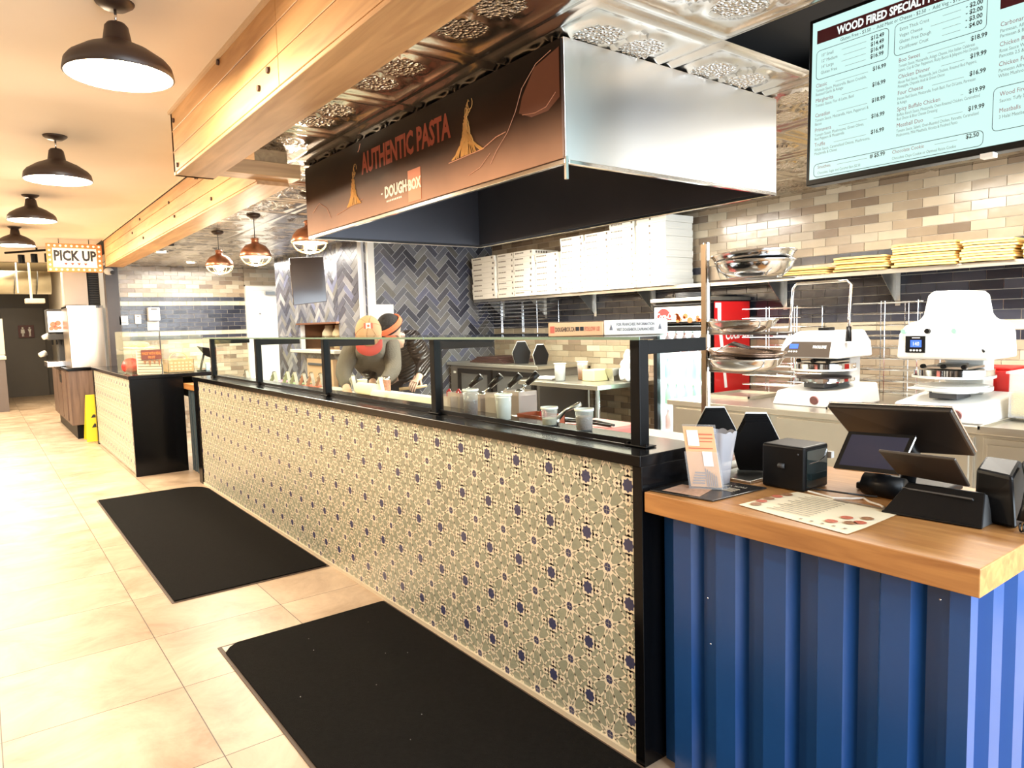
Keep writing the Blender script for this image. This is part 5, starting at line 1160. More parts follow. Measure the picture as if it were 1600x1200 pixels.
panel(MB(), -.05, .055, .0, .10, .018, .0015).build('front_pocket', M_CLR, lh); panel(MB(), -.05, .055, .0, .17, -.02, .0015).build('back_plate', M_CLR, lh)
slab(MB(), ((hx-.05, hy+.03, WZ+.0048), (hx+.03, hy-.06, WZ+.0048), (hx+.08, hy-.02, WZ+.0048), (hx+.0, hy+.06, WZ+.0048)), (0, 0, 1), .002).build('base', M_CLR, lh)
lf = thing('pizza_leaflet', 'orange pizza leaflet standing foremost in the clear holder', 'leaflet', (hx, hy, WZ+.01))
panel(MB(), -.045, .050, .004, .168, .010, .002).build('leaflet_sheet', mat('leaflet_orange', (.72, .42, .22), .5, var=.15, vscale=20), lf)
mb = MB(); panel(mb, -.035, .0, .115, .158, .0118, .0004); panel(mb, .005, .035, .06, .10, .0118, .0004); mb.build('white_boxes', M_WPAPER, lf)
mb = MB()
for k in range(5): panel(mb, -.038+.003*k, .0+.002*k, .012+.007*k, .016+.007*k, .0118, .0004)
for k in range(6): panel(mb, .006+.006*k, .009+.006*k, .006, .055-.004*k, .0118, .0004)
mb.build('grey_pictures', mat('leaflet_grey', (.30, .26, .25), .6), lf)
mb = MB(); panel(mb, .002, .044, .145, .149, .0118, .0004); panel(mb, .002, .044, .135, .138, .0118, .0004); panel(mb, -.035, .04, .107, .110, .0118, .0004); panel(mb, .002, .04, .126, .129, .0118, .0004); mb.build('heading_lines', mat('leaflet_red', (.55, .16, .08), .6), lf)
for k in range(3):
    tag(panel(MB(), -.045, .049, .004, .160-.006*k, .004-.006*k, .002).build('pizza_leaflet', [M_WPAPER, mat('leaflet_dark', (.10, .04, .03), .5), M_WPAPER][k]), ['white-backed leaflet directly behind the orange one', 'dark leaflet third from the front in the clear holder', 'rearmost pale leaflet in the clear holder'][k], 'leaflet', 'leaflets in the clear holder')
# scalloped clear cup
mb = MB(); vs = []; N = 40; cx_, cy_ = 1.895, 1.405
for j, (r_, z) in enumerate(((.028, 0), (.032, .05), (.040, .12), (.047, .165))):
    for k in range(N):
        a = 2*PI*k/N; zz = z+(.007*abs(math.sin(a*4.5)) if j == 3 else 0); sq = 1/max(abs(math.cos(a)), abs(math.sin(a)))**.6
        vs.append((cx_+r_*sq*math.cos(a), cy_+r_*sq*math.sin(a), WZ+.005+zz))
fs = [(j*N+k, j*N+(k+1) % N, (j+1)*N+(k+1) % N, (j+1)*N+k) for j in range(3) for k in range(N)]+[tuple(range(N))[::-1]]
mb.add(vs, fs, 0, True); tag(mb.build('scalloped_cup', glassmat('cup_plastic', (.93, .93, .95), .1, .15, .30, (.8, .8, .86))), 'clear plastic cup with scalloped rim behind the leaflet holder', 'cup')
# low steel ledge beside the oak top with takeout box nests
tag(MB().box(1.97, 2.60, 1.515, 1.519, .90, .95).build('steel_upstand', M_STEELW), 'thin steel upstand at the near end of the prep table', 'upstand')
takeout(2.11, 1.41, .932, -.95, 'nest of black takeout boxes standing behind the cube printer', .98, n=7)
tag(MB().box(1.965, 2.33, 1.335, 1.492, WZ+.0006, WZ+.009).build('steel_sheet', M_STEEL, bevel=.002), 'shiny steel sheet under the black takeout boxes, left of the printer', 'tray')
takeout(2.22, 1.66, .937, -.8, 'smaller nest of black and white takeout boxes beside the rack pole', 1.0, n=4)
st = MB().box(2.02, 2.30, 1.53, 1.66, .927, .935).build('steel_plate', M_STEEL, bevel=.002); tag(st, 'flat steel plate on the prep table beside the takeout boxes', 'lid')
pr_ = thing('pink_crate', 'salmon pink plastic tray with black tongs behind the last guard post', 'tray', (2.45, 2.2, .926))
MB().box(2.06, 2.34, 2.14, 2.44, .927, 1.0).build('tray_body', mat('salmon_plastic', (.78, .20, .16), .4), pr_, bevel=.01)
tag(MB().tube([(2.15, 2.15, 1.01), (2.14, 2.30, 1.012), (2.10, 2.42, 1.012)], .006, 6).tube([(2.17, 2.15, 1.01), (2.20, 2.29, 1.012), (2.12, 2.42, 1.016)], .006, 6).build('black_tongs', M_BLKPL), 'black tongs lying on the salmon pink tray', 'tongs')

# ================================================================== BOXES ON THE GLASS SHELF
def brandbox(cx, cy, w, h, m, lab, rz=PI/4, d=.235):
    """small pizza box turned towards the aisle; local origin at its right front corner, front faces local -X"""
    t = thing('printed_pizza_box', lab, 'box', (cx, cy, 1.4068), rz); return t, MB().box(0, d, 0, w, .0005, h).build('box_body', m, t, bevel=.003, w=False)
t, b = brandbox(1.862, 1.893, .205, .052, mat('kraft_box', (.74, .45, .24), .7), 'kraft pizza box with web address lying on the glass shelf')
mb = MB(); lettering(mb, 'DOUGHBOX.CA', .023, (-.001, .179, .018), RX, UP, 0, 'LEFT', 0, .42, .0004); mb.box(-.0015, -.0005, .073, .086, .019, .034); mb.box(-.0015, -.0005, .090, .103, .019, .034); mb.build('box_web_address', M_INK, b, w=False)
mb = MB(); lettering(mb, 'FOLLOW US!', .023, (-.001, .069, .018), RX, UP, 0, 'LEFT', 0, .42, .0004); mb.box(-.0015, -.0005, .182, .198, .013, .038); mb.build('box_follow_words', mat('box_red', (.60, .13, .08), .7), b, w=False)
t, b = brandbox(2.028, 1.728, .232, .056, M_WPAPER, 'white pizza box with franchise lettering lying on the glass shelf')
mb = MB(); lettering(mb, 'FOR FRANCHISE INFORMATION', .0155, (-.001, .116, .034), RX, UP, 0, 'CENTER', 0, .62, .0004); lettering(mb, 'VISIT DOUGHBOX.CA/FRANCHISES', .0155, (-.001, .116, .015), RX, UP, 0, 'CENTER', 0, .56, .0004)
for y in (.205, .027): mb.add([(-.0012, y+.006, .019), (-.0012, y-.006, .019), (-.0012, y, .042)], [(0, 1, 2)])
mb.build('box_franchise_lettering', mat('grey_print', (.18, .18, .20), .7), b, w=False)
for y in (.15, .06): MB().box(.001, .02, y-.009, y+.009, .0562, .0570).build('lid_slot', M_INK, b, w=False)

# ================================================================== FOOD AND TOOLS BEHIND THE GLASS
SLZ = 1.0355
jar(1.83, 2.75, SLZ, .036, .118, 'clear container of brown chocolate bits nearest the second guard post', (F_CHOC, .55))
jar(1.83, 2.49, SLZ, .037, .112, 'clear container full of white sauce on the black counter', (F_WHITE, .88))
jar(1.865, 2.22, SLZ, .034, .072, 'squat frosted container with a curved steel scoop', (F_CREAM, .35))
jar(1.875, 2.02, SLZ, .036, .080, 'clear container half full of brown pepper flakes nearest the end post', (F_SEED, .62))
# pans sunk behind the counter, with ladles
def inset(x, y, w, d, z, lab, m, fill):
    t = thing('inset_pan', lab, 'pan', (x, y, z)); h = .11; g = .004
    MB().box(x-w, x-w+g, y-d, y+d, z-h, z).box(x+w-g, x+w, y-d, y+d, z-h, z).box(x-w, x+w, y-d, y-d+g, z-h, z).box(x-w, x+w, y+d-g, y+d, z-h, z).box(x-w, x+w, y-d, y+d, z-h, z-h+g).build('pan_walls', m, t)
    if fill: MB().box(x-w+g, x+w-g, y-d+g, y+d-g, z-h+g, z-.02).build('contents', fill, t)
    return t
def ladle(base, tip, lab, col=M_BLKPL):
    b, t_ = Vector(base), Vector(tip); mdl = b.lerp(t_, .42); t = thing('ladle', lab, 'ladle', base)
    MB().tube([tuple(b), tuple(mdl)], .004, 8).build('steel_shaft', M_STEELP, t); MB().tube([tuple(mdl), tuple(t_)], [.013, .018], 12).build('handle_grip', col, t)
    MB().sphere(tuple(b), .024, 14, 0, None, (1, 1, .6)).build('bowl', M_STEEL, t)
TUBZ = 1.14; labs = ['leftmost', 'second', 'third', 'rightmost']
M_TUB = glassmat('tub_plastic', (.93, .90, .87), .12, .12, .35, (.75, .66, .60))
for k, (px, py, qx, qy) in enumerate(((722, 614, 752, 588), (753, 616, 783, 587), (783, 616, 813, 586), (812, 612, 840, 583))):
    b = at(px, py, X=2.06); t_ = at(qx, qy, X=2.12)
    ladle(b, t_, '%s of the four black-handled ladles standing in the clear tubs' % labs[k])
    inset(2.06, b.y, .055, .062, b.z+.006, 'clear sauce tub under the %s black-handled ladle' % labs[k], M_TUB, mat('pink_brown_sauce', (.40, .20, .15), .5, var=.3) if k in (1, 3) else mat('pale_sauce', (.70, .60, .52), .5))
for k, (px, py, l) in enumerate(((701, 612, 'red plastic clip upright beside the second guard post'), (716, 612, 'smaller red plastic clip behind the chocolate container'), (848, 644, 'red clip on the rim of the red sauce pan'))):
    p = at(px, py, X=2.03); o = MB().tube([(p.x, p.y, p.z-.10), (p.x, p.y+.012, p.z), (p.x, p.y-.006, p.z+.012), (p.x, p.y-.02, p.z), (p.x, p.y-.012, p.z-.10)], .006, 6, 0, None, True).build('red_clip', mat('clip_red', (.50, .02, .03), .35)); tag(o, l, 'clip')
p = at(700, 640, X=2.0); inset(2.02, p.y, .06, .09, 1.085, 'clear tub half hidden by the second guard post', M_TUB, None)
p = at(845, 657, X=2.03); inset(2.03, p.y, .06, .10, 1.045, 'red-brown sauce pan between the white and frosted containers', mat('amber_plastic', (.30, .07, .03), .3), mat('dark_red_sauce', (.14, .015, .015), .3))
p0 = at(868, 658, X=1.9); p1 = at(884, 641, X=1.93); p2 = at(907, 631, X=1.95)
tag(MB().tube([tuple(p0), tuple(p1), tuple(p2)], [.012, .008, .010], 10).sphere(tuple(p0), .022, 12, 0, None, (.8, 1, .8)).build('steel_scoop', M_STEEL), 'curved steel scoop leaning out of the frosted container', 'scoop')
for i, y in enumerate((1.75, 2.1, 2.45)): MB
dish_fill = [(F_CREAM, 'cream cheese'), (mat('salad_red', (.55, .12, .05), .6, var=.5, vscale=60), 'chopped tomato'), (mat('herb_green', (.15, .22, .06), .7, var=.5, vscale=60), 'green herbs'), (mat('onion_purple', (.30, .10, .16), .6, var=.5, vscale=60), 'red onion')]
# clear plastic tongs/scoop racks: A-shaped ladders of small steel lids
M_LID = mat('tag_strip_cream', (.62, .56, .42), .5); M_TAGD = mat('tag_dark_back', (.10, .09, .08), .5)
def lidrack(px, py, w, h, lab, Z=.957, sgn=1):
    """leaning strip holding a ladder of small label plates"""
    p = at(px, py, Z=Z); t = thing('label_rack', lab, 'label rack', p, 0, 'label racks standing among the topping pans')
    a, b = Vector(p), Vector(p)+Vector((.02, -sgn*w, h)); n = 6
    slab(MB(), (tuple(a), tuple(a+Vector((.028, 0, 0))), tuple(b+Vector((.028, 0, 0))), tuple(b)), (0, -.5, -.3), .006).build('rack_strip', M_LID, t)
    slab(MB(), (tuple(b), tuple(b+Vector((.028, 0, 0))), tuple(b+Vector((.028, -sgn*w*.9, -h))), tuple(b+Vector((0, -sgn*w*.9, -h)))), (0, .5, -.3), .006).build('rack_strip', mat('pale_strip', (.60, .58, .52), .5), t)
    for k in range(n):
        c = a.lerp(b, (k+.5)/n)+Vector((-.002, 0, .002)); slab(MB(), (tuple(c+Vector((0, sgn*.01, -.009))), tuple(c+Vector((.025, sgn*.01, -.009))), tuple(c+Vector((.025, -sgn*.008, .009))), tuple(c+Vector((0, -sgn*.008, .009)))), (-.4, 0, 1), .003).build('label_plate', M_TAGD if k % 2 else M_WPAPER, t)
lidrack(541, 613, .06, .135, 'tall label rack in front of the bending worker, left'); lidrack(583, 618, .06, .14, 'label rack right of the paper cup, its long leg nearest the glass')
for k, px in enumerate((378, 398, 421, 441, 452, 466, 478, 492)):
    lidrack(px, 597+k*.9, .06, .115-.004*(k % 3), '%s label rack from the left, behind the far glass panes' % ['first', 'second', 'third', 'fourth', 'fifth', 'sixth', 'seventh', 'eighth'][k], .969)
# topping pans: row of steel inserts sunk in the table behind the far panes
MB_top = thing('topping_rail', 'raised steel topping rail with food pans behind the far glass panes', 'topping rail', (2.15, 5.95, .9))
MB().box(1.96, 2.44, 5.32, 7.05, .885, .955).build('rail_body', M_STEELW, MB_top, bevel=.003); MB().box(2.0, 2.40, 5.34, 7.0, .1, .885).build('cabinet', M_STEEL, MB_top)
for k in range(4):
    f, nm = dish_fill[k]; y = 5.50+k*.42
    MB().box(2.02, 2.40, y-.19, y+.19, .9555, .963).box(2.03, 2.39, y-.18, y+.18, .963, .968, 1).build('food_pan', [M_STEEL, f], MB_top)
# paper cup, spice tin, roll of paper, wooden handle
p = at(604, 614, Z=.957); t = thing('printed_tin', 'tall printed spice tin with red pattern beside the second worker’s hand', 'tin', p)
MB().cyl(tuple(p), .034, .12, 24).build('tin_body', mat('tin_print', (.45, .20, .12), .35, var=.8, vscale=70), t); MB().lathe([(.032, .10), (.0348, .10), (.0348, .123), (.030, .123)], p, 24).build('tin_rim', M_STEELP, t)
p = at(567, 614, Z=.957); t = thing('paper_cup', 'cream paper cup with brown mark between the two label racks', 'cup', p)
MB().lathe([(0, 0), (.028, 0), (.038, .105), (.040, .107), (.040, .103)], p, 24).build('cup_wall', M_CREAM, t); MB().sphere((p.x-.028, p.y-.016, p.z+.035), .015, 12, 0, None, (.4, .4, 1)).build('brown_mark', mat('cup_brown', (.45, .28, .16), .6), t)
tag(MB().cyl((0, 0, 0), .036, .85, 24, 0, T((2.18, 3.62, .993), 0, -PI/2)).build('paper_roll', mat('roll_white', (.86, .82, .66), .7)), 'white paper roll lying on the cutting board before the workers', 'roll')
tag(MB().cyl((0, 0, 0), .045, .30, 24, 0, T((2.32, 4.72, .9995), 0, -PI/2)).build('dough_log', mat('dough', (.84, .76, .58), .7)), 'pale round dough piece on the board at the left of the paper cup', 'dough')

# ================================================================== FAR COUNTER THINGS
FCZ = 1.0355
ds = thing('display_case', 'clear acrylic display case on the far counter', 'display case', (1.45, 8.4, FCZ))
M_CASE = glassmat('case_acrylic', (.97, .99, .95), .03, .10, .05, (.8, .85, .6))
MB().box(1.255, 1.259, 8.15, 9.1, FCZ, 1.48).build('side_pane', M_CASE, ds); MB().box(1.259, 1.95, 8.15, 8.154, FCZ, 1.47).build('front_pane', M_CASE, ds); MB().box(1.255, 1.95, 8.15, 9.1, 1.48, 1.486).build('top_pane', M_CASE, ds)
MB().box(1.53, 1.54, 8.143, 8.156, FCZ, 1.48).build('joint_strip', M_DARKGREY, ds)
sn = thing('snack_rack', 'white wire snack rack with an orange lettered header under the case', 'rack', (1.42, 8.12, FCZ))
MB().box(1.30, 1.52, 8.08, 8.14, FCZ+.005, FCZ+.25).build('rack_back', mat('rack_cream', (.80, .70, .48), .6), sn)
mb = MB()
for k in range(8): mb.tube([(1.295, 8.075, FCZ+.03+k*.03), (1.525, 8.075, FCZ+.02+k*.03)], .002, 5)
mb.build('rack_wires', M_INK, sn)
MB().box(1.335, 1.525, 8.062, 8.072, FCZ+.155, FCZ+.255).build('header_board', mat('header_brown', (.16, .04, .02), .5), sn)
mb = MB(); lettering(mb, 'MADE WITH REAL', .040, (1.43, 8.061, FCZ+.205), (1, 0, 0), UP, 0, 'CENTER', 0, .55, .001); lettering(mb, 'FRUIT', .036, (1.43, 8.061, FCZ+.167), (1, 0, 0), UP, 0, 'CENTER', 0, .7, .001); mb.build('header_lettering', M_ORINK, sn)
mb = MB(); [mb.add([(1.35+k*.045, 8.06, FCZ+.15), (1.38+k*.045, 8.06, FCZ+.15), (1.365+k*.045, 8.06, FCZ+.10-.02*(k % 2))], [(0, 1, 2)]) for k in range(4)]; mb.build('drip_shapes', mat('drip_brown', (.30, .14, .06), .6), sn)
rc = thing('red_candy_dome', 'round red pleated container beside the snack rack on the far counter', 'container', (1.31, 8.55, FCZ))
mb = MB(); N = 32; vs = []
for r_, z in ((.05, 0), (.085, .04), (.09, .08), (.07, .13), (.035, .16), (0, .165)):
    for k in range(N): a = 2*PI*k/N; q = r_*(1+.05*math.cos(a*8)); vs.append((1.32+q*math.cos(a), 8.62+q*math.sin(a), FCZ+z))
mb.add(vs, [(j*N+k, j*N+(k+1) % N, (j+1)*N+(k+1) % N, (j+1)*N+k) for j in range(5) for k in range(N)]+[tuple(range(N))[::-1]], 0, True); mb.build('pleated_body', M_RED, rc)
bk = thing('woven_basket', 'tan perforated basket with bagged snacks right of the case', 'basket', (1.72, 8.3, FCZ))
mb = MB(); x0, x1, y0, y1 = 1.60, 1.86, 8.17, 8.42
for a in ((x0, x1, y0, y0+.008), (x0, x1, y1-.008, y1), (x0, x0+.008, y0, y1), (x1-.008, x1, y0, y1)): mb.box(*a, FCZ+.001, FCZ+.14)
mb.box(x0, x1, y0, y1, FCZ+.001, FCZ+.008); mb.build('basket_body', mat('tan_basket', (.55, .33, .17), .6), bk, bevel=.002)
mb = MB()
for i in range(6):
    for j in range(3): mb.box(x0+.025+i*.037, x0+.048+i*.037, y0-.0008, y0, FCZ+.025+j*.035, FCZ+.042+j*.035)
mb.build('basket_holes', mat('hole_cream', (.75, .62, .42), .7), bk)
mb = MB(); mb.tube([(x0+.04+.18*(.5-.5*math.cos(a)), y0+.12, FCZ+.14+.075*math.sin(a)) for a in [k*PI/10 for k in range(11)]], .005, 6); mb.build('basket_handle', mat('handle_gold', (.65, .45, .18), .4), bk)
for k in range(4): blob('snack_bag', (x0+.05+k*.052, y0+.12, FCZ+.02), .055, (.7, .9, 1.5), mat('snack_bag_%d' % k, [(.62, .40, .22), (.70, .55, .38), (.45, .26, .14), (.75, .62, .50)][k], .35, var=.4), k, '%s snack bag from the left standing in the tan basket' % ['first', 'second', 'third', 'fourth'][k], 'snack bag')
bt2 = thing('bakery_tray', 'tray of pale bread rolls inside the clear case', 'tray', (1.42, 8.6, FCZ)); MB().box(1.30, 1.50, 8.25, 8.9, FCZ+.27, FCZ+.28).build('tray', M_CREAM, bt2)
for k, y in enumerate((8.32, 8.48, 8.64, 8.80)): blob('bread_roll', (1.40, y, FCZ+.281), .05, (1.2, 1, .7), mat('bread', (.66, .56, .26), .7, var=.3, vscale=20), k+9, '%s pale bread roll from the camera side in the clear case' % ORD[k].replace('bottom', 'first'), 'bread roll', .1)
tt = thing('tilted_tablet', 'black tablet tilted on an arm at the far counter end', 'tablet', (2.0, 8.2, FCZ))
slab(MB(), ((1.905, 8.2, 1.305), (2.035, 8.2, 1.28), (2.05, 8.23, 1.17), (1.99, 8.23, 1.20)), (.2, .8, .5), .012).build('tablet_body', M_BLKPL, tt, bevel=.003)
MB().tube([(1.99, 8.24, 1.24), (1.96, 8.24, 1.14), (1.93, 8.2, 1.05)], .012, 8).cyl((1.94, 8.2, FCZ+.001), .05, .012, 20).build('stand', M_BLKPL, tt)
tag(MB().box(1.97, 2.01, 8.12, 8.16, FCZ+.001, FCZ+.09).build('card_terminal', mat('terminal_blue', (.40, .60, .70), .4), bevel=.006), 'small pale blue card terminal at the foot of the tilted tablet', 'card terminal')

# ================================================================== END WALL FIXTURES
def plate(px0, py0, px1, py1, nm, lab, cat, th=.03, m=M_WHITE, extra=None):
    a, b = at(px0, py0, Y=10.99), at(px1, py1, Y=10.99); t = thing(nm, lab, cat, ((a.x+b.x)/2, 10.98, b.z))
    MB().box(a.x, b.x, 10.99-th, 10.992, b.z, a.z).build('casing', m, t, bevel=.006)
    if extra: extra(t, a, b, 10.99-th)
    return t
plate(185, 494, 200, 508, 'thermostat', 'square cream thermostat, leftmost fitting on the tiled end wall', 'thermostat', extra=lambda t, a, b, y: MB().box(a.x+.03, b.x-.02, y-.003, y, b.z+.03, b.z+.04).build('slot', M_DARKGREY, t))
plate(210, 492, 220.5, 506, 'wall_switch', 'small cream switch between the thermostat and the dispenser', 'switch', extra=lambda t, a, b, y: MB().box(a.x+.02, b.x-.02, y-.003, y, a.z-.03, a.z-.02).build('slot', M_DARKGREY, t))
plate(229, 481, 248, 501, 'towel_dispenser', 'cream paper dispenser on the tiled end wall', 'dispenser', .12, extra=lambda t, a, b, y: MB().box(a.x+.03, b.x-.03, y-.003, y, a.z-.03, a.z-.015).build('slot', M_DARKGREY, t))
plate(229.5, 502.5, 249, 516, 'notice_card', 'white notice card directly under the cream dispenser', 'notice', .01, M_WPAPER)
cm = at(170, 424, Y=10.9)
sc_ = thing('security_camera', 'white dome security camera beside the end of the pine beam', 'camera', cm); MB().sphere(tuple(cm), .055, 18, 0, None, (1.1, 1, .9)).build('camera_body', M_WHITE, sc_); MB().cyl((0, 0, 0), .025, .05, 14, 0, T((cm.x+.03, cm.y-.05, cm.z-.02), 0, PI/2)).build('camera_lens', M_INK, sc_)
# ================================================================== PICK UP SIGN
sx0, sx1, sz0, sz1, sy = .668, 1.192, 2.155, 2.462, 9.14
ps = thing('pickup_sign', 'hanging marquee sign reading pick up with orange bulb border', 'sign', ((sx0+sx1)/2, sy, sz0))
MB().box(sx0, sx1, sy, sy+.035, sz0, sz1).build('sign_board', mat('sign_orange', (.62, .20, .06), .5), ps, bevel=.004)
sp_ = MB().box(sx0+.055, sx1-.055, sy-.003, sy, sz0+.05, sz1-.05).build('sign_face', mat('sign_face', (.80, .76, .62), .5, emit=.25, ecol=(1, .95, .8)), ps)
mb = MB(); lettering(mb, 'PICK UP', .150, ((sx0+sx1)/2, sy-.004, sz0+.125), (1, 0, 0), UP, 0, 'CENTER', 0, .74, .006); mb.build('sign_lettering', M_INK, sp_)
mb = MB()
for k in range(4):
    x = (sx0+sx1)/2-.09+k*.062; mb.add([(x-.018, sy-.004, sz0+.098), (x+.018, sy-.004, sz0+.098), (x, sy-.004, sz0+.070)], [(0, 2, 1)])
mb.build('sign_arrows', M_REDINK, sp_)
M_DOT = mat('marquee_bulb', (1, .75, .45), .4, emit=1.2, ecol=(1, .72, .42)); pts = []
for k in range(10): x = sx0+.027+k*(sx1-sx0-.054)/9; pts += [(x, sz1-.025), (x, sz0+.025)]
for k in range(1, 5): z = sz0+.025+k*(sz1-sz0-.05)/5; pts += [(sx0+.027, z), (sx1-.027, z)]
for x, z in pts: MB().sphere((x, sy-.001, z), .012, 10, 0, None, (1, .5, 1)).build('bulb', M_DOT, ps)
MB().tube([(sx0+.12, sy+.018, sz1), (sx0+.12, sy+.018, ZP)], .004, 6).tube([(sx1-.12, sy+.018, sz1), (sx1-.12, sy+.018, ZP)], .004, 6).build('hangers', M_BLKMT, ps)

# ================================================================== SODA STATION AND CORRIDOR
ss = thing('soda_station', 'brown wood-grain soda station cabinet with dark toe kick', 'cabinet', (1.25, 12.6, 0))
SX0, SX1, SY0, SY1 = .985, 1.42, 11.55, 14.2
b = MB().box(SX0, SX1, SY0, SY1, .20, .965).build('cabinet_body', M_WALNUT, ss, bevel=.003); MB().box(SX0+.06, SX1, SY0+.05, SY1, 0, .20).build('toe_kick', M_BLKMT, ss)
MB().box(SX0-.02, SX1+.02, SY0-.02, SY1, .965, 1.0).build('worktop', M_BLACK, ss, bevel=.003)
for k, y in enumerate((12.2, 12.9, 13.55)): MB().box(SX0-.012, SX0, y-.30, y+.30, .24, .94).build('door_panel', M_WALNUT, b, bevel=.002)
MB().box(SX0-.014, SX0-.006, 12.45, 12.75, .76, .88).build('trash_opening', M_INK, b)
im = thing('ice_machine', 'tall stainless ice machine standing on the soda station', 'ice machine', (1.25, 11.9, 1.0))
MB().box(1.035, 1.47, 11.62, 12.4, 1.001, 1.87).build('steel_case', mat('pinkish_steel', (.66, .56, .47), .30, 1., var=.25, vscale=2, stretch=(6, 1, .3)), im, bevel=.008); MB().box(1.03, 1.475, 11.60, 12.4, 1.845, 1.875).build('top_trim', M_STEELP, im)
mb = MB(); lettering(mb, 'S', .07, (1.255, 11.618, 1.66), (1, 0, 0), UP, 0, 'CENTER', 0, .8); mb.build('case_emblem', M_DARKGREY, im)
dp = thing('drink_dispenser', 'soda dispenser with a lit red and white picture panel', 'dispenser', (.95, 12.6, 1.0))
MB().box(.86, 1.12, 12.56, 13.0, 1.50, 1.86).box(.98, 1.12, 12.62, 12.95, 1.001, 1.5).box(.86, 1.12, 12.5, 12.95, 1.40, 1.49).build('dispenser_body', M_DARKGREY, dp, bevel=.01)
f = MB().box(.865, 1.05, 12.552, 12.56, 1.52, 1.83).build('picture_panel', mat('picture_glow', (.95, .92, .85), .4, emit=1.0, ecol=(1, .96, .9)), dp)
mb = MB(); [mb.add([(cx_+q*math.cos(a), 12.550, cz_+q*math.sin(a)) for a in [j*PI/5 for j in range(10)]], [tuple(range(10))]) for cx_, cz_, q in ((.93, 1.63, .045), (.99, 1.65, .04), (.96, 1.58, .035), (.90, 1.57, .03), (1.01, 1.58, .025))]; mb.build('picture_fruit', mat('fruit_red', (.85, .22, .12), .5, emit=.5, ecol=(1, .25, .15), var=.3, vscale=30), f)
mb = MB()
for k in range(4): mb.cyl((.90+k*.055, 12.53, 1.33), .012, .07, 10)
mb.build('nozzles', M_BLKPL, dp); MB().box(.80, 1.12, 12.40, 12.95, 1.001, 1.09).build('drip_tray', M_STEELP, dp, bevel=.01)
for x, z, l in ((.80, 1.44, 'white paper cup stack end beside the dispenser, upper'), (.74, 1.18, 'white lid stack beside the dispenser, lower')): tag(MB().lathe([(0, 0), (.035, 0), (.045, .09), (0, .09)], (0, 0, 0), 16, 0, T((x, 12.7, z), .5, 0, PI/2-.3)).build('cup_stack', M_WPAPER), l, 'cups')
# column panels above
struct(MB().box(1.05, 1.345, 12.0, 12.3, 1.90, ZP).build('trim_4', mat('pale_pink_panel', (.74, .62, .52), .5)))
lv = thing('wall_louvre', 'dark ribbed ventilation louvre above the ice machine', 'vent', (1.45, 12.0, 1.9)); MB().box(1.36, 1.56, 12.05, 12.2, 1.88, 2.45).build('louvre_frame', M_INK, lv)
for k in range(16): MB().box(1.37, 1.55, 12.03, 12.06, 1.90+k*.034, 1.915+k*.034).build('slat', mat('louvre_slat', (.03, .025, .02), .4), lv)
# wet floor sign
wf = thing('wet_floor_sign', 'yellow folding wet floor sign between the soda station and far counter', 'floor sign', (1.2, 11.2, 0))
for s_, nm in ((-1, 'front_leaf'), (1, 'rear_leaf')):
    yb = 11.22+s_*.16; mb = MB(); q = [(1.095, yb, .01), (1.345, yb, .01), (1.30, 11.22+s_*.012, .64), (1.135, 11.22+s_*.012, .64)]; slab(mb, q, (0, 1, 0), .012); mb.build(nm, mat('safety_yellow', (.85, .62, .02), .4), wf, bevel=.003)
mb = MB()
for k in range(3): z = .2+k*.13; mb.add([(1.17, 11.22-.16*(1-z/.64)-.008, z), (1.25, 11.22-.16*(1-z/.64)-.008, z), (1.21, 11.22-.16*(1-(z+.06)/.64)-.008, z+.06)], [(0, 1, 2)])
mb.build('warning_marks', M_INK, wf)
# duct, hangers, corridor bits
du = thing('spiral_duct', 'large spiral ventilation duct hanging across the far corridor', 'duct', (.2, 15, 2.16))
MB().tube([(-2.7, 15, 2.40), (1.12, 15, 2.40)], .20, 28).build('duct_body', mat('galvanised', (.62, .56, .42), .32, 1., var=.15), du)
for k in range(12): MB().tube([(-2.6+k*.32+.02*math.cos(a), 15+.203*math.sin(a), 2.40+.203*math.cos(a)) for a in [j*PI/8 for j in range(16)]], .005, 5, 0, None, True).build('duct_seam', M_DARKGREY, du)
MB().tube([(.62, 14.6, 2.2), (.62, 14.6, 2.94)], .012, 6).tube([(.80, 14.6, 2.1), (.80, 14.6, 2.94)], .02, 6).build('hanger_pipe', mat('pale_pipe', (.7, .66, .5), .5), du)
tag(MB().box(.70, .98, 14.4, 14.6, 2.02, 2.10).build('duct_grille', mat('grille_grey', (.5, .46, .36), .5), bevel=.01), 'small tilted supply grille hanging below the spiral duct', 'grille')
tl = thing('track_light', 'black track of spotlights behind the pick up sign', 'lamp', (.7, 10.2, 2.4))
MB().tube([(.35, 10.5, 2.47), (.95, 9.9, 2.49)], .014, 6).box(.64, .66, 10.19, 10.21, 2.47, ZP).build('track', M_BLKMT, tl)
for k, (x, y) in enumerate(((.50, 10.35), (.62, 10.2), (.75, 10.1))): MB().cyl((x, y, 2.34), .035, .10, 14).build('spot_head', M_BLKMT, tl)
p = at(42, 424, Y=11.4); 
lc = thing('low_side_counter', 'grey-brown side counter at the left edge of the aisle', 'counter', (.2, 18, 0)); MB().box(-1.2, .42, 17.0, 18.9, 0, 1.03).build('counter_body', mat('grey_laminate', (.16, .13, .12), .4), lc); MB().box(-1.2, .44, 16.98, 18.92, 1.03, 1.09).build('counter_top', M_CREAM, lc)
struct(MB().box(-1.5, .46, 18.2, 18.4, 1.1, 1.85).build('wall_side', M_WALLW))

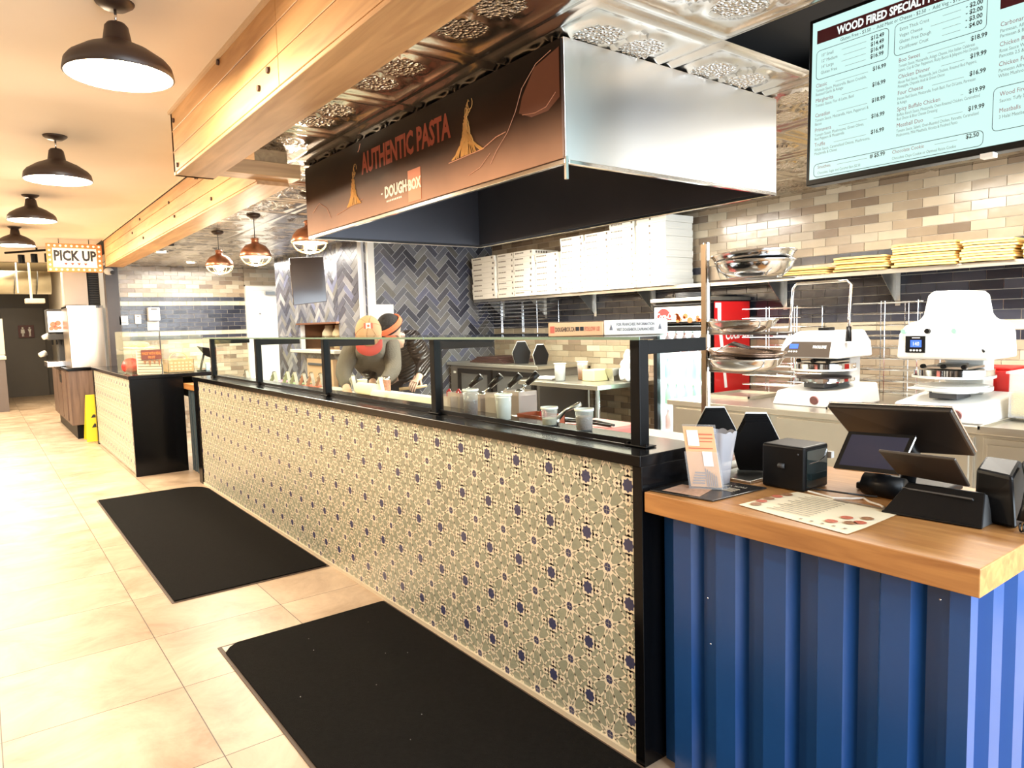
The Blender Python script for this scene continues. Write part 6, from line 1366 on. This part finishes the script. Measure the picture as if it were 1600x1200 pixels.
# ================================================================== FLOOR MATS
M_CARP = mat('black_carpet', (.006, .0055, .005), .95, spec=.1, var=.6, vscale=60, bump=.8, bscale=350)
M_RUB = mat('rubber_edge', (.07, .045, .032), .6)
def matt(x0, x1, y0, y1, lab, rnd_corner):
    t = thing('floor_mat', lab, 'mat', ((x0+x1)/2, (y0+y1)/2, 0), 0, 'black entrance mats along the counter')
    def shape(g, cut=0):
        a, b, c, d = x0+g, x1-g, y0+g, y1-g; r_ = .22 if rnd_corner else .01; P = [(a, c), (b, c)]
        P += [(b-r_+r_*math.cos(q), d-r_+r_*math.sin(q)) for q in [k*PI/16 for k in range(9)]]
        if cut: P += [(a+.07, d), (a+.03, d-.03), (a, d-.075)]
        else: P += [(a, d)]
        return P
    MB().prism(shape(0), .0005, .004).build('rubber_border', M_RUB, t); MB().prism(shape(.014, not rnd_corner), .004, .011).build('carpet_pile', M_CARP, t)
    return t
matt(.738, 1.632, 4.080, 7.10, 'farther black carpet mat with a rounded corner by the counter link', True)
t = matt(.783, 1.634, .25, 3.352, 'nearer black carpet mat with a pale worn corner', False)
MB().prism([(.80, 3.285), (.82, 3.26), (.875, 3.335), (.80, 3.337)], .0042, .0058).build('worn_corner', mat('worn_pale', (.70, .68, .58), .7), t)
mb = MB(); r = random.Random(6)
for k in range(26):
    x, y = r.uniform(.85, 1.58), r.uniform(.5, 3.2); mb.sphere((x, y, .0118), r.uniform(.0008, .0022), 6)
o = mb.build('lint_specks', mat('lint', (.55, .52, .45), .8)); tag(o, 'scattered pale crumbs and lint on the nearer black mat', 'crumbs', None, 'stuff')
# ================================================================== PEOPLE
def skinned(name, joints, bones, m, root, parent=None, sub=2, smooth=True):
    """one continuous surface grown over a skeleton; joints: {key: ((x, y, z), radius or (rx, ry))}"""
    keys = list(joints); idx = {k: i for i, k in enumerate(keys)}
    me = bpy.data.meshes.new(name); me.from_pydata([joints[k][0] for k in keys], [(idx[a], idx[b]) for a, b in bones], [])
    o = bpy.data.objects.new(name, me); COL.objects.link(o)
    md = o.modifiers.new('skin', 'SKIN'); md.use_smooth_shade = smooth
    if not me.skin_vertices: bpy.context.view_layer.objects.active = o
    for k in keys:
        r = joints[k][1]; sv = me.skin_vertices[0].data[idx[k]]; sv.radius = (r, r) if not isinstance(r, tuple) else r; sv.use_root = (k == root)
    s_ = o.modifiers.new('sub', 'SUBSURF'); s_.levels = sub; s_.render_levels = sub
    me.materials.append(m)
    dg = bpy.context.evaluated_depsgraph_get(); m2 = bpy.data.meshes.new_from_object(o.evaluated_get(dg)); o.modifiers.clear(); o.data = m2; m2.name = name
    for p_ in m2.polygons: p_.use_smooth = True
    if parent:
        o.parent = parent
        if parent.type == 'EMPTY': o.matrix_parent_inverse = parent.matrix_basis.inverted()
    return o
def V(*a): return Vector(a)
def hand(j, b, side, wrist, d, palm_n, L=.18, curl=.5):
    """adds palm, four fingers and thumb chains; d = pointing direction, palm_n = palm side"""
    d = V(*d).normalized(); n = V(*palm_n).normalized(); s = d.cross(n).normalized()*side; w = V(*wrist)
    j[f'pm{side}'] = (tuple(w+d*L*.22), (.030, .018)); b.append((f'wr{side}', f'pm{side}'))
    j[f'kn{side}'] = (tuple(w+d*L*.42), (.036, .016)); b.append((f'pm{side}', f'kn{side}'))
    for i, (off, ln) in enumerate(((-.027, .92), (-.009, 1.0), (.009, .95), (.026, .78))):
        p0 = w+d*L*.46+s*off; ax = d; p1 = p0+(d*math.cos(curl*.6)+n*math.sin(curl*.6))*L*.20*ln; p2 = p1+(d*math.cos(curl*1.6)+n*math.sin(curl*1.6))*L*.15*ln; p3 = p2+(d*math.cos(curl*2.4)+n*math.sin(curl*2.4))*L*.10*ln
        for q, (p, r) in enumerate(((p0, .0095), (p1, .0085), (p2, .008), (p3, .007))): j[f'f{side}{i}{q}'] = (tuple(p), r)
        b += [(f'kn{side}', f'f{side}{i}0')]+[(f'f{side}{i}{q}', f'f{side}{i}{q+1}') for q in range(3)]
    t0 = w+d*L*.20-s*.030; t1 = t0-s*.026+d*L*.14+n*.012; t2 = t1-s*.006+d*L*.13+n*.014
    for q, (p, r) in enumerate(((t0, .012), (t1, .010), (t2, .008))): j[f't{side}{q}'] = (tuple(p), r)
    b += [(f'pm{side}', f't{side}0'), (f't{side}0', f't{side}1'), (f't{side}1', f't{side}2')]
def head_mesh(name, c, fwd, up, m, parent, r=.105):
    """shaped head: skull, jaw, brow, nose, lips, ears; returns object"""
    bm = bmesh.new(); bmesh.ops.create_uvsphere(bm, u_segments=40, v_segments=28, radius=1)
    f = V(*fwd).normalized(); u = V(*up); sd = f.cross(u).normalized(); u = sd.cross(f)
    g = lambda a, b, s: math.exp(-((a-b)/s)**2)
    for v in bm.verts:
        x, y, z = v.co.x, v.co.y, v.co.z        # x side, y forward, z up
        X, Y, Z = x*.76, y*.95, z*1.12
        if z < 0: X *= 1-.30*(-z)**1.3; Y *= 1-.12*(-z)
        if y > 0:
            Y += .16*g(x, 0, .13)*g(z, -.14, .16)*y+.05*g(x, 0, .10)*g(z, .02, .15)*y         # nose
            Y += .05*g(x, 0, .22)*g(z, -.47, .07)-.04*g(x, 0, .25)*g(z, -.56, .05)+.03*g(x, 0, .2)*g(z, -.63, .06)   # lips
            Y -= .07*(g(x, .33, .14)+g(x, -.33, .14))*g(z, .08, .10)                           # eye sockets
            Y += .04*g(z, .24, .08)*g(x, 0, .5)                                                 # brow
            Y += .07*g(x, 0, .3)*g(z, -.9, .2)                                                  # chin
        if abs(x) > .9 and abs(z+.02) < .28 and abs(y+.05) < .2: X *= 1.14                    # ears
        v.co = V(*c)+(sd*X+f*Y+u*Z)*r
    me = bpy.data.meshes.new(name); bm.to_mesh(me); bm.free(); me.materials.append(m)
    for p_ in me.polygons: p_.use_smooth = True
    o = bpy.data.objects.new(name, me); COL.objects.link(o)
    if parent: o.parent = parent; o.matrix_parent_inverse = parent.matrix_basis.inverted() if parent.type == 'EMPTY' else Matrix()
    for s_ in (-1, 1):
        e = V(*c)+(sd*s_*.26+f*.84+u*.09)*r
        MB().sphere(tuple(e), r*.10, 12).build('eye', mat('eye_white', (.8, .78, .74), .2), o); MB().sphere(tuple(e+f*r*.06), r*.055, 10).build('iris', mat('dark_iris', (.03, .02, .015), .2), o)
    return o, sd, f, u
def person(base, lab, jt, bones, top_m, leg_m, top_grow, hc, fwd, up):
    t = thing('person', lab, 'person', base)
    body = skinned('body', jt, bones, M_SKIN, 'pelvis', t)
    return t, body
def ring_sleeves(keys, jt, grow):
    return {k: (jt[k][0], tuple(r+grow for r in (jt[k][1] if isinstance(jt[k][1], tuple) else (jt[k][1],)*2))) for k in keys}
# --- worker 1: bends over the board, face down, tan cap with a flag patch, grey-brown sweater
J = {'pelvis': ((2.93, 5.86, .94), (.155, .115)), 'waist': ((2.86, 5.74, 1.08), (.145, .11)), 'chest': ((2.72, 5.52, 1.24), (.17, .125)), 'neckb': ((2.61, 5.36, 1.335), (.10, .08)), 'neck': ((2.555, 5.28, 1.36), .055), 'headc': ((2.525, 5.22, 1.375), .065),
     'shR': ((2.50, 5.52, 1.29), .072), 'elR': ((2.335, 5.36, 1.10), .050), 'wr1': ((2.26, 5.12, .995), .030), 'shL': ((2.78, 5.36, 1.29), .072), 'elL': ((2.66, 5.10, 1.11), .050), 'wr-1': ((2.46, 4.93, 1.02), .030),
     'hipR': ((2.84, 5.90, .88), .095), 'knR': ((2.80, 5.86, .50), .062), 'anR': ((2.83, 5.92, .10), .045), 'toR': ((2.74, 5.80, .045), .035), 'hipL': ((3.02, 5.82, .88), .095), 'knL': ((2.97, 5.78, .50), .062), 'anL': ((3.02, 5.86, .10), .045), 'toL': ((2.93, 5.74, .045), .035)}
Bn = [('pelvis', 'waist'), ('waist', 'chest'), ('chest', 'neckb'), ('neckb', 'neck'), ('neck', 'headc'), ('chest', 'shR'), ('shR', 'elR'), ('elR', 'wr1'), ('chest', 'shL'), ('shL', 'elL'), ('elL', 'wr-1'), ('pelvis', 'hipR'), ('hipR', 'knR'), ('knR', 'anR'), ('anR', 'toR'), ('pelvis', 'hipL'), ('hipL', 'knL'), ('knL', 'anL'), ('anL', 'toL')]
import copy as _c
j1 = _c.deepcopy(J); b1 = list(Bn); hand(j1, b1, 1, J['wr1'][0], (-.25, -.75, -.35), (.2, .1, -1)); hand(j1, b1, -1, J['wr-1'][0], (-.6, -.6, -.25), (.1, .2, -1))
p1 = thing('person', 'person in a tan cap and grey-brown sweater, bending face down over the preparation board', 'person', (2.9, 5.85, 0))
body1 = skinned('body', j1, b1, M_SKIN, 'pelvis', p1)
TOPK = ['pelvis', 'waist', 'chest', 'neckb', 'shR', 'elR', 'wr1', 'shL', 'elL', 'wr-1']; TB = [('pelvis', 'waist'), ('waist', 'chest'), ('chest', 'neckb'), ('chest', 'shR'), ('shR', 'elR'), ('elR', 'wr1'), ('chest', 'shL'), ('shL', 'elL'), ('elL', 'wr-1')]
M_SWE = mat('grey_brown_knit', (.11, .092, .07), .9, var=.12, vscale=20, bump=.5, bscale=90)
s1 = ring_sleeves(TOPK, J, .020); s1['wr1'] = (J['wr1'][0], .036); s1['wr-1'] = (J['wr-1'][0], .036); s1['neckb'] = ((2.50, 5.22, 1.285), (.12, .085))
skinned('sweater', s1, TB, M_SWE, 'pelvis', p1)
LGK = ['pelvis', 'hipR', 'knR', 'anR', 'hipL', 'knL', 'anL']; LB = [('pelvis', 'hipR'), ('hipR', 'knR'), ('knR', 'anR'), ('pelvis', 'hipL'), ('hipL', 'knL'), ('knL', 'anL')]
skinned('trousers', ring_sleeves(LGK, J, .016), LB, mat('dark_trousers', (.02, .02, .025), .8), 'pelvis', p1)
skinned('shoes', ring_sleeves(['anR', 'toR'], J, .012), [('anR', 'toR')], M_BLKPL, 'anR', p1); skinned('shoes', ring_sleeves(['anL', 'toL'], J, .012), [('anL', 'toL')], M_BLKPL, 'anL', p1)
fw1, up1 = (-.16, -.34, -.92), (-.38, -.80, .42)
hc1 = (2.488, 5.17, 1.425)
h1, sd, f, u = head_mesh('head', hc1, fw1, up1, M_SKIN, body1, .112)
def capdome(nm, c, sd, f, u, r, m, parent, lo=.02, k=1.08, seam=None):
    mb = MB(); N = 36; vs = []; rows = 10
    for j in range(rows+1):
        t = (PI/2)*(1-j/rows)*1.0
        for q in range(N):
            a = 2*PI*q/N; p = V(*c)+(sd*.80*math.sin(t)*math.cos(a)+f*.98*math.sin(t)*math.sin(a)+u*(lo+1.08*math.cos(t)))*r*k; vs.append(tuple(p))
    mb.add(vs, [(j*N+q, j*N+(q+1) % N, (j+1)*N+(q+1) % N, (j+1)*N+q) for j in range(rows) for q in range(N)], 0, True); o = mb.build(nm, m, parent)
    if seam:
        mb = MB()
        for q in range(6):
            a = 2*PI*q/6+.25; mb.tube([tuple(V(*c)+(sd*.80*math.sin(t)*math.cos(a)+f*.98*math.sin(t)*math.sin(a)+u*(lo+1.08*math.cos(t)))*r*k*1.005) for t in [PI/2*w/8 for w in range(9)]], .0016, 5)
        mb.build('cap_seams', seam, o)
    return o
M_CAP = mat('tan_cap', (.40, .255, .13), .85, var=.1, bump=.2, bscale=80)
cap = capdome('cap', hc1, sd, f, u, .118, M_CAP, h1, .04, 1.10, mat('cap_seam_brown', (.24, .12, .06), .8))
# brim, red, pointing down with the face
mb = MB(); c = V(*hc1); N = 14; top = []; bot = []
for q in range(N+1):
    a = PI*q/N; e = c+(sd*.80*math.cos(a)+f*(.90+.66*math.sin(a))+u*(.06-.05*math.sin(a)))*.13; i_ = c+(sd*.80*math.cos(a)+f*(.80*math.sin(a))+u*.10)*.13; top += [tuple(e), tuple(i_)]
n_ = len(top); vs = top+[tuple(V(*p)-u*.006) for p in top]
fs = []
for q in range(N): a = 2*q; fs += [(a, a+2, a+3, a+1), (a+n_, a+1+n_, a+3+n_, a+2+n_), (a, a+n_, a+2+n_, a+2)]
mb.add(vs, fs, 0, True); mb.build('cap_brim', mat('brick_red_brim', (.42, .045, .03), .6), h1)
# flag patch on the crown towards the camera
pc = c+(-f*.55+sd*(-.0)+u*.98)*.13*.98
cn = (V(0, 0, CAMZ)-c).normalized(); pc = c+(sd*-.10+f*.10+u*.60)*.0
cdir = (V(0, 0, 1.55)-c).normalized(); pc = c+cdir*.140+V(0, 0, .045); px_ = cdir.cross(V(0, 0, 1)).normalized()*-1; mxp = frame(pc, px_, (0, 0, 1)) 
def flat(mb, pts, m=0, z=0): mb.add([(p[0], p[1], z) for p in pts], [tuple(range(len(pts)))], m, False, mxp)
mb = MB(); flat(mb, [(-.034, -.022), (.034, -.022), (.034, .022), (-.034, .022)], 0, .0); flat(mb, [(-.018, -.022), (.018, -.022), (.018, .022), (-.018, .022)], 1, .001); flat(mb, [(0, .015), (.004, .006), (.012, .008), (.008, -.002), (.010, -.008), (.0, -.010), (-.010, -.008), (-.008, -.002), (-.012, .008), (-.004, .006)], 0, .002)
mb.build('flag_patch', [mat('flag_red_brown', (.36, .09, .05), .7), M_CREAM], cap)
# --- worker 2: behind, black quilted jacket, black hair with orange band, arm reaching down
J2 = {'pelvis': ((3.20, 6.02, .94), (.155, .115)), 'waist': ((3.16, 5.94, 1.08), (.15, .12)), 'chest': ((3.04, 5.76, 1.25), (.18, .14)), 'neckb': ((2.94, 5.63, 1.36), (.10, .08)), 'neck': ((2.90, 5.58, 1.395), .055), 'headc': ((2.87, 5.53, 1.42), .065),
      'shR': ((2.85, 5.82, 1.31), .078), 'elR': ((2.70, 5.66, 1.10), .055), 'wr1': ((2.62, 5.40, 1.0), .032), 'shL': ((3.14, 5.62, 1.33), .082), 'elL': ((3.13, 5.40, 1.13), .060), 'wr-1': ((2.955, 5.22, 1.03), .034),
      'hipR': ((3.12, 6.08, .88), .095), 'knR': ((3.10, 6.04, .50), .062), 'anR': ((3.12, 6.10, .10), .045), 'toR': ((3.04, 5.98, .045), .035), 'hipL': ((3.29, 5.98, .88), .095), 'knL': ((3.26, 5.94, .50), .062), 'anL': ((3.30, 6.02, .10), .045), 'toL': ((3.20, 5.90, .045), .035)}
j2 = _c.deepcopy(J2); b2 = list(Bn); hand(j2, b2, 1, J2['wr1'][0], (-.3, -.8, -.25), (.1, .1, -1)); hand(j2, b2, -1, J2['wr-1'][0], (-.72, -.45, -.42), (-.2, .25, -1), .19, .85)
p2 = thing('person', 'person in a black quilted jacket with an orange headband, reaching down behind the capped worker', 'person', (3.2, 6.0, 0))
body2 = skinned('body', j2, b2, M_SKIN, 'pelvis', p2)
s2 = ring_sleeves(TOPK, J2, .026); s2['wr1'] = (J2['wr1'][0], .040); s2['wr-1'] = (J2['wr-1'][0], .043)
def puffmat():
    m = bpy.data.materials.new('black_quilted_nylon'); m.use_nodes = True; nt = m.node_tree; b = nt.nodes['Principled BSDF']; L = nt.links.new
    b.inputs['Base Color'].default_value = (.022, .017, .016, 1); b.inputs['Roughness'].default_value = .32
    tc = nt.nodes.new('ShaderNodeTexCoord'); mp = nt.nodes.new('ShaderNodeMapping'); mp.inputs['Rotation'].default_value = (0, .5, 0); L(tc.outputs['Object'], mp.inputs[0])
    w = nt.nodes.new('ShaderNodeTexWave'); w.bands_direction = 'Z'; w.inputs['Scale'].default_value = 8.5; w.inputs['Distortion'].default_value = 1.6; w.inputs['Detail'].default_value = 2; L(mp.outputs[0], w.inputs[0])
    bp = nt.nodes.new('ShaderNodeBump'); bp.inputs['Strength'].default_value = 1; bp.inputs['Distance'].default_value = .025; L(w.outputs['Fac'], bp.inputs['Height']); L(bp.outputs[0], b.inputs['Normal']); return m
skinned('quilted_jacket', s2, TB, puffmat(), 'pelvis', p2)
skinned('trousers', ring_sleeves(LGK, J2, .016), LB, mat('dark_trousers', (.02, .02, .025), .8), 'pelvis', p2)
skinned('shoes', ring_sleeves(['anR', 'toR'], J2, .012), [('anR', 'toR')], M_BLKPL, 'anR', p2); skinned('shoes', ring_sleeves(['anL', 'toL'], J2, .012), [('anL', 'toL')], M_BLKPL, 'anL', p2)
hc2 = (2.83, 5.47, 1.455); h2, sd, f, u = head_mesh('head', hc2, (-.80, -.05, -.60), (-.50, -.22, .84), M_SKIN, body2, .110)
hair = capdome('hair', hc2, sd, (f*.94), u, .114, mat('black_hair', (.006, .005, .0045), .8, bump=1, bscale=90), h2, -.10, 1.14)
mb = MB(); c = V(*hc2)
for dz in (0, .011, .022, .033): mb.tube([tuple(c+(sd*.84*math.cos(a)+f*1.0*math.sin(a))*.126*(1-dz*1.2)+u*(.012+dz)) for a in [2*PI*k/28 for k in range(28)]], .008, 8, 0, None, True)
mb.build('orange_headband', mat('orange_cloth', (.62, .15, .06), .8, bump=.3, bscale=60), h2)
hp = V(*J2['wr-1'][0])+V(-.72, -.45, -.42).normalized()*.10
tag(MB().tube([tuple(hp+V(-.10, .07, -.045)), tuple(hp+V(.02, -.02, -.034)), tuple(hp+V(.09, -.06, -.022))], [.012, .013, .011], 12).build('wooden_handle', mat('pale_wood_handle', (.72, .50, .28), .5)), 'pale wooden tool handle under the reaching hand', 'handle')
